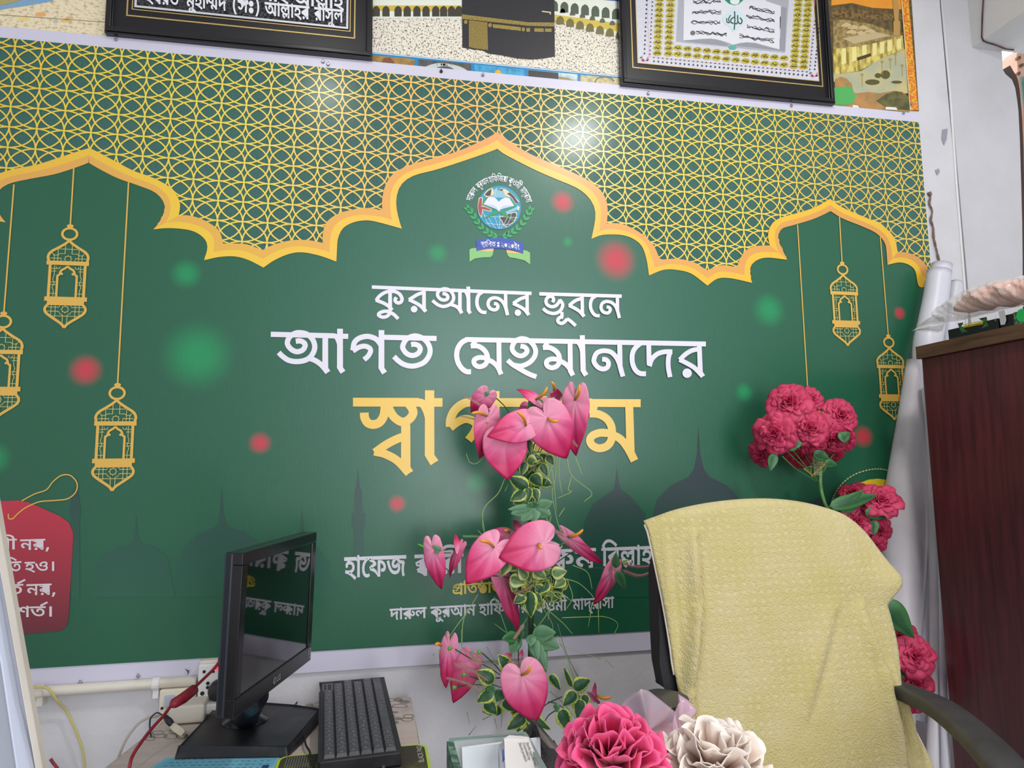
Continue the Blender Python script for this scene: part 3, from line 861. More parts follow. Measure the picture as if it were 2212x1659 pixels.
prev = rgbn((25, 92, 64))
prev = mixn(prev, rgbn((40, 103, 82)), radial(Vector((0.35, 0, 1.75)), 0.15, 0.95))
for x, y, r, k in SPOTS:
    c = bpt(x, y)
    rr = (bpt(x, y + r) - c).length
    prev = mixn(prev, rgbn((14, 140, 84) if k == 0 else (196, 56, 70)), radial(c, rr * 0.12, rr * 1.08))
nt.links.new(prev, bs.inputs['Base Color'])
fld = MB()
ip = [bpt(x, y) for x, y in inner_path]
ip = [p for p in ip if GX0 + 0.001 < p.x < GX1 - 0.0002]
fld.poly([[(GX0, L(3), ip[0].z)] + [(p.x, L(3), p.z) for p in ip] + [(GX1, L(3), ip[-1].z), (GX1, L(3), GZ0), (GX0, L(3), GZ0)]])
wv = nt.nodes.new('ShaderNodeMapping')
wv.inputs['Scale'].default_value = (900, 1, 22)
nt.links.new(geo.outputs['Object'], wv.inputs[0])
wn = nt.nodes.new('ShaderNodeTexNoise')
wn.inputs['Scale'].default_value = 1.0
wn.inputs['Detail'].default_value = 2
nt.links.new(wv.outputs[0], wn.inputs['Vector'])
wb = nt.nodes.new('ShaderNodeBump')
wb.inputs['Strength'].default_value = 0.22
wb.inputs['Distance'].default_value = 0.001
nt.links.new(wn.outputs['Fac'], wb.inputs['Height'])
nt.links.new(wb.outputs[0], bs.inputs['Normal'])
obj('green_field', fld, fm, banner, origin=FO)

# mosque silhouettes, dark slate fading downwards into the green
SIL = [
    [(380, 1290), (384, 1215), (400, 1180), (430, 1152), (462, 1140), (472, 1128), (476, 1100), (479, 1050), (482, 1100), (487, 1128), (498, 1140), (530, 1150), (565, 1178), (585, 1212), (592, 1290)],
    [(196, 1290), (205, 1230), (225, 1198), (255, 1180), (286, 1173), (292, 1150), (294, 1112), (297, 1150), (304, 1173), (335, 1182), (362, 1204), (378, 1290)],
    [(592, 1290), (600, 1205), (622, 1182), (644, 1168), (649, 1140), (652, 1100), (656, 1140), (662, 1168), (690, 1184), (712, 1215), (718, 1290)],
    [(762, 1290), (764, 1140), (760, 1136), (760, 1110), (766, 1106), (766, 1060), (770, 1052), (773, 1012), (777, 1052), (782, 1060), (783, 1106), (789, 1110), (789, 1136), (785, 1140), (787, 1290)],
    [(153, 1290), (153, 1120), (150, 1100), (154, 1080), (158, 1058), (163, 1050), (168, 1058), (171, 1080), (175, 1100), (172, 1120), (172, 1290)],
    [(1250, 1290), (1262, 1130), (1280, 1090), (1310, 1068), (1326, 1058), (1330, 1040), (1333, 1010), (1337, 1040), (1342, 1058), (1360, 1070), (1395, 1110), (1410, 1290)],
    [(1400, 1290), (1406, 1130), (1420, 1078), (1450, 1048), (1488, 1030), (1500, 1012), (1506, 980), (1509, 925), (1513, 980), (1520, 1012), (1532, 1030), (1570, 1048), (1610, 1090), (1640, 1290)],
    [(1640, 1290), (1660, 1160), (1700, 1105), (1740, 1085), (1770, 1075), (1800, 1090), (1850, 1130), (1900, 1290)],
]
for s_ in SIL:
    Print(L(4)).px(s_).done('mosque_silhouette', ramp_mat('silhouette_print', [(0, (30, 93, 69)), (0.35, (32, 84, 68)), (1, (44, 60, 66))], 2, 0.0, 0.32, VR, VS), banner)

# gold lanterns hanging on gold cords
M_gold = mat('lantern_gold_print', (222, 176, 78), VR, spec=VS)
M_goldp = mat('lantern_pale_gold_print', (196, 186, 112), VR, spec=VS)


def lantern(top, tip, cord):
    a, b = bpt(*top), bpt(*tip)
    H = (a.z - b.z)
    cx, z0 = a.x, a.z
    T = lambda u, v: (cx + u * H, z0 - v * H)
    root = Print(L(5))
    rp, fp = root, Print(L(4.5))
    c = bpt(*cord)
    rp.xzq([[(c.x - 0.0016, c.z), (c.x + 0.0016, c.z), (cx + 0.0016, z0), (cx - 0.0016, z0)]])
    rp.xz([T(*p) for p in disc(0, 0.012, 0.03, 0.018, 14)])
    st = lambda pts, w, sm=True, cl=False: rp.strokexz([T(*p) for p in pts], w * H, sm, 5, cl)
    fs = lambda pts: fp.strokexz([T(*p) for p in pts], 0.006 * H, False)
    st(disc(0, 0.09, 0.064, 0.056, 20), 0.022, False, True)
    dome = [(0, 0.155), (0.03, 0.185), (0.085, 0.225), (0.15, 0.27), (0.172, 0.315), (0.165, 0.355)]
    bowl = [(0.15, 0.775), (0.172, 0.81), (0.165, 0.85), (0.12, 0.89), (0.05, 0.94), (0.02, 0.965), (0, 0.995)]
    for s_ in (-1, 1):
        st([(s_ * u, v) for u, v in dome], 0.024)
        st([(s_ * u, v) for u, v in bowl], 0.024)
        rp.xz([T(s_ * 0.163, 0.39), T(s_ * 0.138, 0.39), T(s_ * 0.138, 0.72), T(s_ * 0.163, 0.72)])
        st([(s_ * 0.083, 0.71), (s_ * 0.083, 0.52), (s_ * 0.083, 0.50), (s_ * 0.06, 0.48)], 0.02, False)
        st([(s_ * 0.04, 0.487), (s_ * 0.062, 0.466), (s_ * 0.052, 0.445), (s_ * 0.02, 0.425), (0, 0.405)], 0.02, False)
        for u in (0.1, 0.118):
            pass
        # openwork
        for v in (0.43, 0.455, 0.56, 0.585, 0.67):
            fs([(s_ * 0.095, v), (s_ * 0.138, v)])
        fs([(s_ * 0.112, 0.40), (s_ * 0.112, 0.5), (s_ * 0.124, 0.53), (s_ * 0.108, 0.57), (s_ * 0.124, 0.61), (s_ * 0.112, 0.64), (s_ * 0.112, 0.7)])
        fs([(s_ * 0.062, 0.41), (s_ * 0.072, 0.43), (s_ * 0.09, 0.43), (s_ * 0.098, 0.41)])
        fs([(s_ * 0.13, 0.30), (s_ * 0.09, 0.30), (s_ * 0.075, 0.285), (s_ * 0.03, 0.285), (s_ * 0.03, 0.20)])
        fs([(s_ * 0.155, 0.33), (s_ * 0.06, 0.33), (s_ * 0.06, 0.36)])
        fs([(s_ * 0.09, 0.36), (s_ * 0.09, 0.24)])
        fs([(s_ * 0.12, 0.36), (s_ * 0.12, 0.30), (s_ * 0.145, 0.275)])
        fs([(s_ * 0.15, 0.80), (s_ * 0.055, 0.80), (s_ * 0.045, 0.78)])
        fs([(s_ * 0.155, 0.84), (s_ * 0.055, 0.84), (s_ * 0.045, 0.86), (s_ * 0.02, 0.875), (s_ * 0.02, 0.955)])
        fs([(s_ * 0.085, 0.78), (s_ * 0.085, 0.90)])
        fs([(s_ * 0.12, 0.78), (s_ * 0.12, 0.88)])
    fs([(-0.08, 0.24), (0.08, 0.24)])
    fs([(-0.12, 0.885), (0.12, 0.885)])
    star = lambda u, v, r: [(u + (r if k % 2 == 0 else r * 0.72) * math.cos(math.pi * k / 8), v + (r if k % 2 == 0 else r * 0.72) * math.sin(math.pi * k / 8)) for k in range(17)]
    fs(star(0, 0.335, 0.034))
    fs(star(0, 0.82, 0.034))
    rp.xz([T(-0.182, 0.355), T(0.182, 0.355), T(0.182, 0.395), T(-0.182, 0.395)])
    rp.xz([T(-0.182, 0.70), T(0.182, 0.70), T(0.182, 0.742), T(0.158, 0.742), T(0.158, 0.782), T(-0.158, 0.782), T(-0.158, 0.742), T(-0.182, 0.742)])
    o = rp.done('printed_lantern', M_gold, banner)
    fp.done('lantern_openwork', M_goldp, o)


lantern((153.5, 487), (141, 710), (161, 364))
lantern((255.5, 829), (244, 1061), (279, 395))
lantern((10.5, 675), (-6, 906), (32, 400))
lantern((1817, 567), (1831.5, 748), (1811, 464))
lantern((1916.5, 724), (1930.5, 908), (1899, 506))
lantern((1743, 842), (1758, 1030), (1721, 486))

# ---- the three large lines of lettering, drawn as pen strokes
LETTERS = []


def reg(ox, oy, s, items):
    for kind, w, pts in items:
        LETTERS.append((kind, w * s, [(ox + x * s, oy + y * s) for x, y in pts]))


K = 300 / 2212
reg(790, 600, K, [
    ('p', 56, [(97, 148), (2641, 250)]),
    ('p', 58, [(388, 160), (388, 480), (425, 515)]), ('s', 56, [(388, 212), (300, 238), (220, 292), (165, 362)]), ('s', 56, [(160, 355), (280, 402), (360, 450), (420, 512)]),
    ('s', 56, [(395, 212), (470, 222), (540, 262), (577, 330), (565, 382), (520, 402), (478, 380), (468, 345), (490, 312)]),
    ('s', 56, [(385, 500), (372, 534), (290, 535), (220, 562), (208, 598), (270, 628), (340, 612), (380, 570), (388, 520)]), ('s', 56, [(390, 552), (440, 580), (480, 615), (518, 655)]),
    ('p', 58, [(928, 190), (928, 490), (957, 540)]), ('s', 56, [(928, 232), (830, 265), (755, 310), (688, 352)]), ('s', 56, [(686, 348), (790, 398), (880, 455), (955, 540)]), ('d', 53, [(770, 500)]),
    ('s', 54, [(1222, 256), (1265, 258), (1303, 290), (1300, 335), (1250, 357), (1190, 340), (1150, 295), (1146, 245), (1180, 200), (1250, 176), (1320, 190), (1375, 240), (1400, 310), (1385, 375), (1330, 432), (1235, 458), (1150, 432), (1100, 395), (1062, 362)]),
    ('s', 54, [(1350, 425), (1430, 452), (1480, 490), (1528, 568)]), ('p', 58, [(1500, 210), (1500, 500), (1528, 565)]), ('p', 60, [(1633, 140), (1638, 525), (1668, 568)]), ('s', 50, [(1530, 210), (1580, 216), (1610, 260), (1630, 330)]),
    ('s', 56, [(1855, 228), (1800, 272), (1774, 340), (1772, 420), (1798, 495), (1850, 545), (1922, 553)]),
    ('s', 54, [(2042, 410), (2085, 420), (2106, 460), (2085, 500), (2040, 512), (1980, 487), (1948, 425), (1965, 360), (2010, 328), (2060, 320), (2125, 338), (2185, 390), (2225, 470), (2257, 592)]),
    ('p', 56, [(2226, 245), (2231, 470), (2258, 597)]),
])
reg(1070, 600, K, [
    ('p', 56, [(699, 256), (2013, 294)]),
    ('p', 54, [(505, 255), (507, 545), (532, 595)]), ('s', 54, [(505, 302), (410, 332), (340, 372), (283, 412)]), ('s', 54, [(280, 408), (380, 455), (465, 510), (530, 595)]), ('d', 52, [(358, 557)]),
    ('s', 54, [(908, 392), (928, 355), (915, 312), (875, 296), (832, 315), (806, 365), (822, 425), (885, 461), (950, 452), (1000, 408), (1030, 350)]),
    ('s', 54, [(1022, 350), (1060, 395), (1072, 440), (1045, 510), (990, 555), (920, 570), (840, 550), (790, 518), (760, 488)]),
    ('p', 54, [(1060, 545), (1060, 630)]), ('s', 54, [(1080, 628), (1030, 632), (994, 672), (1010, 712), (1060, 727), (1105, 700), (1145, 655)]), ('s', 54, [(1138, 652), (1200, 692), (1280, 765)]),
    ('p', 54, [(1382, 280), (1386, 570), (1413, 618)]), ('s', 54, [(1382, 330), (1295, 355), (1225, 400), (1173, 445)]), ('s', 54, [(1170, 440), (1270, 490), (1345, 540), (1412, 618)]),
    ('s', 54, [(1600, 290), (1545, 330), (1516, 400), (1520, 490), (1555, 562), (1600, 600), (1662, 606)]),
    ('s', 52, [(1772, 465), (1815, 475), (1830, 510), (1810, 548), (1770, 562), (1710, 537), (1682, 475), (1700, 412), (1740, 385), (1790, 378), (1855, 398), (1915, 455), (1948, 540), (1974, 640)]), ('p', 54, [(1943, 290), (1946, 520), (1976, 642)]),
])
reg(570, 700, K, [
    ('p', 82, [(110, 163), (1120, 188)]), ('p', 82, [(1215, 194), (1343, 196)]),
    ('s', 84, [(508, 275), (575, 268), (640, 300), (656, 350), (615, 415), (525, 441), (440, 405), (382, 335), (378, 270), (420, 195), (500, 147), (580, 138), (680, 160), (765, 230), (808, 330), (798, 430), (735, 530), (640, 582), (510, 598), (390, 575), (295, 512), (235, 453)]),
    ('s', 84, [(735, 548), (830, 588), (920, 655), (1017, 772)]), ('p', 90, [(978, 195), (978, 700), (1018, 770)]), ('p', 92, [(1213, 75), (1212, 695), (1260, 768)]), ('s', 80, [(1100, 188), (1150, 200), (1190, 270), (1212, 360)]),
    ('s', 84, [(1870, 340), (1800, 250), (1710, 207), (1620, 198), (1510, 230), (1440, 300), (1418, 420)]), ('s', 80, [(1418, 430), (1510, 372), (1600, 352), (1675, 378), (1700, 430), (1660, 510), (1595, 568)]), ('p', 90, [(1873, 97), (1872, 700), (1922, 780)]),
    ('p', 82, [(1873, 210), (2750, 230)]),
])
reg(790, 700, K, [
    ('s', 82, [(722, 328), (780, 322), (845, 350), (868, 405), (830, 470), (745, 502), (655, 472), (597, 400), (592, 340), (640, 250), (720, 202), (800, 190), (900, 222), (985, 300), (1024, 400), (1010, 500), (940, 600), (840, 652), (725, 670), (605, 642), (515, 582), (450, 517)]),
    ('s', 82, [(1610, 248), (1530, 295), (1468, 385), (1448, 495), (1470, 610), (1530, 705), (1605, 757), (1677, 760)]),
    ('p', 78, [(1590, 247), (5418, 318)]),
    ('p', 78, [(1742, 270), (1695, 355)]), ('s', 80, [(1672, 350), (1780, 350), (1870, 400), (1928, 480), (1947, 590)]), ('s', 78, [(1945, 560), (1880, 537), (1800, 535), (1735, 565), (1722, 610), (1750, 657), (1815, 680), (1890, 655), (1930, 600), (1945, 540)]), ('s', 78, [(1940, 565), (2030, 612), (2105, 690), (2155, 802)]), ('p', 78, [(2120, 280), (2125, 725), (2156, 802)]),
])
reg(1040, 715, K, [
    ('s', 78, [(620, 242), (685, 255), (726, 310), (700, 365), (630, 398), (550, 372), (495, 310), (490, 250), (530, 172), (600, 130), (660, 122), (740, 145), (820, 215), (862, 310), (848, 400), (790, 480), (710, 532), (620, 558), (520, 545)]),
    ('s', 78, [(415, 465), (490, 530), (570, 580), (680, 645), (780, 695), (875, 730)]),
    ('p', 78, [(1047, 190), (1002, 268)]), ('s', 80, [(978, 264), (1080, 265), (1170, 310), (1230, 382), (1248, 490)]), ('s', 78, [(1245, 470), (1185, 450), (1110, 447), (1048, 475), (1033, 517), (1060, 565), (1125, 587), (1195, 562), (1235, 510), (1248, 450)]), ('s', 78, [(1243, 475), (1330, 520), (1405, 600), (1455, 708)]), ('p', 78, [(1410, 190), (1416, 640), (1456, 708)]),
    ('p', 82, [(1605, 68), (1620, 630), (1668, 706)]), ('s', 74, [(1480, 165), (1540, 180), (1585, 250), (1610, 340)]),
])
reg(1250, 715, K, [
    ('s', 76, [(372, 450), (435, 458), (475, 510), (455, 580), (385, 607), (305, 575), (247, 500), (245, 440), (280, 362), (340, 325), (420, 315), (515, 338), (595, 415), (650, 530), (704, 722)]), ('p', 78, [(652, 190), (660, 570), (705, 725)]),
    ('s', 78, [(985, 195), (912, 258), (862, 340), (850, 440), (865, 540), (910, 628), (980, 676), (1072, 682)]),
    ('p', 78, [(1115, 200), (1122, 535)]), ('s', 76, [(1125, 560), (1165, 450), (1250, 368), (1360, 333), (1492, 330)]), ('s', 76, [(1455, 335), (1428, 440), (1428, 580), (1456, 735)]),
    ('p', 76, [(1920, 210), (1937, 655), (1980, 725)]), ('s', 74, [(1920, 285), (1800, 312), (1700, 372), (1608, 462)]), ('s', 74, [(1605, 455), (1720, 512), (1850, 592), (1978, 724)]), ('d', 75, [(1727, 672)]),
])


def words(lst, layer, material, name, par=None):
    for w, a, c, h, bo in lst:
        p = Print(L(layer))
        put_word(p, w, a, c, h, bo)
        p.done(name, material, par or banner)


def draw_letters(lets, name, material, layer):
    pr = Print(L(layer))
    for kind, w, pts in lets:
        if kind == 'd':
            pr.px(disc(pts[0][0], pts[0][1], w, w, 20))
        else:
            pr.stroke(pts, w, kind == 's')
    pr.done(name, material, banner)


M_ltr = mat('lettering_white_print', (232, 228, 240), VR, spec=VS)
one = [l for l in LETTERS if max(p[1] for p in l[2]) < 705 and min(p[1] for p in l[2]) < 690]
two = [l for l in LETTERS if l not in one]
draw_letters(one, 'white_heading_lettering', M_ltr, 5)
draw_letters(two, 'white_heading_lettering', M_ltr, 5)
LETTERS = []
reg(750, 830, K, [
    ('p', 140, [(92, 285), (1140, 288)]), ('p', 138, [(1310, 290), (1518, 290)]),
    ('s', 140, [(272, 452), (278, 530), (325, 612), (410, 642), (510, 610), (575, 520), (598, 410), (598, 300)]), ('s', 138, [(640, 320), (690, 440), (765, 540), (880, 602), (985, 560), (1048, 470), (1035, 390), (985, 320)]),
    ('p', 146, [(932, 640), (932, 1320), (988, 1418)]), ('s', 132, [(932, 820), (760, 888), (600, 975), (440, 1090)]), ('s', 132, [(430, 1070), (600, 1110), (800, 1220), (985, 1418)]),
    ('p', 148, [(1312, 97), (1312, 1130), (1390, 1252)]), ('s', 132, [(1110, 288), (1200, 310), (1265, 410), (1310, 560)]),
    ('s', 138, [(2340, 500), (2250, 380), (2110, 300), (1960, 285), (1830, 320), (1710, 420), (1645, 560), (1640, 680)]), ('s', 130, [(1640, 690), (1760, 602), (1890, 552), (2010, 590), (2060, 660), (2020, 770), (1930, 890)]),
    ('p', 146, [(2352, 110), (2352, 1130), (2430, 1250)]), ('p', 140, [(2352, 290), (3900, 297)]),
])
reg(1160, 870, 1, [('s', 18.5, [(-15, 22), (2, 16), (20, 24), (24, 40), (10, 55), (-12, 54), (-30, 38), (-30, 20), (-15, 2), (10, -6), (36, 4), (54, 28), (54, 58), (34, 86), (4, 96), (-26, 88), (-46, 70)])])
reg(1200, 830, 200 / 1843, [
    ('p', 158, [(500, 372), (1695, 378)]), ('p', 160, [(775, 380), (720, 590)]), ('s', 158, [(680, 582), (850, 595), (1010, 680), (1105, 820), (1130, 1000)]),
    ('s', 158, [(1130, 985), (1010, 970), (880, 968), (740, 1020), (685, 1110), (735, 1220), (870, 1275), (1020, 1232), (1105, 1120), (1130, 960)]), ('s', 158, [(1120, 1000), (1290, 1090), (1430, 1260), (1572, 1522)]), ('p', 160, [(1465, 380), (1492, 1350), (1572, 1522)]),
])
draw_letters(LETTERS, 'gold_heading_lettering', ramp_mat('gold_lettering_print', [(0, (240, 196, 82)), (0.5, (238, 206, 84)), (1, (244, 204, 98))], 0, -0.3, 0.3, VR, VS), 5)

# ---- the smaller printed lines
M_sm = mat('small_lettering_print', (214, 214, 222), VR, spec=VS)
M_ye = mat('yellow_lettering_print', (226, 206, 70), VR, spec=VS)
hl = lambda x: 1207 + (x - 742) * (1182 - 1207) / (1408 - 742)
words([(w, (x0, hl(x0)), (x1, hl(x1)), 41 - (x0 - 744) * 0.007, 20) for w, x0, x1 in [('হাফেজ', 744, 877), ('ক্বারী', 896, 1000), ('মুস্তাকিম', 1046, 1286), ('বিল্লাহ', 1300, 1410)]], 5, M_sm, 'white_name_lettering')
hl2 = lambda x: 1263 + (x - 977) * -0.045
words([(w, (x0, hl2(x0)), (x1, hl2(x1)), 21, 24) for w, x0, x1 in [('প্রতিষ্ঠাতা', 977, 1092), ('পরিচালক', 1100, 1203)]], 5, M_ye, 'yellow_title_lettering')
hl3 = lambda x: 1317 + (x - 842) * -0.0535
words([(w, (x0, hl3(x0)), (x1, hl3(x1)), 22, 20) for w, x0, x1 in [('দারুল', 842, 921), ('কুরআন', 930, 1027), ('হাফিজিয়া', 1035, 1150), ('ক্বওমী', 1158, 1224), ('মাদ্রাসা', 1237, 1326)]], 5, M_sm, 'white_school_lettering')

# ---- red tag with its gold loop, lower left
tagp = [(-140, 1180), (-120, 1130), (-60, 1100), (0, 1083), (40, 1081), (62, 1085), (130, 1115), (150, 1130), (158, 1152), (157, 1180), (148, 1335), (144, 1352), (130, 1363), (60, 1369), (-150, 1385)]
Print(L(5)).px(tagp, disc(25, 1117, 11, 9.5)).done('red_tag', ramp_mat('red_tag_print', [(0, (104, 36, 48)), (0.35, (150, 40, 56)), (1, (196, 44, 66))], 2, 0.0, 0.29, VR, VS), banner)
Print(L(6)).stroke([(47, 1082), (75, 1067), (100, 1058), (115, 1040), (133, 1027), (152, 1027), (166, 1043), (164, 1062), (147, 1077), (120, 1081), (85, 1084), (55, 1097), (38, 1110), (28, 1120), (19, 1120), (18, 1110)], 2.6).done('gold_tag_cord', M_gold, banner)
s6 = 180 / 1194
M_tl = mat('tag_lettering_print', (226, 214, 218), VR, spec=VS)
for w, x0, x1, yb, h in [('বী', -30, 235, 245, 142), ('নয়,', 292, 720, 245, 142), ('তি', 60, 305, 566, 140), ('হও।', 355, 800, 566, 130), ('র্ত', 90, 330, 892, 140), ('নয়,', 382, 810, 886, 148), ('শর্ত।', 225, 770, 1210, 140)]:
    words([(w, (x0 * s6, 1130 + yb * s6), (x1 * s6, 1130 + (yb - 12) * s6), h * s6, 16)], 6, M_tl, 'tag_lettering')

# ---- yellow dome with a dashed arc, lower right
Print(L(5)).px([(1838, 1075), (1842, 1058), (1856, 1044), (1876, 1036), (1897, 1034), (1918, 1037), (1936, 1047), (1945, 1060), (1949, 1075)]).done('yellow_dome', mat('yellow_dome_print', (226, 196, 44), VR, spec=VS), banner)
pr = Print(L(5))
arc = cat_rom([(1797, 1083), (1806, 1062), (1824, 1040), (1848, 1024), (1876, 1015), (1900, 1013), (1918, 1017), (1940, 1030)], 12)
for i in range(0, len(arc) - 2, 3):
    pr.stroke(arc[i:i + 3], 2.2, False)
pr.done('dashed_arc', mat('dashed_arc_print', (216, 206, 140), VR, spec=VS), banner)

# ---- the school emblem
EK = 160 / 1264
E = lambda pts: [(1000 + x * EK, 370 + y * EK) for x, y in pts]
emb = Print(L(5)).px(E(disc(620, 620, 372, 372, 48))).done('emblem', mat('emblem_blue_print', (16, 150, 186), VR, spec=VS), banner)


def eprint(name, polys, rgb, layer, strokes=()):
    m_ = mat(name + '_print', rgb, VR, spec=VS)
    for q in polys:
        Print(L(layer)).px(E(q)).done(name, m_, emb)
    if strokes:
        p = Print(L(layer))
        for q, w in strokes:
            p.stroke(E(q), w * EK, True)
        p.done(name, m_, emb)


eprint('sky_patch', [[(500, 420), (520, 330), (560, 290), (620, 340), (720, 345), (740, 420), (720, 450), (520, 450)], [(720, 690), (820, 650), (930, 600), (940, 650), (850, 690), (760, 720)]], (140, 190, 206), 5.4)
eprint('cream_coast', [[(350, 400), (420, 320), (500, 280), (520, 310), (530, 380), (480, 430), (400, 440)], [(620, 290), (720, 300), (860, 400), (960, 520), (900, 560), (830, 450), (740, 430), (700, 350), (640, 340)], [(270, 450), (340, 440), (330, 580), (500, 640), (470, 690), (340, 660), (320, 800), (270, 720), (250, 600)], [(610, 790), (760, 720), (900, 690), (930, 720), (890, 850), (740, 960), (690, 920), (660, 850)], [(930, 580), (970, 610), (950, 680), (920, 640)]], (228, 212, 164), 5.6)
eprint('dark_land', [[(370, 400), (430, 335), (490, 300), (470, 420), (410, 420)], [(630, 300), (690, 305), (680, 345), (640, 330)], [(750, 380), (800, 360), (870, 420), (950, 540), (900, 545), (840, 450)], [(625, 795), (770, 730), (895, 705), (915, 740), (870, 850), (750, 945), (700, 910), (670, 840)]], (66, 54, 60), 5.8)
eprint('red_land', [[(285, 460), (325, 455), (320, 590), (480, 650), (460, 675), (330, 645), (315, 770), (275, 710), (258, 600)]], (166, 66, 74), 5.8)
eprint('globe_grid', [], (214, 226, 232), 6.0, [([(360, 760), (500, 775), (700, 775), (940, 795)], 7), ([(400, 885), (560, 905), (760, 905), (850, 890)], 7), ([(590, 275), (560, 330), (545, 420)], 6), ([(650, 275), (690, 330), (715, 420)], 6), ([(545, 330), (620, 340), (700, 335)], 6), ([(340, 680), (400, 850), (470, 940)], 7), ([(430, 780), (500, 900), (560, 970)], 7), ([(530, 760), (570, 860), (610, 980)], 7), ([(630, 740), (630, 860), (620, 980)], 7), ([(760, 780), (700, 900), (640, 980)], 7), ([(830, 700), (800, 830), (720, 950)], 6), ([(300, 600), (400, 610)], 5)])
eprint('book_stand', [[(395, 440), (325, 570), (540, 665), (500, 710), (340, 810), (400, 800), (620, 712), (860, 850), (875, 830), (730, 720), (715, 680), (900, 600), (815, 470), (790, 470), (860, 590), (620, 690), (345, 560), (430, 440)]], (28, 150, 84), 6.4)
eprint('open_book', [[(610, 520), (560, 460), (500, 432), (430, 445), (350, 562), (480, 610), (560, 640), (612, 685), (665, 640), (760, 610), (875, 590), (790, 455), (730, 445), (660, 475)]], (226, 224, 240), 6.8)
eprint('book_page_shade', [[(612, 672), (570, 600), (500, 570), (400, 565), (350, 562), (560, 645)], [(612, 672), (650, 610), (720, 580), (820, 585), (872, 590), (670, 645)]], (190, 206, 226), 7.0)


def leaf2(x, y, a, l, w):
    ca, sa = math.cos(a), math.sin(a)
    return [(x + u * l * ca - v * w * sa, y + u * l * sa + v * w * ca) for u, v in ((0, 0), (0.3, 0.8), (0.6, 0.9), (1, 0), (0.6, -0.9), (0.3, -0.8))]


lv = []
for br in ([(590, 1105), (520, 1100), (440, 1050), (350, 985), (275, 905), (215, 815), (160, 725), (115, 660), (70, 620)], [(670, 1105), (740, 1105), (820, 1060), (900, 1000), (985, 925), (1050, 840), (1095, 755), (1130, 690), (1150, 660)]):
    for i in range(1, len(br)):
        a = math.atan2(br[i][1] - br[i - 1][1], br[i][0] - br[i - 1][0])
        for s_ in (-0.55, 0.5):
            if i == len(br) - 1:
                s_ *= 0.7
            lv.append(leaf2(br[i - 1][0], br[i - 1][1], a + s_, 118, 27))
eprint('laurel_leaves', lv, (40, 160, 90), 5, [([(560, 1100), (610, 1090), (640, 1095)], 9), ([(700, 1100), (650, 1090), (625, 1105)], 9)])
eprint('green_ribbon', [[(110, 1340), (140, 1318), (225, 1305), (232, 1360), (380, 1370), (520, 1360), (505, 1430), (470, 1465), (330, 1470), (200, 1490), (112, 1545)], [(1030, 1345), (1090, 1355), (1145, 1390), (1146, 1590), (1050, 1520), (900, 1485), (800, 1470), (765, 1440), (748, 1385), (870, 1395), (1028, 1405)]], (134, 196, 116), 5)
eprint('orange_ribbon_fold', [[(240, 1358), (380, 1325), (525, 1320), (518, 1366), (380, 1368)], [(742, 1338), (860, 1360), (1010, 1400), (880, 1398), (748, 1386)]], (244, 186, 112), 5.3)
eprint('blue_ribbon', [[(230, 1180), (380, 1148), (600, 1138), (800, 1150), (1028, 1225), (1028, 1402), (860, 1345), (640, 1315), (420, 1325), (232, 1360)]], (40, 78, 176), 5.6)
M_et = mat('emblem_lettering_print', (236, 236, 242), VR, spec=VS)
for w, x0, y0, x1, y1 in [('স্থাপিত', 305, 1208, 555, 1208), ('ঃ', 575, 1210, 632, 1212), ('২০২০ইং', 645, 1212, 968, 1256)]:
    words([(w, E([(x0, y0)])[0], E([(x1, y1)])[0], 78 * EK, 8)], 6.4, M_et, 'ribbon_lettering', emb)
# lettering set round the top of the globe
ac = (612, 640)
for w, a0, a1 in [('দারুল', 196, 222), ('কুরআন', 226, 250), ('হাফিজিয়া', 251.5, 286), ('কুওমী', 289, 314), ('মাদ্রাসা', 318, 347.5)]:
    def fn(u, v, a0=a0, a1=a1):
        a = math.radians(a0 + (a1 - a0) * u)
        r = 562 - 95 * v
        rx = 1.02
        return E([(ac[0] + r * rx * math.cos(a), ac[1] + r * math.sin(a))])[0]
    pr = Print(L(5))
    put_word(pr, w, (0, 0), (1, 0), 1, 9, fn)
    pr.done('arched_lettering', M_et, emb)

# ================================================================ posters behind the frames
PSY = WALL - 0.0012
CROWD = mat('crowd_print', (240, 232, 214), 0.45, noise=((74, 66, 58), 230, 0.50, 0.66, (1, 1, 0.9)))


def poster(name, label, ring, base):
    r = [PY(x, y, PSY) for x, y in ring]
    t = thing(name, label, 'poster', ((r[0].x + r[1].x) / 2, PSY, r[0].z))
    obj('poster_sheet', MB().prism(r, (0, 0.001, 0)), base, t)
    return t


def pp(t, name, ring, rgb, k, rough=0.4, **kw):
    return Print(PSY - 0.00035 * k).px(ring).done(name, mat(t.name + '_' + name + '_print_%d_%d' % (rgb[0], rgb[2]), rgb, rough, **kw), t)


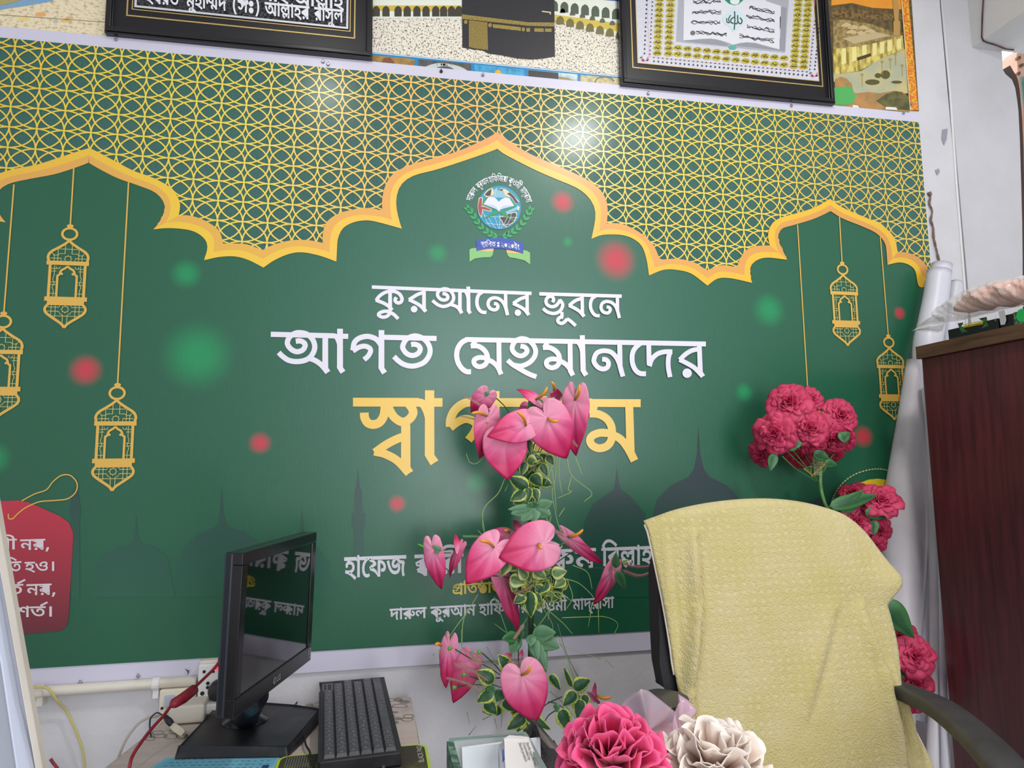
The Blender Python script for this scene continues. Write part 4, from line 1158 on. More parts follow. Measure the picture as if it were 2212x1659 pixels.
S2 = 580 / 2212
A = lambda pts: [(780 + x * S2, y * S2) for x, y in pts]
topz = -170
kp = poster('shrine_poster', 'crowded shrine courtyard poster with a black cube building, between the two framed pictures', [(700, 165), (1420, 225), (1420, topz), (700, topz)], CROWD)
pp(kp, 'white_gallery', A([(-60, -500), (2400, -500), (2400, 360), (2140, 300), (1590, 170), (1590, 40), (830, 30), (830, 150), (-60, 150)]), (232, 236, 220), 1)
pp(kp, 'yellow_gallery', A([(-60, 45), (830, 45), (830, 100), (-60, 85)]), (214, 184, 70), 2)
pp(kp, 'yellow_gallery', A([(1595, 120), (2145, 195), (2145, 265), (1595, 170)]), (214, 190, 80), 2)
pp(kp, 'blue_sky', A([(1500, -500), (2400, -500), (2400, 20), (2140, 12), (1880, -10), (1500, -60)]), (52, 84, 170), 2)
arch = lambda x, y, w, h: [(x - w, y + h), (x - w, y), (x - w * .7, y - w * .7), (x, y - w * 1.1), (x + w * .7, y - w * .7), (x + w, y), (x + w, y + h)]
for x in (125, 205, 305, 380, 460, 535, 615, 680, 745, 805):
    pp(kp, 'dark_arch', A(arch(x, 80, 30, 55)), (66, 62, 52), 3)
for i in range(9):
    x, y = 1420 + i * 85, 15 + i * 11
    pp(kp, 'dark_arch', A(arch(x, y, 32, 55)), (84, 96, 80), 3)
for i in range(7):
    x, y = 1640 + i * 82, 165 + i * 20
    pp(kp, 'dark_arch', A(arch(x, y, 32, 35)), (120, 112, 62), 3)
    pp(kp, 'dark_arch', A(arch(x + 20, y - 72, 22, 14)), (96, 100, 86), 3)
pp(kp, 'black_cube', A([(828, -250), (1590, -200), (1597, 465), (1500, 482), (1400, 490), (1270, 478), (1160, 455), (1050, 440), (1000, 415), (920, 405), (835, 390)]), (38, 37, 40), 4, noise=((50, 48, 52), 300, 0.4, 0.6))
GB = dict(noise=((120, 100, 44), 420, 0.42, 0.58))
pp(kp, 'gold_band', A([(830, 118), (1375, 183), (1592, 186), (1592, 218), (1375, 212), (830, 155)]), (176, 156, 78), 5, **GB)
pp(kp, 'gold_door', A([(888, 166), (1040, 184), (1046, 412), (930, 398), (888, 386)]), (160, 140, 72), 5, **GB)
for q in ([(1085, 198), (1315, 224), (1315, 254), (1085, 228)], [(1362, 230), (1392, 232), (1392, 262), (1362, 260)], [(1428, 232), (1505, 235), (1505, 263), (1428, 261)], [(1515, 235), (1570, 236), (1570, 262), (1515, 262)], disc(862, 180, 15, 17, 12), disc(1062, 207, 15, 17, 12), disc(1337, 242, 14, 16, 12)):
    pp(kp, 'gold_panel', A(q), (186, 166, 80), 5, **GB)
pp(kp, 'gold_spout', A([(1490, 88), (1565, 98), (1563, 120), (1555, 120), (1553, 106), (1490, 98)]), (214, 206, 150), 5)
pp(kp, 'blue_margin', A([(-60, 414), (2400, 650), (2400, 900), (-60, 700)]), (20, 132, 190), 2)
pp(kp, 'white_rule', A([(-60, 424), (2400, 660), (2400, 654), (-60, 418)]), (232, 236, 240), 3)
for q, c in (([(-60, 440), (440, 487), (444, 660), (-60, 660)], (176, 136, 66)), ([(472, 490), (905, 526), (909, 800), (474, 800)], (92, 92, 86)), ([(930, 530), (1345, 572), (1350, 800), (932, 800)], (70, 168, 214)), ([(1376, 576), (1783, 612), (1786, 800), (1378, 800)], (206, 220, 222)), ([(1806, 616), (2300, 660), (2300, 800), (1808, 800)], (214, 200, 150))):
    pp(kp, 'small_picture', A(q), c, 4, noise=(tuple(int(v * .82) for v in c), 60, 0.42, 0.6))
pp(kp, 'picture_detail', A([(185, 480), (240, 470), (290, 540), (170, 520)]), (130, 74, 44), 5)
for r_ in (200, 160, 120):
    Print(PSY - 0.0018).stroke(A([(690 - r_, 600), (690 - r_ * .8, 560), (690 - r_ * .3, 530 + (200 - r_) * .1), (690 + r_ * .3, 540), (690 + r_ * .8, 575), (690 + r_, 620)]), 5).done('picture_detail', mat('silver_arc_print', (196, 206, 200), 0.4), kp)
pp(kp, 'picture_detail', A([(1100, 605), (1105, 585), (1130, 572), (1155, 590), (1158, 608)]), (226, 176, 60), 5)
pp(kp, 'picture_detail', A([(1378, 577), (1625, 600), (1630, 680), (1378, 660)]), (58, 56, 58), 5)
pp(kp, 'picture_detail', A([(1630, 630), (1700, 640), (1760, 665), (1630, 680)]), (150, 140, 90), 5)
Print(PSY - 0.0018).stroke(A([(1925, 690), (1940, 655), (1975, 635), (2050, 640), (2085, 670)]), 3).done('picture_detail', mat('arch_line_print', (120, 116, 80), 0.4), kp)

# left poster: pale sandy crowd with a blue diagonal strip
SAND = mat('pale_crowd_print', (238, 224, 188), 0.45, noise=((196, 172, 128), 95, 0.5, 0.66, (1, 1, 1.6)))
lp = poster('pilgrim_poster', 'pale sandy crowd poster with a blue diagonal strip in the top left corner', [(-140, 48), (330, 95), (330, -160), (-140, -160)], SAND)
pp(lp, 'blue_strip', [(-140, 42), (0, 21), (60, 12), (100, 5), (140, -6), (140, -40), (60, -20), (-140, 6)], (120, 168, 206), 1, noise=((150, 170, 190), 14, 0.4, 0.7))
pp(lp, 'olive_patch', [(-140, 30), (-140, -60), (40, -40), (55, -3), (20, 8), (0, 11)], (176, 166, 104), 2, noise=((150, 140, 80), 30, 0.4, 0.7))
pp(lp, 'dark_rule', [(-10, 30.5), (120, 39.5), (235, 47.5), (235, 49), (120, 41), (-10, 32)], (150, 136, 106), 1)
for x, y, w, h, c in ((88, 31, 12, 5, (236, 176, 112)), (52, 41, 14, 4, (240, 214, 130)), (120, 46, 6, 4, (186, 192, 186)), (140, 44, 10, 4, (230, 196, 110)), (150, 38, 9, 3, (224, 180, 140))):
    pp(lp, 'crowd_patch', disc(x, y, w, h, 12), c, 1)

# right poster: a mosque courtyard lit at night, orange patterned border
S3 = 892 / 2212
B = lambda pts: [(1320 + x * S3, y * S3) for x, y in pts]
rp_ = poster('night_mosque_poster', 'night mosque courtyard poster with an orange patterned border, right of the book picture', [(1790, 226), (1985, 240), (1958, topz), (1770, topz)], mat('brown_town_print', (116, 96, 56), 0.4, noise=((74, 62, 36), 60, 0.4, 0.65)))
pp(rp_, 'orange_sky', B([(1180, -400), (1560, -400), (1558, 50), (1400, 42), (1290, 16), (1180, 30)]), (236, 150, 44), 1, noise=((246, 186, 70), 6, 0.4, 0.7))
pp(rp_, 'town_row', B([(1180, 60), (1300, 52), (1430, 66), (1560, 76), (1566, 112), (1400, 104), (1180, 92)]), (140, 112, 62), 1, noise=((84, 66, 38), 90, 0.42, 0.6))
pp(rp_, 'courtyard_roof', B([(1190, 110), (1240, 104), (1400, 130), (1560, 190), (1568, 215), (1230, 262), (1190, 262)]), (176, 150, 92), 2, noise=((126, 108, 66), 70, 0.42, 0.6))
for x, y in ((1262, 128), (1300, 140), (1352, 142), (1388, 160), (1290, 165), (1340, 172)):
    pp(rp_, 'small_dome', B([(x - 34, y + 14), (x - 20, y), (x, y - 8), (x + 22, y + 2), (x + 34, y + 18)]), (206, 184, 132), 3)
pp(rp_, 'terrace', B([(1240, 205), (1420, 172), (1500, 190), (1300, 235)]), (196, 178, 134), 4)
pp(rp_, 'lit_wall', B([(1190, 262), (1380, 240), (1560, 190), (1570, 262), (1480, 300), (1330, 380), (1190, 402)]), (222, 206, 112), 4, noise=((150, 126, 50), 46, 0.42, 0.62, (1.6, 1, .5)))
for x in (1235, 1290, 1345, 1400, 1440, 1480, 1530):
    y = 255 - (x - 1235) * 0.18
    pp(rp_, 'wall_panel', B([(x, y + 8), (x + 24, y + 3), (x + 24, y + 84 - (x - 1235) * .1), (x, y + 92 - (x - 1235) * .1)]), (236, 224, 150), 5)
pp(rp_, 'dark_gate', B([(1318, 308), (1392, 284), (1394, 300), (1320, 326)]), (74, 64, 40), 6)
pp(rp_, 'plaza', B([(1190, 402), (1340, 380), (1440, 318), (1575, 262), (1590, 500), (1430, 505), (1300, 500), (1262, 420), (1190, 440)]), (176, 180, 150), 4, noise=((206, 190, 130), 16, 0.4, 0.66))
for x, y, w, h in ((1400, 440, 40, 22), (1470, 400, 26, 34), (1430, 405, 18, 20), (1530, 440, 30, 12)):
    pp(rp_, 'shrub_patch', B(disc(x, y, w, h * .7, 10)), (92, 88, 44), 5)
for x, y, h in ((1345, 400, 60), (1452, 330, 70), (1496, 318, 50), (1524, 290, 60), (1560, 350, 60)):
    Print(PSY - 0.0021).stroke(B([(x, y), (x + 1, y + h)]), 1.4, False).px(B(disc(x, y, 9, 7, 8))).done('street_lamp_print', mat('lamp_print', (170, 150, 84), 0.4), rp_)
pp(rp_, 'minaret', B([(1508, -200), (1532, -200), (1534, 20), (1543, 26), (1540, 110), (1550, 116), (1548, 190), (1514, 190), (1512, 116), (1518, 110), (1510, 26)]), (190, 150, 84), 5)
pp(rp_, 'orange_rock', B([(1200, 425), (1228, 410), (1262, 420), (1290, 450), (1298, 490), (1310, 500), (1380, 492), (1440, 500), (1510, 486), (1560, 490), (1600, 530), (1600, 600), (1195, 570)]), (190, 140, 84), 5, noise=((150, 126, 80), 22, 0.4, 0.6))
pp(rp_, 'olive_rock', B([(1420, 540), (1470, 505), (1520, 488), (1560, 495), (1598, 530), (1602, 592), (1480, 580)]), (112, 108, 62), 6, noise=((80, 80, 50), 40, 0.4, 0.6))
pp(rp_, 'green_hill', B([(1190, 470), (1262, 462), (1290, 470), (1312, 520), (1296, 556), (1250, 562), (1190, 560)]), (84, 176, 92), 7)
pp(rp_, 'orange_border', B([(1553, -400), (1590, -400), (1596, 20), (1646, 592), (1606, 590), (1560, 20)]), (224, 116, 34), 8, noise=((236, 186, 60), 130, 0.48, 0.56))
Print(PSY - 0.0031).stroke(B([(1551, -300), (1558, 20), (1603, 590)]), 1.6, False).done('border_rule', mat('border_rule_print', (240, 220, 180), 0.4), rp_)
for x0, x1, y in ((1295, 1330, 562), (1472, 1535, 572)):
    pp(rp_, 'white_label', B([(x0, y), (x1 - 8, y + 3), (x1, y + 18), (x0 - 2, y + 14)]), (232, 230, 226), 9)

# ================================================================ the two framed pictures
M_blk = mat('black_lacquer_moulding', (26, 25, 30), 0.22, spec=0.6)
M_mat = mat('black_mount', (24, 23, 28), 0.35)
M_gl = mat('gold_mount_line', (206, 178, 112), 0.35, metal=0.4)
FY = 1.735


def frame_rect(bl, br, up):
    a, b = PY(*bl, FY), PY(*br, FY)
    z = (a.z + b.z) / 2
    return [a.x, b.x, z, z + up]


def ring_boxes(mb, r, w, y0, y1):
    x0, x1, z0, z1 = r
    mb.box((x0, y0, z0), (x1, y1, z0 + w)).box((x0, y0, z1 - w), (x1, y1, z1)).box((x0, y0, z0 + w), (x0 + w, y1, z1 - w)).box((x1 - w, y0, z0 + w), (x1, y1, z1 - w))


def framed(label, bl, br, up):
    r = frame_rect(bl, br, up)
    t = thing('picture_frame', label, 'picture', ((r[0] + r[1]) / 2, FY, r[2]))
    mb = MB()
    ring_boxes(mb, r, 0.013, FY - 0.006, WALL - 0.004)
    ring_boxes(mb, [r[0] + .004, r[1] - .004, r[2] + .004, r[3] - .004], 0.0105, FY - 0.011, FY - 0.005)
    ring_boxes(mb, [r[0] + .0125, r[1] - .0125, r[2] + .0125, r[3] - .0125], 0.004, FY - 0.003, FY + 0.004)
    obj('moulding', mb, M_blk, t, bevel=0.0018)
    obj('mount', MB().box((r[0] + .013, FY + 0.003, r[2] + .013), (r[1] - .013, FY + 0.007, r[3] - .013)), M_mat, t)
    return t, r


t, r = framed('black framed white Bengali calligraphy picture at the top left above the banner', (227, 70), (804, 131), 0.42)
g1 = frame_rect((272, 31), (767, 85), 0.34)
mb = MB()
ring_boxes(mb, g1, 0.0032, FY + 0.0015, FY + 0.004)
g2 = frame_rect((284, 17), (757, 70), 0.31)
ring_boxes(mb, g2, 0.0022, FY + 0.0015, FY + 0.004)
obj('gold_line', mb, M_gl, t)
g3 = frame_rect((290, 15), (752, 63), 0.29)
obj('embossed_plate', MB().box((g3[0], FY + 0.0012, g3[2]), (g3[1], FY + 0.003, g3[3])), mat('embossed_dark_foil', (74, 74, 78), 0.3, metal=0.5, noise=((30, 30, 34), 130, 0.4, 0.6), bump=(160, 0.9)), t)
mb = MB()
ring_boxes(mb, g3, 0.005, FY - 0.0005, FY + 0.002)
obj('silver_border', mb, mat('silver_foil', (226, 226, 232), 0.25, metal=0.3), t)
M_fw = mat('white_foil_lettering', (236, 236, 242), 0.3)
lx = lambda x, y0: (x, y0 + (x - 680) * 0.1)
for w, x0, x1, y0, h in [('হযরত', 315, 386, 17, 25), ('মুহাম্মদ', 402, 489, 17, 25), ('(সঃ)', 500, 563, 17, 25), ('আল্লাহর', 572, 668, 17, 26), ('রাসুল', 679, 741, 17, 26), ('নাই', 565, 622, -14, 26), ('মাবুদ', 478, 556, -14, 26), ('আল্লাহ', 634, 742, -14, 28)]:
    pr = Print(FY - 0.0008)
    put_word(pr, w, lx(x0, y0), lx(x1, y0), h, 22)
    pr.done('foil_lettering', M_fw, t)

t, r = framed('black framed open book print with gold medallions at the top right above the banner', (1342, 187), (1802, 223), 0.46)
S5 = 480 / 2212
D = lambda pts: [(1340 + x * S5, y * S5) for x, y in pts]
g1 = frame_rect((1366.5, 148), (1779, 185), 0.39)
mb = MB()
ring_boxes(mb, g1, 0.003, FY + 0.0015, FY + 0.004)
obj('gold_line', mb, M_gl, t)
PR = FY + 0.0015
g2 = frame_rect((1379, 137), (1769, 171.5), 0.36)
sh = obj('print_sheet', MB().box((g2[0], PR, g2[2]), (g2[1], PR + 0.0015, g2[3])), mat('white_print_paper', (216, 216, 224), 0.4, noise=((200, 200, 208), 400, 0.4, 0.6)), t)
mb = MB()
ring_boxes(mb, [g2[0] - .002, g2[1] + .002, g2[2] - .002, g2[3] + .002], 0.002, PR - 0.0003, PR + 0.001)
obj('gold_edge', mb, M_gl, t)
rnd = random.Random(8)
M_med = mat('gold_medallion_print', (206, 190, 74), 0.35, noise=((150, 136, 46), 160, 0.42, 0.6))
M_scr = mat('dark_script_print', (66, 62, 34), 0.4)
cents = []
for k in range(14):
    cents += [(370 + k * 2.2, 530 - k * 53.5), (480 + k * 2.2, 537 - k * 54)]
for k in range(14):
    cents += [(1730 + k * 3.6, 661 - k * 51), (1825 + k * 3.8, 668 - k * 51.5)]
for k in range(12):
    cents += [(575 + k * 96, 477 + k * 9.3), (575 + k * 96, 540 + k * 9.8)]


def scribble(p, cx, cy, w, h, n, lw):
    pts = [(cx - w + 2 * w * i / n, cy + h * rnd.uniform(-1, 1)) for i in range(n + 1)]
    p.stroke(D(pts), lw, True, 3)


sc1 = None
for x, y in cents:
    if y < -120:
        continue
    o = Print(PR - 0.0004).px(D(disc(x, y, 46, 27, 20))).done('gold_medallion', M_med, sh)
    p = Print(PR - 0.0007)
    scribble(p, x, y, 30, 13, 7, 1.1)
    scribble(p, x, y - 2, 26, 8, 5, 0.9)
    p.done('medallion_script', M_scr, o) if False else p.done('medallion_script', M_scr, sh)
pd, pk = Print(PR - 0.0003), Print(PR - 0.0003)
for k in range(36):
    x, y = 335 + k * 43.5, 610 + k * 4.0
    pd.px(D([(x - 11, y), (x, y - 12), (x + 11, y), (x, y + 12)]))
    pk.px(D([(x - 12, y - 32), (x, y - 44), (x + 12, y - 32)]))
pd.done('blue_border_marks', mat('dark_blue_ornament_print', (52, 60, 84), 0.4), sh)
pk.done('dark_border_marks', M_scr, sh)
pds, pks = [Print(PR - 0.0003), Print(PR - 0.0003)], [Print(PR - 0.0003), Print(PR - 0.0003)]
for k in range(14):
    for i_, (x, y) in enumerate(((240 + k * 2.0, 532 - k * 44), (1935 + k * 4, 690 - k * 37))):
        pds[i_].px(D([(x - 11, y), (x, y - 12), (x + 11, y), (x, y + 12)]))
    for i_, (x, y) in enumerate(((296 + k * 2.0, 540 - k * 40), (1888 + k * 4, 690 - k * 37))):
        pks[i_].px(D([(x - 8, y - 10), (x + 10, y), (x - 8, y + 10)]))
for q_ in pds:
    q_.done('blue_border_marks', MATS['dark_blue_ornament_print'], sh)
for q_ in pks:
    q_.done('dark_border_marks', M_scr, sh)
pr = Print(PR - 0.0002)
pr.stroke(D([(262, -300), (285, 560), (900, 625), (1880, 715), (1960, -300)]), 0.8, False).done('pink_rule', mat('pink_rule_print', (226, 150, 190), 0.4), sh)
for cx, cy in ((230, 590), (1915, 745)):
    for dx, dy, c in ((-22, -18, (40, 120, 96)), (0, 14, (200, 52, 110)), (38, 8, (60, 40, 60)), (44, -14, (222, 120, 160)), (-10, 4, (196, 60, 110))):
        Print(PR - 0.0003).px(D([(cx + dx - 18, cy + dy + 8), (cx + dx, cy + dy - 12), (cx + dx + 18, cy + dy - 2), (cx + dx + 4, cy + dy + 10)])).done('corner_flower', mat('corner_%d_%d_print' % (c[0], c[1]), c, 0.4), sh)


def dp_(name, ring, rgb, k):
    return Print(PR - 0.0003 * k).px(D(ring)).done(name, mat('book_' + name + '_%d' % rgb[0], rgb, 0.4), sh)


dp_('book_cover', [(595, -300), (555, 415), (1640, 525), (1700, -300)], (172, 174, 182), 1)
dp_('book_page', [(640, -300), (628, 402), (800, 390), (940, 388), (1060, 420), (1120, 445), (1200, 425), (1330, 425), (1480, 465), (1588, 492), (1600, 60), (1450, 10), (1430, -300)], (224, 224, 230), 2)
dp_('page_shade', [(628, 404), (800, 388), (900, 384), (1010, 405), (1080, 440), (1060, 452)], (150, 152, 160), 3)
dp_('page_shade', [(1140, 448), (1250, 420), (1350, 428), (1480, 468), (1600, 500)], (150, 152, 160), 3)
dp_('page_edge', [(1590, 60), (1655, 80), (1640, 512), (1586, 495)], (150, 152, 160), 2)
dp_('green_clasp', [(1075, 470), (1100, 448), (1145, 450), (1162, 475), (1140, 492), (1095, 492)], (90, 176, 156), 4)
dp_('green_emblem', [(1030, -10), (1090, -60), (1180, -60), (1225, 0), (1180, 40), (1135, 52), (1080, 35)], (30, 140, 106), 4)
dp_('emblem_centre', disc(1140, 12, 48, 34, 16), (222, 232, 230), 5)
dp_('name_medallion', [(1010, 185), (1040, 140), (1090, 110), (1135, 60), (1175, 110), (1225, 140), (1255, 190), (1225, 240), (1180, 268), (1130, 325), (1085, 265), (1035, 232)], (206, 226, 228), 4)
nm = Print(PR - 0.0016)
for pts, w in (([(1138, 112), (1140, 200), (1134, 296)], 2.4), ([(1168, 150), (1172, 215), (1198, 236), (1212, 205), (1190, 175)], 2.4), ([(1168, 215), (1160, 236), (1136, 232)], 2.2), ([(1134, 170), (1104, 190), (1102, 222), (1128, 232)], 2.4), ([(1098, 150), (1078, 190), (1086, 224), (1062, 218), (1060, 180)], 2.0)):
    nm.stroke(D(pts), w)
nm.done('name_calligraphy', mat('dark_green_script_print', (44, 66, 62), 0.4), sh)
for x0, x1, y, dy in ((725, 1000, 20, -6), (715, 1005, 118, 6), (705, 995, 220, 6), (755, 1060, 322, 24), (1285, 1535, 70, 60), (1255, 1535, 160, 50), (1262, 1535, 260, 50), (1185, 1530, 360, 50)):
    p = Print(PR - 0.0012)
    n = 13
    for yy, a, w in ((0, 1, 1.5), (-10, .8, 1.0), (8, .7, 1.0)):
        p.stroke(D([(x0 + (x1 - x0) * i / n, y + dy * i / n + yy + a * rnd.uniform(-17, 17)) for i in range(n + 1)]), w, True, 4)
    p.done('script_line', M_scr if False else mat('black_script_print', (48, 48, 52), 0.4), sh)
dp_('script_roundel', disc(722, 328, 26, 24, 14), (110, 110, 114), 4)

# ================================================================ screws in the banner's edge
M_scw = mat('zinc_screw', (176, 176, 178), 0.3, metal=0.8)
SCREWS = [(251, 86, 'left screw under the calligraphy picture, in the white banner edge'), (285, 80, 'second screw under the left corner of the calligraphy picture'), (698, 134, 'right screw under the calligraphy picture, beside its twin'), (709, 140, 'lower screw of the pair under the calligraphy picture'), (953, 155, 'dark rusty screw in the white edge below the shrine poster'), (1043, 163, 'small bright screw in the white edge below the shrine poster'), (1400, 203, 'left screw under the open book picture'), (1709, 229, 'right screw under the open book picture'), (1951, 245, 'screw below the white label of the night mosque poster'), (1968, 225, 'screw in the orange border corner of the night mosque poster'), (1991, 400, 'lone screw on the right white edge of the banner'), (1421, 1383, 'screw in the lower white banner edge beside the towel'), (174, 1474, 'screw above the white conduit in the lower white banner edge'), (299, 1460, 'small screw left of the conduit clip in the lower white edge')]
for x, y, lab in SCREWS:
    yb = BAN - 0.0005
    if y == 225:
        yb = PSY - 0.003
    c = PY(x, y, yb)
    mb = MB().lathe(c, [(0.0035, 0), (0.0042, 0.0012), (0.0040, 0.0035), (0.0024, 0.0050)], 12, (0, -1, 0))
    mb.tube([c, c + Vector((0, -0.0045, 0.006))], 0.0012, 6)
    tag(obj('screw', mb, mat('rusty_screw', (60, 52, 50), 0.6, metal=0.5) if 'rusty' in lab else M_scw), lab, 'screw', 'screws along the banner edges')

# ================================================================ artificial anthurium garland
def at_px(p, base):
    return p


SPATHE = ramp_mat('anthurium_pink', [(0.0, (236, 160, 186)), (0.26, (234, 140, 174)), (0.46, (224, 92, 142)), (0.68, (208, 48, 106)), (1.0, (188, 26, 84))], 1, 0, 1, 0.42, 0.4, 'UV')
SPATHE_B = ramp_mat('anthurium_rose', [(0.0, (226, 140, 172)), (0.35, (206, 90, 132)), (0.7, (186, 42, 92)), (1.0, (172, 24, 74))], 1, 0, 1, 0.45, 0.35, 'UV')
SPADIX = ramp_mat('spadix_orange', [(0, (150, 130, 50)), (0.4, (222, 150, 50)), (1, (244, 160, 62))], 0, 0, 1, 0.5, 0.4, 'UV')


def leaf_mat(name, mid, edge, lo, hi):
    m = bpy.data.materials.new(name)
    m.use_nodes = True
    nt = m.node_tree
    b = nt.nodes['Principled BSDF']
    b.inputs['Roughness'].default_value = 0.45
    tc = nt.nodes.new('ShaderNodeTexCoord')
    sp = nt.nodes.new('ShaderNodeSeparateXYZ')
    nt.links.new(tc.outputs['UV'], sp.inputs[0])
    nz = nt.nodes.new('ShaderNodeTexNoise')
    nz.inputs['Scale'].default_value = 7
    nz.inputs['Detail'].default_value = 4
    nt.links.new(tc.outputs['UV'], nz.inputs['Vector'])
    ad = nt.nodes.new('ShaderNodeMath')
    ad.operation = 'MULTIPLY_ADD'
    ad.inputs[1].default_value = 0.55
    nt.links.new(nz.outputs['Fac'], ad.inputs[0])
    nt.links.new(sp.outputs[0], ad.inputs[2])
    rp = nt.nodes.new('ShaderNodeValToRGB')
    rp.color_ramp.elements[0].position = lo
    rp.color_ramp.elements[0].color = (*lin(mid), 1)
    rp.color_ramp.elements[1].position = hi
    rp.color_ramp.elements[1].color = (*lin(edge), 1)
    nt.links.new(ad.outputs[0], rp.inputs[0])
    nt.links.new(rp.outputs[0], b.inputs['Base Color'])
    return m


LEAFV = leaf_mat('variegated_leaf', (38, 82, 48), (186, 200, 92), 0.93, 1.03)
LEAFV2 = leaf_mat('pale_variegated_leaf', (86, 124, 66), (204, 210, 130), 0.72, 0.95)
LEAFG = leaf_mat('plain_green_leaf', (72, 118, 82), (96, 142, 100), 0.6, 1.1)
LEAFD = leaf_mat('dark_rose_leaf', (44, 92, 56), (66, 120, 66), 0.5, 1.1)

HEART = [(0, 1.0), (6, .94), (13, .865), (25, .785), (40, .72), (55, .67), (70, .62), (85, .585), (100, .56), (115, .53), (130, .49), (145, .43), (158, .34), (170, .22), (180, .10)]


def hr(a):
    a = abs(a)
    for (a0, r0), (a1, r1) in zip(HEART, HEART[1:]):
        if a <= a1:
            return r0 + (r1 - r0) * (a - a0) / (a1 - a0)
    return HEART[-1][1]


def spathe(parent, base, tip, hw, Yb, Yt, m=SPATHE, tilt=0.0, cup=0.10, spad=None, seed=0, sc=1.0):
    """heart shaped bract from its notch (base) to its tip; hw = half width in picture units"""
    rnd = random.Random(seed + int(base[0] * 7 + base[1]))
    B, T = PY(*base, Yb), PY(*tip, Yt)
    ax = T - B
    Lh = ax.length
    ax.normalize()
    view = (CAM - B).normalized()
    nrm = (view - ax * view.dot(ax)).normalized()
    sd = ax.cross(nrm).normalized()
    nrm = (nrm * math.cos(tilt) + sd * math.sin(tilt)).normalized()
    sd = ax.cross(nrm).normalized()
    W = hw * wdep(B) / F / 0.60
    nr, na = 12, 60
    ph = rnd.uniform(0, 6)
    mb = MB()
    vs, uv = [], []
    for i in range(nr + 1):
        r = i / nr
        for k in range(na + 1):
            a = -180 + 360 * k / na
            R = hr(a) * r
            p, q = R * math.cos(math.radians(a)), R * math.sin(math.radians(a))
            wav = 0.018 * r ** 3 * math.sin(math.radians(a) * 5 + ph) + 0.006 * r ** 4 * math.sin(math.radians(a) * 17 + ph)
            vein = 0.030 * r * (1 - 0.3 * r) * abs(math.sin(math.radians(a) * 4.5)) * (1 if abs(a) < 150 else .3)
            z = cup * (-(R * R) * 0.9 + 0.25 * R) + wav + vein - 0.10 * max(0, p) ** 2 * 0.6
            cr = -0.03 * math.exp(-((a / 7) ** 2)) * r
            vs.append(B + ax * p * Lh + sd * q * W + nrm * (z + cr) * Lh)
            uv.append((0.5 + q * 0.5, min(1, max(0.001, 0.12 + p * 0.55 + R * 0.36 + 0.02 * math.sin(a * .6)))))
    fs = []
    w = na + 1
    for i in range(nr):
        for k in range(na):
            fs.append((i * w + k, i * w + k + 1, (i + 1) * w + k + 1, (i + 1) * w + k))
    mb.add(vs, fs, uv)
    o = obj('spathe', mb, m, parent, smooth=True, origin=B, solid=0.0007)
    if spad:
        (x0, y0), (x1, y1) = spad
        p0, p1 = PY(x0, y0, Yb - 0.004), PY(x1, y1, Yb - 0.030)
        bend = (p1 - p0).cross(view).normalized() * (p1 - p0).length * 0.10
        pts = [p0 + (p1 - p0) * t + bend * math.sin(math.pi * t) + view * 0.008 * math.sin(math.pi * t) for t in [i / 8 for i in range(9)]]
        sm = MB()
        n0 = len(pts)
        sm.tube(pts, [0.0030, 0.0034, 0.0036, 0.0037, 0.0037, 0.0036, 0.0034, 0.0030, 0.0016], 9)
        sm.uv = [((i // 9) / 8 + .001, 0.5) for i in range(len(sm.v))]
        obj('spadix', sm, SPADIX, o, smooth=True)
    return o


def leaf(parent, base, tip, hw, Yb, Yt=None, m=None, fold=0.25, droop=0.12, name='leaf', sharp=0.85, twist=0.0):
    m = m or LEAFV
    Yt = Yb if Yt is None else Yt
    B, T = PY(*base, Yb), PY(*tip, Yt)
    ax = T - B
    Lh = ax.length
    ax.normalize()
    view = (CAM - B).normalized()
    nrm = (view - ax * view.dot(ax)).normalized()
    sd = ax.cross(nrm).normalized()
    nrm = (nrm * math.cos(twist) + sd * math.sin(twist)).normalized()
    sd = ax.cross(nrm).normalized()
    W = hw * wdep(B) / F
    nu, nv = 12, 8
    vs, uv = [], []
    for i in range(nu + 1):
        t = i / nu
        w = (math.sin(math.pi * t ** (sharp * .9)) ** 0.85 * (1.12 - 0.35 * t) if 0 < t < 1 else 0.0) * W * 1.15 + 0.0005
        for j in range(nv + 1):
            v = 2 * j / nv - 1
            z = -fold * abs(v) * w + droop * Lh * math.sin(math.pi * t) * 0.5 + 0.05 * w * math.sin(9 * t + v)
            vs.append(B + ax * t * Lh + sd * v * w + nrm * z)
            uv.append((max(abs(v), abs(2 * t - 1) ** 3 * 0.9), t + .001))
    fs = []
    k = nv + 1
    for i in range(nu):
        for j in range(nv):
            fs.append((i * k + j, i * k + j + 1, (i + 1) * k + j + 1, (i + 1) * k + j))
    return obj(name, MB().add(vs, fs, uv), m, parent, smooth=True, origin=B, solid=0.0004)


def stem(parent, pts, Y0, Y1, r, m, name='stem', n=6, sm=6):
    P = cat_rom(pts, sm)
    N = len(P) - 1
    return obj(name, MB().tube([PY(x, y, Y0 + (Y1 - Y0) * i / N) for i, (x, y) in enumerate(P)], [r * (1 - 0.45 * i / N) for i in range(N + 1)], n), m, parent, smooth=True)


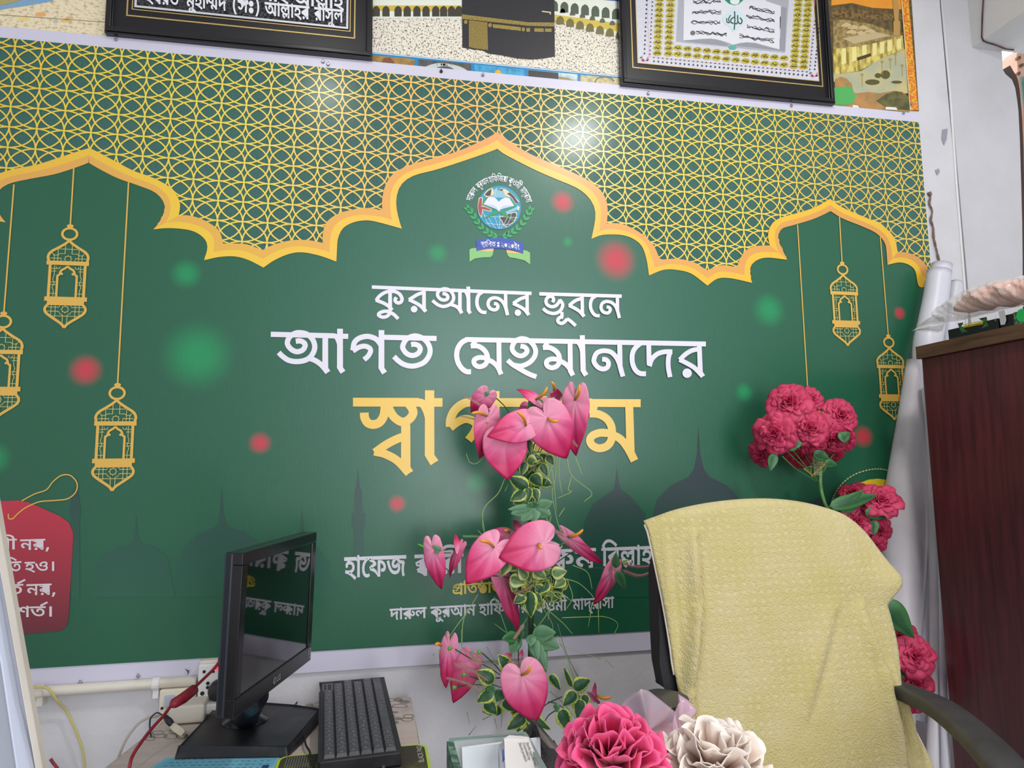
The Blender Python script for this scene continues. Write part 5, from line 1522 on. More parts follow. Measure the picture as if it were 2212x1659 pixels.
def frond(parent, pts, Y, m, hair=0.006, name='fern_sprig'):
    P = cat_rom(pts, 10)
    mb = MB()
    Q = [PY(x, y, Y) for x, y in P]
    mb.tube(Q, 0.0010, 5)
    for i in range(1, len(Q) - 1):
        t = (Q[i + 1] - Q[i - 1]).normalized()
        for s_ in (-1, 1):
            d = (t.cross(Vector((0, 1, 0))).normalized() * s_ + t * 0.9 + Vector((0, random.uniform(-.4, .4), 0))).normalized()
            for h in (0, .5):
                b = Q[i] + (Q[i + 1] - Q[i]) * h
                mb.tube([b, b + d * hair * (1 - 0.5 * i / len(Q))], [0.0005, 0.0002], 3)
    return obj(name, mb, m, parent)


random.seed(11)
AN = thing('anthurium_garland', 'tall artificial garland of pink heart shaped anthuriums with variegated leaves in front of the banner', 'artificial flowers', PY(1140, 1590, 1.60))
K3 = 580 / 2187
f3 = lambda x, y: (880 + x * K3, 800 + y * K3)
K4 = 600 / 1847
f4 = lambda x, y: (860 + x * K4, 1120 + y * K4)
M_stem = mat('dark_green_stem', (46, 74, 44), 0.6)
M_grass = mat('pale_green_grass', (148, 178, 104), 0.55)
M_grassd = mat('grey_green_grass', (112, 140, 96), 0.55)
M_fern = mat('brownish_sprig', (158, 132, 112), 0.7)
M_fernp = mat('pink_sprig', (178, 112, 110), 0.7)
M_sepal = mat('bright_green_sepal', (84, 170, 60), 0.5)

# main pole and wires
obj('pole', MB().tube([PY(x, y, 1.63) for x, y in [f3(985, 480), f3(990, 900), f3(1010, 1150), f4(870, 300), f4(885, 640), f4(880, 1000), f4(850, 1420), f4(850, 1900)]], 0.0065, 9), M_stem, AN, smooth=True)
for i in range(14):
    x0 = 960 + i * 14
    stem(AN, [f3(x0, 560 + random.uniform(0, 60)), f3(1000 + (i - 7) * 9, 800), f3(1000 + (i - 7) * 5, 1060), f3(1010 + (i - 7) * 4, 1220)], 1.60, 1.62, 0.0011, M_grass if i % 3 else M_stem)

# top cluster
spathe(AN, f3(985, 330), f3(905, 345), 25, 1.60, 1.60, SPATHE_B, tilt=0.5)
spathe(AN, f3(1190, 245), f3(1235, 165), 24, 1.62, 1.60, SPATHE_B, tilt=0.9, cup=0.3, spad=(f3(1195, 165), f3(1172, 92)))
spathe(AN, f3(640, 205), f3(530, 372), 27, 1.56, 1.58, tilt=-0.45, cup=0.2)
spathe(AN, f3(1068, 245), f3(912, 130), 16, 1.57, 1.57, tilt=0.75, cup=0.3, spad=(f3(1050, 235), f3(1140, 135)))
leaf(AN, f3(1080, 330), f3(985, 250), 18, 1.57, m=LEAFD)
spathe(AN, f3(1085, 250), f3(1030, 360), 20, 1.575, 1.57, tilt=0.5, cup=0.2)
spathe(AN, f3(655, 395), f3(622, 735), 32, 1.54, 1.56, tilt=-0.55, cup=0.16, spad=(f3(645, 370), f3(520, 352)))
spathe(AN, f3(1368, 250), f3(1335, 700), 33, 1.55, 1.56, tilt=0.40, cup=0.18, spad=(f3(1365, 240), f3(1400, 118)))
spathe(AN, f3(962, 440), f3(682, 530), 36, 1.50, 1.475, tilt=0.0, cup=0.22, spad=(f3(965, 448), f3(892, 335)))
spathe(AN, f3(790, 560), f3(818, 885), 49, 1.53, 1.51, cup=0.12, spad=None)
spathe(AN, f3(1130, 385), f3(1300, 728), 50, 1.495, 1.495, cup=0.14, spad=(f3(1145, 392), f3(1228, 412)))
for (b, t, w, m_) in [((740, 388), (655, 318), 11, LEAFV), ((985, 965), (822, 862), 15, LEAFV), ((965, 985), (838, 1062), 13, LEAFV), ((1010, 850), (1095, 945), 15, LEAFV), ((985, 560), (1005, 690), 7, LEAFV), ((960, 740), (925, 860), 9, LEAFV), ((1090, 760), (1140, 860), 10, LEAFV), ((990, 950), (975, 1080), 10, LEAFV), ((1035, 960), (1060, 1070), 9, LEAFV), ((1140, 690), (1190, 770), 10, LEAFV), ((1350, 185), (1392, 150), 6, LEAFG), ((1160, 300), (1100, 285), 10, LEAFG), ((1040, 400), (965, 350), 12, LEAFV2), ((1120, 340), (1085, 375), 9, LEAFG)]:
    leaf(AN, f3(*b), f3(*t), w, 1.55 if m_ is not LEAFG else 1.56, m=m_, twist=random.uniform(-.3, .3))
rq = random.Random(21)
for i in range(16):
    x, y = rq.uniform(930, 1110), rq.uniform(620, 1080)
    a = rq.uniform(0, 6.28)
    leaf(AN, f3(x, y), f3(x + 95 * math.cos(a), y + 95 * math.sin(a) * .8 + 15), rq.uniform(9, 13), 1.585, 1.575, LEAFV if i % 3 else LEAFV2, twist=rq.uniform(-.6, .6))
# lobed grey green leaf
for t, w in [((842, 1168), 13), ((925, 1232), 13), ((1030, 1240), 14), ((1172, 1182), 16), ((1190, 1072), 12), ((818, 1132), 8), ((1040, 1070), 10), ((980, 1080), 8)]:
    leaf(AN, f3(1030, 1118), f3(*t), w, 1.555, 1.545, LEAFG, sharp=0.95)
for pts in ([(650, 185), (720, 225), (790, 290), (830, 350)], [(1060, 230), (1020, 330), (1000, 480)], [(1370, 245), (1250, 350), (1080, 520)], [(1130, 388), (1080, 500), (1030, 620)], [(790, 548), (880, 580), (970, 640)]):
    stem(AN, [f3(*p) for p in pts], 1.57, 1.60, 0.0016, M_stem)
for c in ((645, 180), (1180, 235)):
    leaf(AN, f3(c[0] + 20, c[1] + 15), f3(c[0] - 18, c[1] - 5), 6, 1.555, m=LEAFG)
GR3 = [[(625, 712), (560, 760), (505, 745), (480, 680)], [(800, 865), (740, 1000), (640, 1100), (612, 1180), (628, 1310)], [(1220, 700), (1200, 900), (1180, 1000), (1215, 1200), (1250, 1320)], [(1240, 700), (1235, 850), (1260, 1005)], [(1300, 720), (1340, 860), (1500, 995), (1440, 1070)], [(1360, 690), (1400, 790), (1425, 850)], [(1340, 860), (1310, 970), (1335, 990), (1220, 1042)], [(1150, 680), (1190, 900), (1215, 1150)], [(1190, 760), (1120, 930)], [(1130, 1200), (1180, 1290), (1290, 1400)], [(1170, 1190), (1150, 1270)], [(1280, 1120), (1235, 1190)], [(820, 930), (795, 985)]]
for g in GR3:
    stem(AN, [f3(*p) for p in g], 1.58, 1.56, 0.0013, M_grass, 'grass_blade')
for g, m_ in (([(660, 340), (560, 260), (460, 210)], M_fern), ([(660, 430), (540, 395), (430, 370)], M_fern), ([(1150, 360), (1210, 290), (1265, 215)], M_fern), ([(1160, 250), (1150, 200), (1140, 165)], M_fern), ([(1330, 550), (1355, 585), (1385, 620)], M_fernp)):
    frond(AN, [f3(*p) for p in g], 1.54 if g[0][0] != 1330 else 1.515, m_)

# middle cluster
spathe(AN, f4(735, 112), f4(585, 100), 20, 1.60, 1.58, tilt=0.5, cup=0.3, spad=(f4(742, 92), f4(706, 84)))
spathe(AN, f4(800, 60), f4(770, 10), 12, 1.60, 1.60, SPATHE_B, tilt=0.7)
spathe(AN, f4(690, 400), f4(835, 750), 26, 1.60, 1.59, SPATHE_B, tilt=-0.6, cup=0.2)
spathe(AN, f4(810, 300), f4(750, 340), 14, 1.59, 1.59, SPATHE_B)
spathe(AN, f4(405, 205), f4(310, 382), 15, 1.58, 1.58, SPATHE_B, tilt=0.8, cup=0.3)
spathe(AN, f4(400, 200), f4(385, 100), 10, 1.58, 1.58, SPATHE, tilt=0.7)
spathe(AN, f4(232, 208), f4(272, 488), 24, 1.56, 1.56, tilt=0.35, cup=0.22)
spathe(AN, f4(1132, 130), f4(1352, 326), 18, 1.56, 1.54, tilt=0.5, cup=0.2, spad=(f4(1132, 122), f4(1230, 74)))
spathe(AN, f4(1430, 345), f4(1325, 592), 20, 1.57, 1.57, tilt=-0.55, cup=0.25)
spathe(AN, f4(640, 192), f4(450, 428), 42, 1.53, 1.51, tilt=0.15, cup=0.16, spad=(f4(635, 190), f4(545, 150)))
spathe(AN, f4(968, 168), f4(688, 262), 54, 1.52, 1.50, tilt=-0.1, cup=0.13, spad=(f4(938, 168), f4(960, 200)))
for (b, t, w, m_) in [((720, 275), (692, 382), 14, LEAFV2), ((1000, 178), (1056, 268), 11, LEAFV), ((872, 480), (884, 662), 15, LEAFV), ((850, 500), (768, 565), 11, LEAFV), ((912, 450), (992, 500), 10, LEAFV), ((1020, 370), (1122, 350), 13, LEAFV2), ((740, 400), (850, 430), 14, LEAFV2), ((900, 340), (985, 400), 13, LEAFV2), ((860, 400), (800, 330), 12, LEAFV2), ((960, 60), (1015, 80), 8, LEAFV), ((940, 40), (990, 130), 10, LEAFV2), ((1000, 420), (930, 500), 12, LEAFV), ((1110, 400), (1040, 460), 12, LEAFV2), ((1445, 330), (1450, 225), 8, LEAFD), ((1455, 345), (1512, 478), 9, LEAFD), ((1490, 290), (1530, 275), 4, LEAFV2), ((830, 560), (790, 500), 10, LEAFV2), ((905, 500), (955, 560), 9, LEAFV)]:
    leaf(AN, f4(*b), f4(*t), w, 1.55, m=m_, twist=random.uniform(-.4, .4))
for i in range(22):
    x, y = rq.uniform(780, 1080), rq.uniform(300, 560)
    a = rq.uniform(0, 6.28)
    leaf(AN, f4(x, y), f4(x + 90 * math.cos(a), y + 80 * math.sin(a) + 15), rq.uniform(9, 13), 1.58, 1.57, LEAFV2 if i % 2 else LEAFV, twist=rq.uniform(-.6, .6))
for i in range(12):
    x, y = rq.uniform(640, 900), rq.uniform(1010, 1380)
    a = rq.uniform(0, 6.28)
    leaf(AN, f4(x, y), f4(x + 90 * math.cos(a), y + 80 * math.sin(a) + 10), rq.uniform(9, 13), 1.59, 1.58, LEAFV if i % 3 else LEAFD, twist=rq.uniform(-.6, .6))
leaf(AN, f4(285, 212), f4(228, 180), 5, 1.55, m=LEAFG)
leaf(AN, f4(270, 215), f4(245, 228), 4, 1.55, m=LEAFG)
stem(AN, [f4(170, 190), f4(130, 170)], 1.56, 1.56, 0.0030, M_sepal)
for pts in ([(285, 212), (350, 205), (430, 190), (560, 210)], [(1180, 210), (1060, 290), (1000, 360)], [(1110, 150), (1050, 220)], [(1440, 345), (1300, 330), (1150, 370)], [(600, 380), (720, 390), (830, 440)]):
    stem(AN, [f4(*p) for p in pts], 1.57, 1.60, 0.0015, M_stem)
stem(AN, [f4(1060, 195), f4(1110, 155)], 1.57, 1.56, 0.0032, mat('mid_green_stem', (72, 120, 66), 0.5))
for g in [[(530, 505), (460, 620), (400, 700), (330, 800)], [(460, 600), (430, 700), (425, 850)], [(530, 80), (560, 110)], [(560, -20), (562, 60), (575, 95)], [(640, 520), (690, 660), (740, 790), (800, 860)], [(905, 500), (1000, 610), (1100, 700), (1160, 770)], [(1090, 660), (1250, 655), (1380, 655), (1460, 700), (1430, 780)], [(1110, 400), (1200, 430), (1280, 500), (1300, 530)], [(940, 560), (1020, 690), (1030, 760)], [(1160, 310), (1260, 360), (1290, 470)], [(640, 700), (720, 760)], [(1120, 400), (1160, 520), (1120, 600)], [(900, 700), (960, 760), (1100, 850), (1350, 935)], [(860, 660), (800, 760), (790, 860)], [(1000, 250), (960, 420), (940, 600)], [(1000, 90), (940, 40)], [(930, 720), (1010, 590), (1020, 400)], [(1240, 1340), (1150, 1000), (1060, 780)], [(1200, 1060), (1120, 900), (1060, 700)], [(1380, 940), (1435, 995)], [(1330, 560), (1335, 760)], [(1290, 560), (1265, 720)], [(240, 900), (200, 960)], [(290, 850), (240, 930)]]:
    stem(AN, [f4(*p) for p in g], 1.57, 1.55, 0.0011, M_grass if random.random() < .7 else M_grassd, 'grass_blade')
rg = random.Random(5)
for i in range(44):
    x, y = rg.uniform(820, 1040), rg.uniform(330, 520)
    a = rg.uniform(0, 6.28)
    l = rg.uniform(60, 170)
    stem(AN, [f4(x, y), f4(x + l * .5 * math.cos(a), y + l * .5 * math.sin(a) - 15), f4(x + l * math.cos(a), y + l * math.sin(a) + 20)], 1.56, 1.56 + rg.uniform(-.02, .02), 0.0012, M_grass, 'grass_blade')
for g, m_ in (([(690, 175), (560, 125), (430, 118)], M_grassd), ([(680, 150), (600, 135), (560, 120)], M_fernp), ([(1490, 300), (1600, 322), (1725, 310)], M_fernp), ([(1490, 345), (1600, 380), (1715, 345)], M_fernp), ([(770, 500), (860, 470), (900, 440)], M_fern), ([(700, 390), (640, 350), (600, 330)], M_fern), ([(840, 700), (800, 760), (770, 800)], M_fern)):
    frond(AN, [f4(*p) for p in g], 1.55, m_, 0.007)

# bottom cluster
spathe(AN, f4(338, 850), f4(290, 1135), 22, 1.58, 1.57, tilt=0.5, cup=0.22, spad=(f4(285, 845), f4(245, 842)))
spathe(AN, f4(470, 960), f4(372, 1240), 30, 1.58, 1.57, SPATHE_B, tilt=-0.2, cup=0.2)
spathe(AN, f4(1288, 1180), f4(1345, 1262), 10, 1.57, 1.58, SPATHE_B, tilt=1.0, cup=0.2, spad=(f4(1320, 1178), f4(1414, 1188)))
spathe(AN, f4(1300, 1190), f4(1318, 1090), 9, 1.57, 1.58, SPATHE_B, tilt=0.9)
spathe(AN, f4(720, 920), f4(760, 905), 8, 1.60, 1.60, SPATHE_B)
spathe(AN, f4(815, 920), f4(825, 870), 5, 1.60, 1.60, SPATHE)
spathe(AN, f4(825, 1050), f4(920, 1365), 51, 1.52, 1.50, cup=0.14, spad=(f4(822, 1040), f4(882, 980)))
for (b, t, w, m_) in [((752, 1010), (664, 905), 14, LEAFV), ((640, 1085), (520, 1012), 16, LEAFV), ((632, 1150), (524, 1222), 14, LEAFV), ((580, 1215), (655, 1302), 15, LEAFV), ((700, 1210), (772, 1282), 13, LEAFV), ((850, 1310), (722, 1405), 15, LEAFV), ((840, 1300), (1015, 1405), 12, LEAFV), ((1010, 1035), (1080, 1142), 9, LEAFV), ((1185, 1155), (1095, 1248), 14, LEAFV), ((1165, 1130), (1278, 1072), 15, LEAFV), ((1078, 1268), (1142, 1420), 16, LEAFV), ((1215, 1200), (1192, 1338), 14, LEAFV), ((1155, 1122), (1102, 985), 6, LEAFV), ((1250, 1170), (1230, 1255), 10, LEAFV), ((1220, 1300), (1260, 1200), 12, LEAFV), ((830, 1340), (790, 1420), 12, LEAFV), ((1050, 1230), (1060, 1290), 6, LEAFG), ((600, 1170), (640, 1110), 10, LEAFD), ((690, 1140), (655, 1220), 10, LEAFD), ((760, 1180), (800, 1260), 12, LEAFD), ((900, 1330), (860, 1400), 12, LEAFV)]:
    leaf(AN, f4(*b), f4(*t), w, 1.55, m=m_, twist=random.uniform(-.3, .3))
for t, w in [((690, 800), 11), ((825, 795), 12), ((752, 905), 12), ((1072, 862), 20), ((1050, 758), 16), ((985, 1022), 17), ((930, 950), 12), ((880, 850), 10)]:
    leaf(AN, f4(890, 770) if t[0] > 840 else f4(800, 780), f4(*t), w, 1.56, 1.54, LEAFG if t[0] > 840 else LEAFD, sharp=0.95)
for c, e in (((360, 865), (345, 870)), ((555, 890), (510, 885)), ((455, 1040), (420, 1045)), ((390, 1125), (360, 1130))):
    o = MB().lathe(PY(*f4(*c), 1.545), [(0.0015, 0), (0.0035, 0.003), (0.0050, 0.008), (0.002, 0.010)], 8, (-1, -0.2, 0.15))
    obj('sepal', o, M_sepal, AN, smooth=True)
for pts in ([(380, 870), (480, 930), (600, 990), (680, 1040)], [(560, 895), (640, 970), (700, 1040)], [(480, 1050), (590, 1090), (700, 1130)], [(400, 1120), (470, 1105), (600, 1110)], [(1090, 1185), (980, 1240), (930, 1320)], [(1060, 1270), (1000, 1310), (960, 1380)], [(1000, 1220), (1050, 1230), (1100, 1260)], [(1170, 1130), (1120, 1060), (1110, 1000)], [(1270, 1190), (1200, 1180)], [(800, 800), (800, 1000)], [(650, 1060), (760, 1060)]):
    stem(AN, [f4(*p) for p in pts], 1.55, 1.59, 0.0015, M_stem)
for g in [[(560, 1340), (640, 1290), (700, 1180)], [(470, 1440), (520, 1380)], [(460, 1290), (475, 1370)], [(690, 1300), (685, 1390)], [(640, 1330), (660, 1400)], [(500, 890), (600, 960), (700, 960)], [(1010, 1150), (1100, 1230), (1180, 1330)], [(590, 850), (640, 940), (700, 1000)], [(420, 740), (430, 860), (520, 900)]]:
    stem(AN, [f4(*p) for p in g], 1.57, 1.56, 0.0009, M_grassd, 'grass_blade')
for g in ([(550, 1140), (440, 1090), (320, 1060)], [(600, 1080), (490, 1010), (372, 962)], [(840, 990), (780, 960), (730, 960)], [(560, 970), (500, 930), (480, 890)]):
    frond(AN, [f4(*p) for p in g], 1.54, M_fern, 0.008)
# the pot it stands in, out of sight below the desks
pc = PY(*f4(850, 1900), 1.63)
obj('pot', MB().lathe((pc.x, 1.62, 0), [(0.085, 0), (0.10, 0.03), (0.115, 0.2), (0.12, 0.3), (0.10, 0.31), (0.09, 0.28)], 24), mat('grey_plastic_pot', (120, 120, 118), 0.5), AN, smooth=True)
obj('pole', MB().tube([(pc.x, 1.63, 0.05), pc], 0.008, 9), M_stem, AN, smooth=True)

# ================================================================ artificial rose garland behind the chair
RO = thing('rose_garland', 'artificial garland of dark pink roses leaning on the banner behind the chair', 'artificial flowers', PY(1790, 1180, 1.62))
M_ro = [mat('rose_pink_petal_%s' % k, c, 0.6, noise=(d, 26, 0.35, 0.7), bump=(220, 0.25)) for k, c, d in (('light', (206, 62, 100), (182, 36, 80)), ('mid', (194, 46, 86), (168, 26, 68)), ('deep', (184, 34, 74), (156, 22, 56)))]


def rose(c, r, Y, face=(0, 0), kind=1, seed=0, name='rose_bloom'):
    rnd = random.Random(seed * 31 + int(c[0]))
    C = PY(*c, Y)
    R = r * wdep(C) / F
    view = (CAM - C).normalized()
    rt = view.cross(Vector((0, 0, 1))).normalized() * -1
    up = Vector((0, 0, 1))
    n = (view + rt * face[0] + up * face[1]).normalized()
    a = n.orthogonal().normalized()
    b = n.cross(a)
    mb = MB()
    layers = [(3, 0.12, 0.24, 0.80), (4, 0.24, 0.36, 0.72), (5, 0.46, 0.52, 0.50), (5, 0.76, 0.66, 0.24), (6, 1.08, 0.76, -0.04)]
    for li, (cnt, rad, wd_, lift) in enumerate(layers):
        ph = rnd.uniform(0, 6)
        for k in range(cnt):
            q = ph + 2 * math.pi * k / cnt + rnd.uniform(-.15, .15)
            rr = rad * R * rnd.uniform(0.9, 1.1)
            wv = rnd.uniform(0, 6)
            er = a * math.cos(q) + b * math.sin(q)
            et = n.cross(er)

            def fn(u, v, rr=rr, er=er, et=et, wv=wv, wd_=wd_, lift=lift, rad=rad):
                s_ = 2 * v - 1
                wdt = wd_ * R * (0.25 + 0.85 * math.sin(math.pi * min(1, u * 0.62 + 0.05)) ** 0.8)
                ruf = (0.10 * math.sin(3.4 * s_ + wv) + 0.05 * math.sin(8 * s_ + wv * 2)) * u * u * (0.6 + rad * .6)
                out = rr * (u ** 0.9)
                z = lift * R * (0.65 * u - 0.1) + R * 0.28 * (1 - u) * 0.3 + ruf * R - 0.18 * R * max(0, u - .75) * 2 * (0.4 + rad)
                curve = -0.22 * s_ * s_ * rr * 0.8
                return C + er * (out + curve * u) + et * s_ * wdt + n * z
            mb.grid(fn, 7, 10)
    return obj(name, mb, M_ro[kind], RO, smooth=True, origin=C, solid=0.0006)


K7 = 652 / 1352
f7 = lambda x, y: (1560 + x * K7, 400 + y * K7)
K6 = 832 / 2212
f6 = lambda x, y: (1380 + x * K6, 1060 + y * K6)
for c, r, Y, fc, kd in [((345, 1225), 26, 1.66, (0, -.8), 2), ((170, 1205), 27, 1.63, (-.9, -.5), 1), ((560, 1140), 22, 1.64, (.9, 0), 1), ((395, 958), 28, 1.62, (.6, .5), 0), ((300, 972), 43, 1.59, (-.1, .5), 0), ((530, 1030), 38, 1.60, (.7, .5), 0), ((495, 1140), 31, 1.60, (.3, -.4), 1), ((232, 1112), 42, 1.57, (-.4, 0), 0), ((388, 1090), 37, 1.56, (.1, .1), 0), ((205, 1230), 16, 1.64, (-.4, -.9), 2), ((515, 1210), 15, 1.63, (.5, -.8), 2), ((405, 1160), 25, 1.57, (.1, -.5), 1)]:
    rose(f7(*c), r, Y, fc, kd, seed=int(c[1]))
for c, r, Y, fc, kd in [((590, 1385), 32, 1.66, (-.3, .8), 2), ((705, 1412), 40, 1.55, (.2, .75), 0), ((610, 1505), 34, 1.57, (.1, .2), 0), ((708, 1545), 24, 1.57, (.5, -.2), 1), ((690, 1610), 20, 1.57, (.3, -.4), 1)]:
    rose(f7(*c), r, Y, fc, kd, seed=int(c[1]))
for c, r, Y, fc, kd in [((1500, 815), 30, 1.55, (.2, .3), 1), ((1585, 950), 41, 1.51, (.45, .1), 0), ((1590, 1110), 34, 1.53, (.3, .1), 1), ((1590, 1220), 22, 1.53, (.3, -.5), 1)]:
    rose(f6(*c), r, Y, fc, kd, seed=int(c[1]))
for b, t, w in [((340, 1150), (265, 1180), 13), ((335, 1140), (330, 1182), 10), ((525, 1140), (572, 1108), 11), ((410, 1195), (482, 1232), 11), ((460, 1240), (515, 1255), 8), ((235, 1200), (215, 1282), 9), ((275, 1165), (230, 1140), 8)]:
    leaf(RO, f7(*b), f7(*t), w, 1.57, m=LEAFD)
for b, t, w in [((480, 1440), (700, 1388), 14), ((500, 1440), (640, 1365), 8), ((640, 1460), (742, 1490), 11), ((530, 1450), (610, 1440), 10), ((680, 1500), (680, 1570), 9)]:
    leaf(RO, f7(*b), f7(*t), w, 1.545, m=LEAFD, sharp=0.8)
leaf(RO, f6(1400, 640), f6(1582, 848), 24, 1.50, m=LEAFD, sharp=0.7)
leaf(RO, f6(1520, 1000), f6(1500, 1080), 14, 1.53, m=LEAFD)
M_rs = mat('rose_green_stem', (92, 140, 74), 0.5)
stem(RO, [f7(440, 1280), f7(440, 1340), f7(452, 1400), f7(475, 1450), f7(560, 1560), f7(700, 1750), f6(1450, 1000), f6(1480, 1300)], 1.63, 1.56, 0.0050, M_rs, n=8)
for p in ([(270, 1215), (330, 1270), (430, 1330)], [(300, 1000), (340, 1150), (435, 1310)], [(390, 1120), (400, 1220), (437, 1310)], [(520, 1060), (470, 1180), (440, 1300)], [(545, 1150), (480, 1230), (441, 1300)], [(240, 1140), (330, 1230), (436, 1320)], [(420, 1210), (435, 1260), (440, 1300)], [(470, 1250), (450, 1300)], [(310, 1180), (400, 1290), (440, 1340)]):
    stem(RO, [f7(*q) for q in p], 1.62, 1.63, 0.0016, M_rs)
mb = MB()
for i in range(7):
    a, b = f7(405 + i * 8, 1205), f7(418 + i * 4, 1300)
    mb.tube([PY(*a, 1.615), PY(*b, 1.615)], 0.0006, 4)
for i in range(5):
    a, b = f7(400 + i * 4, 1215 + i * 18), f7(462 - i * 6, 1215 + i * 18)
    mb.tube([PY(*a, 1.615), PY(*b, 1.615)], 0.0006, 4)
obj('stem_net', mb, mat('pale_plastic_net', (170, 166, 132), 0.6), RO)

# ================================================================ side desk with the computer
M_lam = mat('pinkish_wood_laminate', (214, 198, 190), 0.4, noise=((196, 178, 168), 12, 0.35, 0.75, (0.6, 12, 1)))
dsk = [PZ(886, 1506, DZ), PZ(911, 1632, DZ), PZ(913, 1700, DZ), PZ(236, 1695, DZ), PZ(339, 1572, DZ), PZ(372, 1538, DZ)]
dsk[0].y = dsk[5].y = min(dsk[0].y, WALL - 0.004)
side = thing('side_desk', 'pale wood grain side desk with a printed flower pattern under the monitor and keyboard', 'desk', ((dsk[0].x + dsk[3].x) / 2, 1.5, 0))
fr = [Vector((dsk[1].x, 1.02, DZ)), Vector((dsk[3].x - 0.1, 1.02, DZ))]
top = [dsk[0], dsk[1], fr[0], fr[1], dsk[4], dsk[5]]
obj('desk_top', MB().prism(top, (0, 0, -0.025)), M_lam, side, bevel=0.002)
for x, y in ((dsk[0].x - 0.05, 1.70), (dsk[1].x - 0.05, 1.07), (dsk[4].x + 0.08, 1.68), (fr[1].x + 0.06, 1.07)):
    obj('leg', MB().box((x - 0.02, y - 0.02, 0), (x + 0.02, y + 0.02, DZ - 0.025)), M_lam, side)


def zring(pts, z):
    return [PZ(x, y, z) for x, y in pts]


M_ring = mat('grey_flower_outline_print', (96, 88, 80), 0.4)
M_petal = mat('grey_flower_petal_print', (136, 130, 120), 0.4)
S4 = 360 / 2212
g4 = lambda x, y: (600 + x * S4, 1440 + y * S4)
g1_ = lambda x, y: (x * 500 / 2212, 1400 + y * 500 / 2212)
fl, fo = MB(), MB()


def zflat(mb, pts, k=1):
    r = [PZ(x, y, DZ) + Vector((0, 0, 0.0006 * k)) for x, y in pts]
    r = [p for p in r]
    mb.add(r, [tuple(range(len(r)))])


def zline(mb, pts, w, k=2):
    mb.tube([PZ(x, y, DZ) + Vector((0, 0, 0.0008)) for x, y in pts], w, 5, flat=0.4)


for cx, cy, rx, ry, full in ((1500, 445, 50, 18, 0), (1600, 440, 60, 26, 1), (1680, 470, 70, 22, 1), (1620, 525, 100, 22, 0), (1500, 545, 26, 18, 1), (1550, 607, 50, 12, 1), (1600, 690, 55, 16, 1), (1550, 740, 60, 20, 1), (1735, 662, 66, 26, 0), (1720, 706, 76, 22, 0), (1520, 660, 40, 14, 1), (460, 820, 56, 24, 0), (525, 755, 60, 26, 0), (420, 520, 60, 24, 1), (520, 545, 40, 16, 0), (480, 730, 50, 18, 0)):
    (zflat(fl, [g4(*p) for p in disc(cx, cy, rx, ry, 16)]) if full else zline(fo, [g4(*p) for p in disc(cx, cy, rx, ry, 20) + [(cx + rx, cy)]], 0.0007))
for cx, cy, rx, ry in ((1510, 812, 56, 20), (1530, 842, 66, 18), (1435, 868, 44, 18), (1630, 845, 64, 26), (1740, 850, 56, 18), (1700, 800, 80, 22)):
    zline(fo, [g1_(*p) for p in disc(cx, cy, rx, ry, 20) + [(cx + rx, cy)]], 0.0006)
obj('printed_petals', fl, M_petal, side)
obj('printed_flower_outlines', fo, M_ring, side)

# blue printed sheet
BS = thing('paper_sheet', 'light blue printed paper form lying on the desk in front of the monitor', 'paper', PZ(480, 1648, DZ))
bp = zring([(359, 1637), (608, 1629), (588, 1664), (560, 1710), (240, 1712), (322, 1660)], DZ + 0.0010)
obj('sheet', MB().prism(bp, (0, 0, -0.0006)), mat('light_blue_paper', (128, 200, 222), 0.7), BS)
lb = MB()
rnd = random.Random(2)
for i in range(9):
    t = i / 8
    a, b = (366 - 50 * t * 1.0, 1640 + 26 * t), (600 - 14 * t, 1633.5 + 30 * t)
    lb.tube([PZ(*a, DZ + 0.0012), PZ(*b, DZ + 0.0012)], 0.00025, 4)
    if i % 2 == 0:
        for k in range(16):
            u = 0.05 + k * 0.058
            x, y = a[0] + (b[0] - a[0]) * u, a[1] + (b[1] - a[1]) * u + 1.7
            lb.tube([PZ(x, y, DZ + 0.0012), PZ(x + rnd.uniform(5, 10), y - .25, DZ + 0.0012)], 0.0005, 4)
obj('printed_lines', lb, mat('dark_blue_ink', (52, 96, 128), 0.6), BS)
tbx = MB()
for q in ([(568, 1653), (582, 1652.5), (577, 1662), (562, 1662.5)],):
    tbx.prism(zring(q, DZ + 0.0013), (0, 0, -0.0002))
obj('printed_box', tbx, mat('navy_ink', (40, 62, 120), 0.6), BS)

# mouse pad
MP = thing('mouse_pad', 'black mouse pad with lime green edge under the keyboard front', 'mouse pad', PZ(770, 1650, DZ))


def rrect(x0, x1, y0, y1, r, n=6):
    out = []
    for cx, cy, a in ((x1 - r, y1 - r, 0), (x0 + r, y1 - r, 90), (x0 + r, y0 + r, 180), (x1 - r, y0 + r, 270)):
        for k in range(n + 1):
            q = math.radians(a + 90 * k / n)
            out.append((cx + r * math.cos(q), cy + r * math.sin(q)))
    return out


pl, prr = PZ(612, 1630, DZ), PZ(920, 1621, DZ)
px0, px1, py1 = pl.x - 0.006, dsk[1].x + 0.012, (PZ(700, 1629, DZ).y)
fz = lambda ring, z: [Vector((x, y, z)) for x, y in ring]
obj('pad_edge', MB().prism(fz(rrect(px0, px1, py1 - 0.21, py1, 0.022), DZ + 0.0030), (0, 0, -0.0028)), mat('lime_green_rubber', (190, 220, 56), 0.5), MP)
obj('pad_surface', MB().prism(fz(rrect(px0 + .005, px1 - .005, py1 - 0.205, py1 - 0.005, 0.018), DZ + 0.0034), (0, 0, -0.001)), mat('charcoal_pad_cloth', (64, 62, 50), 0.75, noise=((110, 106, 40), 14, 0.55, 0.72)), MP)
dots = MB()
for i in range(10):
    for j in range(9):
        x, y = px0 + 0.016 + i * 0.0045, py1 - 0.010 - j * 0.006
        dots.box((x - .0008, y - .0011, DZ + 0.0034), (x + .0008, y + .0011, DZ + 0.0036))
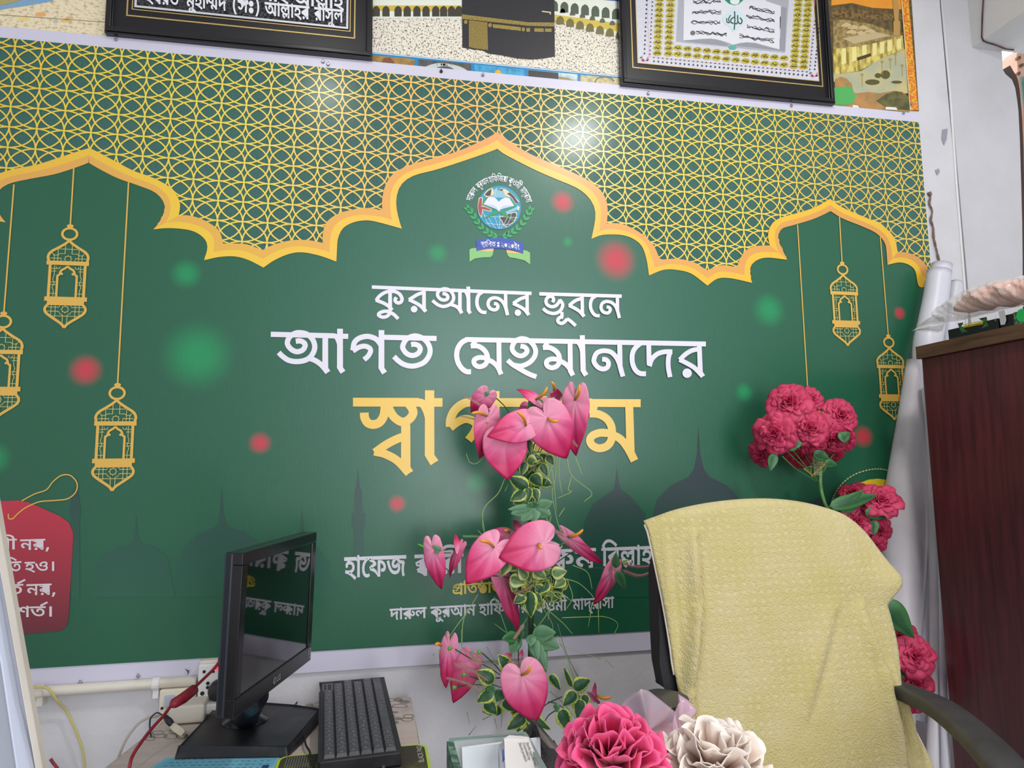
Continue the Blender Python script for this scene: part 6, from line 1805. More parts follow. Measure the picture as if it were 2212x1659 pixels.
o = obj('pad_dots', dots, mat('grey_dot_print', (150, 150, 146), 0.6), MP)
o['kind'] = 'stuff'


def text_mesh(name, body, size, material, parent, M, font_ext=0.0):
    cu = bpy.data.curves.new(name, 'FONT')
    cu.body = body
    cu.size = size
    cu.extrude = font_ext
    to = bpy.data.objects.new(name, cu)
    COL.objects.link(to)
    bpy.context.view_layer.update()
    me = bpy.data.meshes.new_from_object(to.evaluated_get(bpy.context.evaluated_depsgraph_get()))
    bpy.data.objects.remove(to)
    vs = [M @ v.co for v in me.vertices]
    fs = [tuple(p.vertices) for p in me.polygons]
    return obj(name, MB().add(vs, fs), material, parent)


Mt = Matrix.Translation((px1 - 0.010, py1 - 0.088, DZ + 0.0042)) @ Matrix.Rotation(math.radians(90), 4, 'Z')
text_mesh('pad_lettering', 'BLACK PAD', 0.0145, mat('pale_print', (206, 206, 190), 0.6), MP, Mt)

# mouse, at the lower edge of the picture
mc = PZ(828, 1678, DZ + 0.02)
ms = thing('computer_mouse', 'black computer mouse on the mouse pad below the keyboard', 'mouse', (mc.x, mc.y, DZ + 0.0035))


def mfn(u, v):
    a, b = math.pi * v, 2 * math.pi * u
    x, y, z = 0.031 * math.sin(a) * math.cos(b), 0.052 * math.cos(a), 0.036 * math.sin(a) * abs(math.sin(b)) * (1 if math.sin(b) > 0 else 0)
    return Vector((mc.x + x, mc.y - 0.035 + y, DZ + 0.0036 + z))


obj('shell', MB().grid(mfn, 32, 16), mat('black_mouse_plastic', (36, 36, 40), 0.4), ms, smooth=True)
obj('wheel', MB().lathe((mc.x - .003, mc.y - 0.005, DZ + 0.032), [(0.006, 0), (0.008, 0.001), (0.008, 0.005), (0.006, 0.006)], 16, (1, 0, 0)), mat('grey_rubber', (70, 70, 74), 0.7), ms)

# keyboard: tilted board, number pad at the far end
KB = thing('keyboard', 'black computer keyboard standing lengthways on the desk beside the monitor', 'keyboard', PZ(775, 1600, DZ))
zf, zn = DZ + 0.060, DZ + 0.028
kA, kB_ = PY(694, 1473, 1.722), PY(826, 1467, 1.722)
kC, kD = PZ(868, 1629, zn), PZ(689, 1641, zn)
kd_y = (kC.y + kD.y) / 2
O = (kD + kC) / 2
far = (kA + kB_) / 2
ey = (far - O)
KL = ey.length
ey.normalize()
ex = (kC - kD)
ex = (ex - ey * ex.dot(ey)).normalized()
KW = ((kC - kD).length + (kB_ - kA).length) / 2
ez = ex.cross(ey).normalized()
KM = Matrix((ex, ey, ez)).transposed().to_4x4()
KM.translation = O
M_kb = mat('black_keyboard_plastic', (40, 39, 43), 0.5, noise=((52, 50, 54), 60, 0.4, 0.7))
M_key = mat('dark_grey_keycap', (78, 76, 82), 0.4, noise=((92, 90, 96), 40, 0.4, 0.7))
M_leg = mat('grey_key_legend', (176, 172, 176), 0.6)
H2 = KW / 2
obj('case', MB().prism([KM @ Vector(p) for p in ((-H2, 0, 0), (H2, 0, 0), (H2, KL, 0), (-H2, KL, 0))], ez * -0.020), M_kb, KB, bevel=0.003)
obj('front_lip', MB().box((-H2, -0.004, -0.022), (H2, 0.004, 0.001), KM), M_kb, KB, bevel=0.002)
ft = MB()
for x in (-H2 + 0.015, H2 - 0.015):
    p = KM @ Vector((x, KL - 0.04, -0.019))
    ft.box((p.x - .006, p.y - .006, DZ + 0.0005), (p.x + .006, p.y + .006, p.z))
obj('fold_out_feet', ft, M_kb, KB)
rows = 6
cw = (KW - 0.012) / rows
n = 20
ch = (KL - 0.012) / n
rk = random.Random(6)
keyproto = None
nkeys = 0
for r in range(rows):
    x0 = -H2 + 0.007 + r * cw
    ktop = KL - 0.006 if 0 < r else KL - 0.052
    y = 0.007
    c = 0
    while y < ktop - ch * 0.6:
        ln = 1
        if r == 5 and c == 4:
            ln = 5.0
        elif r == 5 and c in (0, 1, 2, 3):
            ln = 1.1
        elif c == 0 and r in (2, 3, 4):
            ln = 1.25 + 0.2 * (r - 2)
        elif y > KL * 0.66 and y < KL * 0.72 and r in (2, 3):
            ln = 1.5
        if y + ln * ch > ktop:
            break
        yy = y + ln * ch
        x1 = x0 + cw - 0.0022
        xt, zt = 0.0016, 0.0065
        vs = [KM @ Vector(p) for p in ((x0, y + .0006, 0), (x1, y + .0006, 0), (x1, yy - .0012, 0), (x0, yy - .0012, 0), (x0 + xt, y + .0022, zt), (x1 - xt, y + .0022, zt), (x1 - xt, yy - .0034, zt), (x0 + xt, yy - .0034, zt))]
        nkeys += 1
        if nkeys <= 99:
            k = obj('key', MB().add(vs, [(3, 2, 1, 0), (4, 5, 6, 7), (0, 1, 5, 4), (1, 2, 6, 5), (2, 3, 7, 6), (3, 0, 4, 7)]), M_key, KB)
        else:
            if keyproto is None:
                keyproto = MB()
            keyproto.add(vs, [(3, 2, 1, 0), (4, 5, 6, 7), (0, 1, 5, 4), (1, 2, 6, 5), (2, 3, 7, 6), (3, 0, 4, 7)])
        if ln < 3:
            lg_ = MB()
            cx_, cy_2 = (x0 + x1) / 2, (y + yy) / 2
            for q in range(2):
                dx = rk.uniform(-.003, .003)
                lg_.box((cx_ + dx - .0006, cy_2 - .0028 + q * .0028, zt), (cx_ + dx + .0012, cy_2 - .0012 + q * .0028, zt + .0002), KM)
            if nkeys <= 99:
                obj('legend', lg_, M_leg, k)
        y = yy
        c += 1
if keyproto:
    o = obj('more_keys', keyproto, M_key, KB)
    o['kind'] = 'stuff'
led = MB()
y0, y1 = KL - 0.048, KL - 0.008
x0, x1 = -H2 + 0.006, -H2 + 0.004 + cw
for a, b in (((x0, y0), (x1, y0)), ((x1, y0), (x1, y1)), ((x1, y1), (x0, y1)), ((x0, y1), (x0, y0))):
    led.box((min(a[0], b[0]) - .0005, min(a[1], b[1]) - .0005, 0), (max(a[0], b[0]) + .0005, max(a[1], b[1]) + .0005, 0.0004), KM)
for i in range(3):
    led.box((x0 + .007, y0 + .006 + i * .012, 0), (x0 + .010, y0 + .009 + i * .012, .0004), KM)
obj('lock_light_panel', led, M_leg, KB)
kc = [g4(*p) for p in ((255, 475), (232, 510), (250, 525), (300, 560), (330, 640), (350, 760), (355, 900), (370, 1030), (420, 1120), (440, 1200), (480, 1330))]
tag(obj('keyboard_cable', MB().tube([PZ(x, y, DZ + (0.010 if i > 8 else 0.022)) for i, (x, y) in enumerate(cat_rom(kc, 5))], 0.0020, 7), mat('black_cable', (34, 33, 36), 0.5), smooth=True), 'thin black cable crossing the monitor foot left of the keyboard', 'cable')

# monitor
MO = thing('monitor', 'black flat monitor seen almost edge on, showing a mirrored banner in its dark screen', 'monitor', PZ(520, 1575, DZ))
M_bz = mat('black_gloss_bezel', (16, 16, 20), 0.22, spec=0.5)
M_bl = mat('dark_blue_black_plastic', (22, 28, 38), 0.3, spec=0.5)
WN, WF = 1.12, 1.45
c0, c1, c2, c3 = PW(517, 1198, WN), PW(679, 1151, WF), PW(678, 1414, WF), PW(513, 1556, WN)
bx = (c1 - c0).normalized()
bz = (c0 - c3)
bz = (bz - bx * bz.dot(bx)).normalized()
bn = bx.cross(bz).normalized()          # out of the screen
if bn.dot(CAM - c0) < 0:
    bn = -bn
BWD = (c1 - c0).length
BHT = ((c0 - c3).length + (c1 - c2).length) / 2
cm = (c0 + c1 + c2 + c3) / 4
B3 = Matrix((bx, bn, bz)).transposed().to_4x4()
B3.translation = cm
hw_, hh_ = BWD / 2, BHT / 2


def bpnt(x, z, n=0.0):
    return B3 @ Vector((x, n, z))


mb = MB()
for (x0, x1, z0, z1) in ((-hw_, hw_, hh_ - 0.020, hh_), (-hw_, hw_, -hh_, -hh_ + 0.030), (-hw_, -hw_ + 0.020, -hh_ + 0.030, hh_ - 0.020), (hw_ - 0.020, hw_, -hh_ + 0.030, hh_ - 0.020)):
    mb.box((x0, -0.018, z0), (x1, 0.0, z1), B3)
obj('bezel', mb, M_bz, MO, bevel=0.0015)
obj('back_shell', MB().box((-hw_, -0.032, -hh_), (hw_, -0.016, hh_), B3), M_bl, MO, bevel=0.004)
sg = mat('dark_glossy_screen', (8, 8, 10), 0.035, spec=1.0)
sg.node_tree.nodes['Principled BSDF'].inputs['IOR'].default_value = 1.65
obj('screen', MB().box((-hw_ + 0.019, -0.010, -hh_ + 0.029), (hw_ - 0.019, -0.0025, hh_ - 0.019), B3), sg, MO)
Ml = B3 @ Matrix.Translation((-0.018, 0.0006, -hh_ + 0.009)) @ Matrix.Rotation(math.radians(90), 4, 'X') @ Matrix.Rotation(math.radians(0), 4, 'Y')
M_lg = mat('grey_logo_print', (176, 176, 184), 0.4)
rgt = bx if bx.cross(bz).dot(bn) < 0 else bx
# logo on the lower bezel, reading from the near end to the far end
LM = Matrix((bx, bz, bx.cross(bz))).transposed().to_4x4()
LM.translation = bpnt(-0.006, -hh_ + 0.009, 0.0008)
text_mesh('logo', 'LG', 0.014, M_lg, MO, LM)
lgd = MB()
for q in ribbon(disc(0, 0, 0.0052, 0.0052, 18), 0.0012, True):
    lgd.add([bpnt(-0.0155 + x, -hh_ + 0.0140 + z, 0.0008) for x, z in q], [(0, 1, 2, 3)])
for q in ribbon([(0, 0.003), (0, -0.0028), (0.0026, -0.0028)], 0.0010):
    lgd.add([bpnt(-0.0155 + x, -hh_ + 0.0140 + z, 0.0008) for x, z in q], [(0, 1, 2, 3)])
obj('logo_mark', lgd, M_lg, MO)
stk = MB()
for q in ribbon([(-.007, -.008), (.007, -.008), (.007, .008), (-.007, .008)], 0.0014, True) + ribbon([(-.003, -.003), (.003, -.003), (.003, .003), (-.003, .003)], 0.001, True):
    stk.add([bpnt(hw_ - 0.012 + x, -hh_ + 0.017 + z, 0.0008) for x, z in q], [(0, 1, 2, 3)])
obj('corner_sticker', stk, M_lg, MO)
foot = [(387, 1614), (619, 1610), (652, 1580), (691, 1533), (640, 1525), (561, 1519), (470, 1523), (452, 1545)]
FZ = DZ + 0.020
ftop = zring(foot, FZ)
fm_ = MB()
cen = sum(ftop, Vector()) / len(ftop)
lowr = [Vector((cen.x + (p.x - cen.x) * 1.06, cen.y + (p.y - cen.y) * 1.06, DZ + 0.001)) for p in ftop]
n = len(ftop)
fm_.add(ftop + lowr, [tuple(t) for t in tessellate_polygon([ftop])] + [(i, (i + 1) % n, (i + 1) % n + n, i + n) for i in range(n)] + [tuple(range(n, 2 * n))])
obj('foot', fm_, mat('dusty_black_plastic', (30, 31, 35), 0.42, noise=((58, 58, 62), 22, 0.5, 0.8)), MO, bevel=0.003)
nk = bpnt(-0.03, -hh_, -0.026)
nb = PZ(530, 1557, FZ)
obj('neck', MB().tube([nb, nb + (nk - nb) * 0.3, nk + Vector((0, 0, -0.01)), bpnt(-0.03, -hh_ + 0.09, -0.045)], [0.026, 0.022, 0.022, 0.022], 16), M_bl, MO, smooth=True)
obj('collar', MB().lathe(nb - Vector((0, 0, 0.001)), [(0.046, 0), (0.045, 0.003), (0.032, 0.008), (0.026, 0.016)], 24), M_bz, MO, smooth=True)

# ================================================================ wiring on the wall
M_pvc = mat('cream_pvc', (226, 220, 208), 0.4, noise=((210, 202, 188), 12, 0.45, 0.75))
cdt = thing('conduit', 'cream plastic conduit pipe running along the wall under the banner', 'pipe', PY(240, 1484, 1.735))
obj('pipe', MB().tube([PY(20, 1498.5, 1.733), PY(72, 1495, 1.733), PY(240, 1483.5, 1.733), PY(424, 1471, 1.733)], 0.0108, 14), M_pvc, cdt, smooth=True)
for x, y, m_ in ((338, 1477, mat('white_clip', (234, 230, 230), 0.4)), (88, 1493, M_pvc)):
    c = PY(x, y, 1.733)
    mb = MB().tube([c - Vector((0.007, 0, 0)), c + Vector((0.007, 0, 0))], 0.0135, 14)
    mb.box((c.x - .006, c.y - .004, c.z - .030), (c.x + .006, c.y + .016, c.z - .010))
    obj('clip', mb, m_, cdt, smooth=False)
M_ws = mat('white_socket_plastic', (236, 234, 232), 0.35)
M_cs = mat('cream_switch_plastic', (226, 218, 200), 0.4)
M_hole = mat('socket_hole', (30, 28, 28), 0.7)


def wbox(name, x0, y0, x1, y1, Y, dep, m_, parent=None, bev=0.003):
    a, b = PY(x0, y1, Y), PY(x1, y0, Y)
    return obj(name, MB().box((a.x, Y, a.z), (b.x, Y + dep, b.z)), m_, parent, bevel=bev)


sw = thing('switch_box', 'cream wall switch box with one grey rocker left of the white socket', 'switch', PY(380, 1560, 1.72))
wbox('box_body', 341, 1486, 424, 1570, 1.718, 0.033, M_cs, sw)
wbox('rocker', 354, 1502, 377, 1528, 1.713, 0.006, mat('grey_rocker', (176, 182, 196), 0.4), sw, 0.0015)
wbox('rocker', 354, 1530, 377, 1560, 1.714, 0.005, mat('pale_rocker', (206, 206, 208), 0.4), sw, 0.0015)
obj('fixing_screw', MB().lathe(PY(350, 1530, 1.7175), [(0.003, 0), (0.003, 0.001)], 10, (0, -1, 0)), M_hole, sw)
so = thing('wall_socket', 'white wall socket with a glowing red switch behind the monitor edge', 'socket', PY(450, 1500, 1.72))
wbox('faceplate', 426, 1431, 512, 1508, 1.712, 0.010, M_ws, so)
wbox('back_box', 428, 1423, 510, 1506, 1.722, 0.029, mat('cream_back_box', (222, 216, 206), 0.4), so)
wbox('red_switch', 464, 1437, 476, 1448, 1.709, 0.004, mat('red_neon', (240, 70, 90), 0.3, emit=((255, 50, 70), 1.5)), so, 0.001)
for x, y, w, h in ((449, 1476, 3.4, 4), (448.5, 1485, 3.2, 3.5), (441, 1451, 3, 2.2), (461, 1451, 2.4, 2.2), (437, 1498, 4, 2.5), (455, 1497, 2.6, 3)):
    c = PY(x, y, 1.7115)
    rr = w * c.length / F * .9
    obj('pin_hole', MB().lathe(c, [(rr, 0), (rr, 0.0006)], 10, (0, -1, 0)), M_hole, so)
M_ad = mat('cream_adapter_plastic', (222, 216, 202), 0.4)
ad = thing('charger', 'cream boxy charger adapter plugged in low on the wall beside the desk', 'charger', PY(400, 1566, 1.66))
wbox('adapter_body', 362, 1521, 442, 1567, 1.655, 0.062, M_ad, ad, 0.005)
wbox('adapter_plug', 441, 1520, 474, 1545, 1.675, 0.035, mat('pale_plug', (228, 226, 222), 0.4), ad, 0.003)
bpg = thing('black_plug', 'round black plug pushed into the white socket behind the monitor', 'plug', PY(475, 1492, 1.70))
obj('plug_body', MB().lathe(PY(476, 1490, 1.711), [(0.024, 0), (0.024, 0.012), (0.018, 0.022), (0.008, 0.026)], 20, (0, -1, 0)), mat('black_plug_rubber', (34, 33, 38), 0.5), bpg, smooth=True)
obj('plug_lead', MB().tube([PY(x, y, Y) for x, y, Y in cat_rom([(476, 1490, 1.69), (478, 1460, 1.66), (474, 1430, 1.64), (480, 1405, 1.63)], 5)], 0.0035, 7), mat('black_cable', (34, 33, 36), 0.5), bpg, smooth=True)


def cable(name, label, pts, r, m_, n=8, cat_='cable'):
    P = cat_rom(pts, 6)
    return tag(obj(name, MB().tube([PY(x, y, Y) for x, y, Y in P], r, n), m_, smooth=True), label, cat_)


c1_ = lambda x, y, Y: (*g1_(x, y), Y)
M_redc = mat('red_taped_cable', (156, 34, 50), 0.5, noise=((120, 30, 42), 60, 0.4, 0.7))
rc = thing('red_cable', 'red cable with a taped joint hanging across the wall switches left of the monitor', 'cable', PY(390, 1500, 1.55))
P = cat_rom([c1_(2130, 80, 1.62), c1_(2050, 190, 1.62), c1_(1950, 290, 1.60), c1_(1850, 385, 1.57), c1_(1750, 480, 1.54), c1_(1640, 550, 1.52), c1_(1560, 650, 1.50), c1_(1450, 770, 1.47), c1_(1350, 900, 1.44), c1_(1275, 1015, 1.42), c1_(1240, 1120, 1.40), c1_(1200, 1400, 1.40)], 6)
obj('cable', MB().tube([PY(*p) for p in P], 0.0030, 8), M_redc, rc, smooth=True)
obj('taped_joint', MB().tube([PY(*c1_(1885, 375, 1.572)), PY(*c1_(1860, 392, 1.570)), PY(*c1_(1750, 478, 1.54)), PY(*c1_(1660, 532, 1.522)), PY(*c1_(1632, 555, 1.518))], [0.005, 0.0098, 0.0105, 0.0095, 0.005], 10), M_redc, rc, smooth=True)
cable('yellow_cable', 'thin yellow cable looping over the conduit and down the white wall', [c1_(280, 372, 1.715), c1_(340, 374, 1.715), c1_(430, 376, 1.715), c1_(490, 420, 1.712), c1_(545, 500, 1.718), c1_(630, 590, 1.735), c1_(690, 710, 1.735), c1_(745, 840, 1.735), c1_(790, 980, 1.735), c1_(812, 1146, 1.735), c1_(822, 1500, 1.735)], 0.0028, mat('yellowish_cable', (200, 190, 120), 0.5))
cable('grey_cable', 'grey cable curving down from the charger past the desk corner', [c1_(1530, 640, 1.66), c1_(1490, 655, 1.655), c1_(1410, 668, 1.65), c1_(1310, 735, 1.64), c1_(1220, 850, 1.63), c1_(1160, 970, 1.62), c1_(1120, 1090, 1.62), c1_(1095, 1200, 1.62), c1_(1080, 1500, 1.62)], 0.0028, mat('grey_cable_sheath', (168, 162, 150), 0.5))
cable('black_loop_cable', 'thin black cable loop standing between the charger and the desk edge', [c1_(1445, 850, 1.60), c1_(1432, 760, 1.62), c1_(1440, 670, 1.64), c1_(1500, 618, 1.65), c1_(1550, 640, 1.65)], 0.0016, mat('black_cable', (34, 33, 36), 0.5))
us = thing('usb_plug', 'cream cable plug with a black strain relief lying at the back of the desk', 'plug', PZ(390, 1582, DZ))
a, b, c = PY(*c1_(1575, 650, 1.63)), PZ(*g1_(1655, 745), DZ + 0.012), PZ(*g1_(1760, 825), DZ + 0.008)
obj('strain_relief', MB().tube([a, a + (b - a) * .5, b], [0.0045, 0.0070, 0.0055], 10), mat('black_cable', (34, 33, 36), 0.5), us, smooth=True)
dd = (c - b).normalized()
obj('plug_body', MB().tube([b - dd * 0.002, b + (c - b) * .3, c - dd * .004, c], [0.007, 0.0095, 0.0095, 0.006], 4), mat('cream_plug', (222, 216, 190), 0.4), us, bevel=0.001)
obj('plug_tip', MB().tube([c - dd * .001, c + dd * 0.010], 0.0045, 4), mat('dull_metal', (150, 146, 140), 0.35, metal=0.8), us)
cable('red_lead', 'short red lead end low on the wall at the bottom left', [c1_(482, 1058, 1.73), c1_(510, 1100, 1.73), c1_(548, 1150, 1.73), c1_(640, 1320, 1.73)], 0.0032, M_redc)
sp = MB()
for pts in ([(1770, 200), (1795, 215), (1805, 240)], [(1785, 212), (1800, 235), (1790, 250)], [(1795, 214), (1812, 218)]):
    sp.tube([PY(*g1_(*p), BAN - 0.004) for p in pts], 0.0009, 5)
tag(obj('bug_mark', sp, mat('rusty_wire', (70, 62, 62), 0.6)), 'small dark dead bug mark on the white banner edge left of the socket', 'bug_mark')  # mark left by a dead bug, drawn as thin dark strokes
# grey damp patch on the wall
# ================================================================ leaning panel at the left edge
LP = thing('panel', 'leaning pale grey panel with a cream edge strip at the left edge of the picture', 'panel', PY(40, 1659, 1.0))
pq = lambda pts, Y: [PY(x, y, Y) for x, y in pts]
M_strip = mat('cream_edge_strip', (214, 206, 194), 0.45, noise=((200, 192, 180), 8, 0.4, 0.7))
obj('edge_strip', MB().prism(pq([(-24, 1000), (-9, 1078), (47, 1400), (93, 1659), (131, 1900), (111, 1900), (77, 1659), (31, 1400), (-14, 1150), (-38, 1000)], 1.02), (0, 0.010, 0)), M_strip, LP, bevel=0.003)
obj('grey_face', MB().prism(pq([(-30, 1000), (-6, 1150), (38, 1400), (84, 1659), (118, 1900), (-200, 1900), (-200, 1000)], 1.026), (0, 0.010, 0)), mat('pale_grey_panel', (176, 180, 190), 0.4, noise=((170, 174, 188), 5, 0.4, 0.7)), LP)
obj('inner_rail', MB().prism(pq([(-40, 1100), (12, 1400), (34, 1520), (68, 1659), (100, 1900), (62, 1900), (36, 1659), (2, 1430), (-40, 1230)], 1.014), (0, 0.012, 0)), mat('bluish_white_rail', (200, 206, 222), 0.4), LP, bevel=0.008)

# ================================================================ office chair with a towel over it
CH = thing('office_chair', 'black office chair with curved armrests, its back covered by a yellow towel', 'chair', (0.72, 0.98, 0))
M_cm = mat('black_mesh_fabric', (34, 34, 37), 0.85, bump=(500, 0.4))
M_ca = mat('dark_grey_chair_plastic', (62, 62, 63), 0.5, noise=((50, 50, 51), 30, 0.4, 0.7))
f6 = lambda x, y: (1380 + x * K6, 1060 + y * K6)


def chair_y(z):
    return 1.215 - (1.23 - z) * 0.16


def on_back(x, y, extra=0.0):
    d = ray(x, y)
    # plane y = 1.215 - 0.16 (1.23 - z) through the chair back
    t = (1.215 - 0.16 * 1.23 + 0.16 * CAM.z) / (d.y - 0.16 * d.z)
    p = CAM + d * t
    p.y += extra
    return p


bk = [(1448, 1138), (1505, 1108), (1600, 1092), (1700, 1090), (1785, 1110), (1850, 1155), (1892, 1225), (1908, 1300), (1918, 1400), (1926, 1480), (1936, 1560), (1950, 1640), (1960, 1720), (1960, 1830), (1480, 1830), (1476, 1700), (1474, 1590), (1468, 1512), (1444, 1492), (1434, 1440), (1429, 1360), (1426, 1240)]
obj('backrest', MB().prism([on_back(x, y, 0.012) for x, y in bk], (0, 0.04, 0)), M_cm, CH, bevel=0.012)


def armrest(pts):
    """flat armrest swept along [(x, y, Y, half width across, half thickness)]"""
    P = cat_rom(pts, 6)
    c = [PY(p[0], p[1], p[2]) for p in P]
    vs = []
    N = 16
    for i, p in enumerate(P):
        t = (c[min(i + 1, len(c) - 1)] - c[max(i - 1, 0)]).normalized()
        side_ = t.cross(Vector((0, 0, 1))).normalized()
        up = side_.cross(t).normalized()
        for k in range(N):
            q = 2 * math.pi * k / N
            cs, sn = math.cos(q), math.sin(q)
            vs.append(c[i] + side_ * p[3] * math.copysign(abs(cs) ** 0.5, cs) + up * p[4] * math.copysign(abs(sn) ** 0.6, sn))
    fs = []
    for i in range(len(P) - 1):
        for k in range(N):
            fs.append((i * N + k, i * N + (k + 1) % N, (i + 1) * N + (k + 1) % N, (i + 1) * N + k))
    fs += [tuple(range(N)), tuple(range((len(P) - 1) * N, len(P) * N))]
    return MB().add(vs, fs)


obj('armrest', armrest([(1940, 1490, 1.17, .020, .014), (1975, 1504, 1.13, .022, .014), (2040, 1536, 1.05, .025, .014), (2110, 1594, 0.96, .027, .014), (2175, 1664, 0.88, .029, .014), (2235, 1760, 0.82, .029, .014), (2270, 1900, 0.80, .026, .016), (2200, 2050, 0.86, .024, .018), (2050, 2060, 0.96, .022, .018)]), M_ca, CH, smooth=True)
obj('armrest', armrest([(1474, 1520, 1.17, .020, .014), (1440, 1508, 1.13, .024, .013), (1408, 1520, 1.06, .026, .013), (1376, 1560, 0.99, .028, .013), (1350, 1640, 0.92, .029, .013), (1330, 1780, 0.88, .028, .014), (1360, 1950, 0.90, .026, .016), (1480, 1990, 0.96, .022, .018)]), M_ca, CH, smooth=True)


def seat_fn(u, v):
    x, y = 0.47 + 0.50 * u, 0.82 + 0.34 * v
    e = (1 - (2 * u - 1) ** 6) * (1 - (2 * v - 1) ** 6)
    return Vector((x, y, 0.44 + 0.055 * e ** 0.5 if e > 0 else 0.44))


sm_ = MB().grid(seat_fn, 16, 16)
sm_.box((0.48, 0.83, 0.40), (0.96, 1.13, 0.445))
obj('seat', sm_, M_cm, CH, smooth=False)
obj('back_bracket', MB().tube([(0.72, 1.10, 0.41), (0.72, 1.20, 0.42), (0.715, 1.17, 0.60), (0.71, 1.18, 0.80)], 0.022, 10), M_ca, CH, smooth=True)
obj('gas_column', MB().lathe((0.72, 1.02, 0.08), [(0.035, 0), (0.035, 0.16), (0.022, 0.17), (0.022, 0.33)], 16), M_ca, CH, smooth=True)
for k in range(5):
    a = 2 * math.pi * k / 5 + 0.3
    d = Vector((math.cos(a), math.sin(a), 0))
    lgo = obj('base_leg', MB().tube([Vector((0.72, 1.02, 0.11)) + d * 0.02, Vector((0.72, 1.02, 0.075)) + d * 0.235], [0.024, 0.015], 8), M_ca, CH, smooth=True)
    obj('caster', MB().lathe(Vector((0.72, 1.02, 0.026)) + d * 0.235 - Vector((-d.y, d.x, 0)) * .018, [(0.020, 0), (0.026, 0.004), (0.026, 0.032), (0.020, 0.036)], 16, (-d.y, d.x, 0)), mat('black_caster', (26, 26, 28), 0.5), lgo)

TW = thing('towel', 'yellow terry towel draped over the black office chair', 'towel', on_back(1680, 1659))
Lc = [(60, 185), (78, 260), (92, 330), (112, 440), (132, 555), (152, 680), (170, 800), (192, 940), (212, 1060), (235, 1180), (262, 1330), (290, 1480), (330, 1640), (370, 1900)]
Tc = [(60, 185), (130, 155), (205, 125), (280, 103), (380, 82), (480, 67), (590, 56), (700, 52), (800, 55), (900, 65), (980, 78), (1050, 92), (1110, 108)]
Rc = [(1110, 108), (1165, 128), (1220, 155), (1275, 198), (1330, 255), (1375, 318), (1415, 380), (1452, 438), (1482, 480), (1494, 512), (1488, 548), (1462, 590), (1432, 640), (1428, 665), (1444, 710), (1462, 775), (1480, 850), (1492, 930), (1500, 1020), (1512, 1100), (1528, 1170), (1545, 1240), (1570, 1320), (1610, 1420), (1655, 1510), (1692, 1595), (1760, 1740), (1830, 1900)]


def along(c, t):
    d = [0]
    for i in range(1, len(c)):
        d.append(d[-1] + math.hypot(c[i][0] - c[i - 1][0], c[i][1] - c[i - 1][1]))
    x = t * d[-1]
    for i in range(len(c) - 1):
        if x <= d[i + 1] or i == len(c) - 2:
            u = (x - d[i]) / (d[i + 1] - d[i])
            return (c[i][0] + (c[i + 1][0] - c[i][0]) * u, c[i][1] + (c[i + 1][1] - c[i][1]) * u)


LcS, TcS, RcS = cat_rom(Lc, 4), cat_rom(Tc, 4), cat_rom(Rc, 4)
Bc = [(370, 1900), (1830, 1900)]


def tpx(s, t):
    a, b = along(LcS, t), along(RcS, t)
    c, d = along(TcS, s), along(Bc, s)
    x = (1 - s) * a[0] + s * b[0] + (1 - t) * c[0] + t * d[0] - ((1 - s) * (1 - t) * 60 + s * (1 - t) * 1110 + (1 - s) * t * 370 + s * t * 1830)
    y = (1 - s) * a[1] + s * b[1] + (1 - t) * c[1] + t * d[1] - ((1 - s) * (1 - t) * 185 + s * (1 - t) * 108 + (1 - s) * t * 1900 + s * t * 1900)
    return x, y


def seg_d(p, a, b):
    ax, ay = b[0] - a[0], b[1] - a[1]
    l2 = ax * ax + ay * ay
    t = max(0, min(1, ((p[0] - a[0]) * ax + (p[1] - a[1]) * ay) / l2))
    qx, qy = a[0] + ax * t, a[1] + ay * t
    cr = ax * (p[1] - a[1]) - ay * (p[0] - a[0])
    return math.hypot(p[0] - qx, p[1] - qy) * (1 if cr > 0 else -1), t


FOLDS = [((322, 270), (338, 700), 34, .010), ((338, 700), (292, 1180), 34, .016), ((292, 1180), (330, 1700), 30, .014), ((1290, 680), (1420, 1060), 46, .008), ((1420, 1060), (1530, 1593), 46, .011), ((1100, 720), (960, 1240), 60, .005), ((1470, 1040), (1600, 1480), 26, .009), ((180, 300), (215, 900), 40, .005)]


def tow(s, t):
    x, y = tpx(s, t)
    dy = 0.0
    for a, b, w, h in FOLDS:
        d, u = seg_d((x, y), a, b)
        f = math.sin(math.pi * min(1, max(0, 0.15 + u * 0.7)))
        dy -= 1.7 * h * f * (math.exp(-((d - w * .45) / w) ** 2) - 0.9 * math.exp(-((d + w * .35) / (w * .5)) ** 2))
    e = abs(2 * s - 1)
    dy += 0.022 * e ** 3 * (0.3 + 0.7 * (1 - t)) - 0.006 * math.sin(math.pi * t)
    if t < 0.02:
        dy += 0.010 * (1 - t / 0.02)
    # the right hand corner flares forward off the chair back
    dy -= 0.014 * math.exp(-((x - 1490) / 110) ** 2 - ((y - 520) / 140) ** 2)
    return on_back(*f6(x, y), dy - 0.006)


NS, NT = 90, 110
mb = MB()
vs, uv = [], []
extra = 8
for i in range(NT + 1 + extra):
    for j in range(NS + 1):
        s = j / NS
        if i < extra:
            k = extra - i
            p = tow(s, 0)
            q = k / extra
            ex_ = 0.055 * math.sin(q * math.pi / 2)
            p = p + Vector((-0.010 * (s - .5) * k, ex_, 0.004 * math.sin(q * math.pi) - 0.10 * max(0, q - .45) - 0.02 * q))
            vs.append(p)
            uv.append((s + .001, 0.0))
        else:
            t = (i - extra) / NT
            vs.append(tow(s, t))
            uv.append((s + .001, t))
fs = []
w = NS + 1
for i in range(NT + extra):
    for j in range(NS):
        fs.append((i * w + j, i * w + j + 1, (i + 1) * w + j + 1, (i + 1) * w + j))
mb.add(vs, fs, uv)
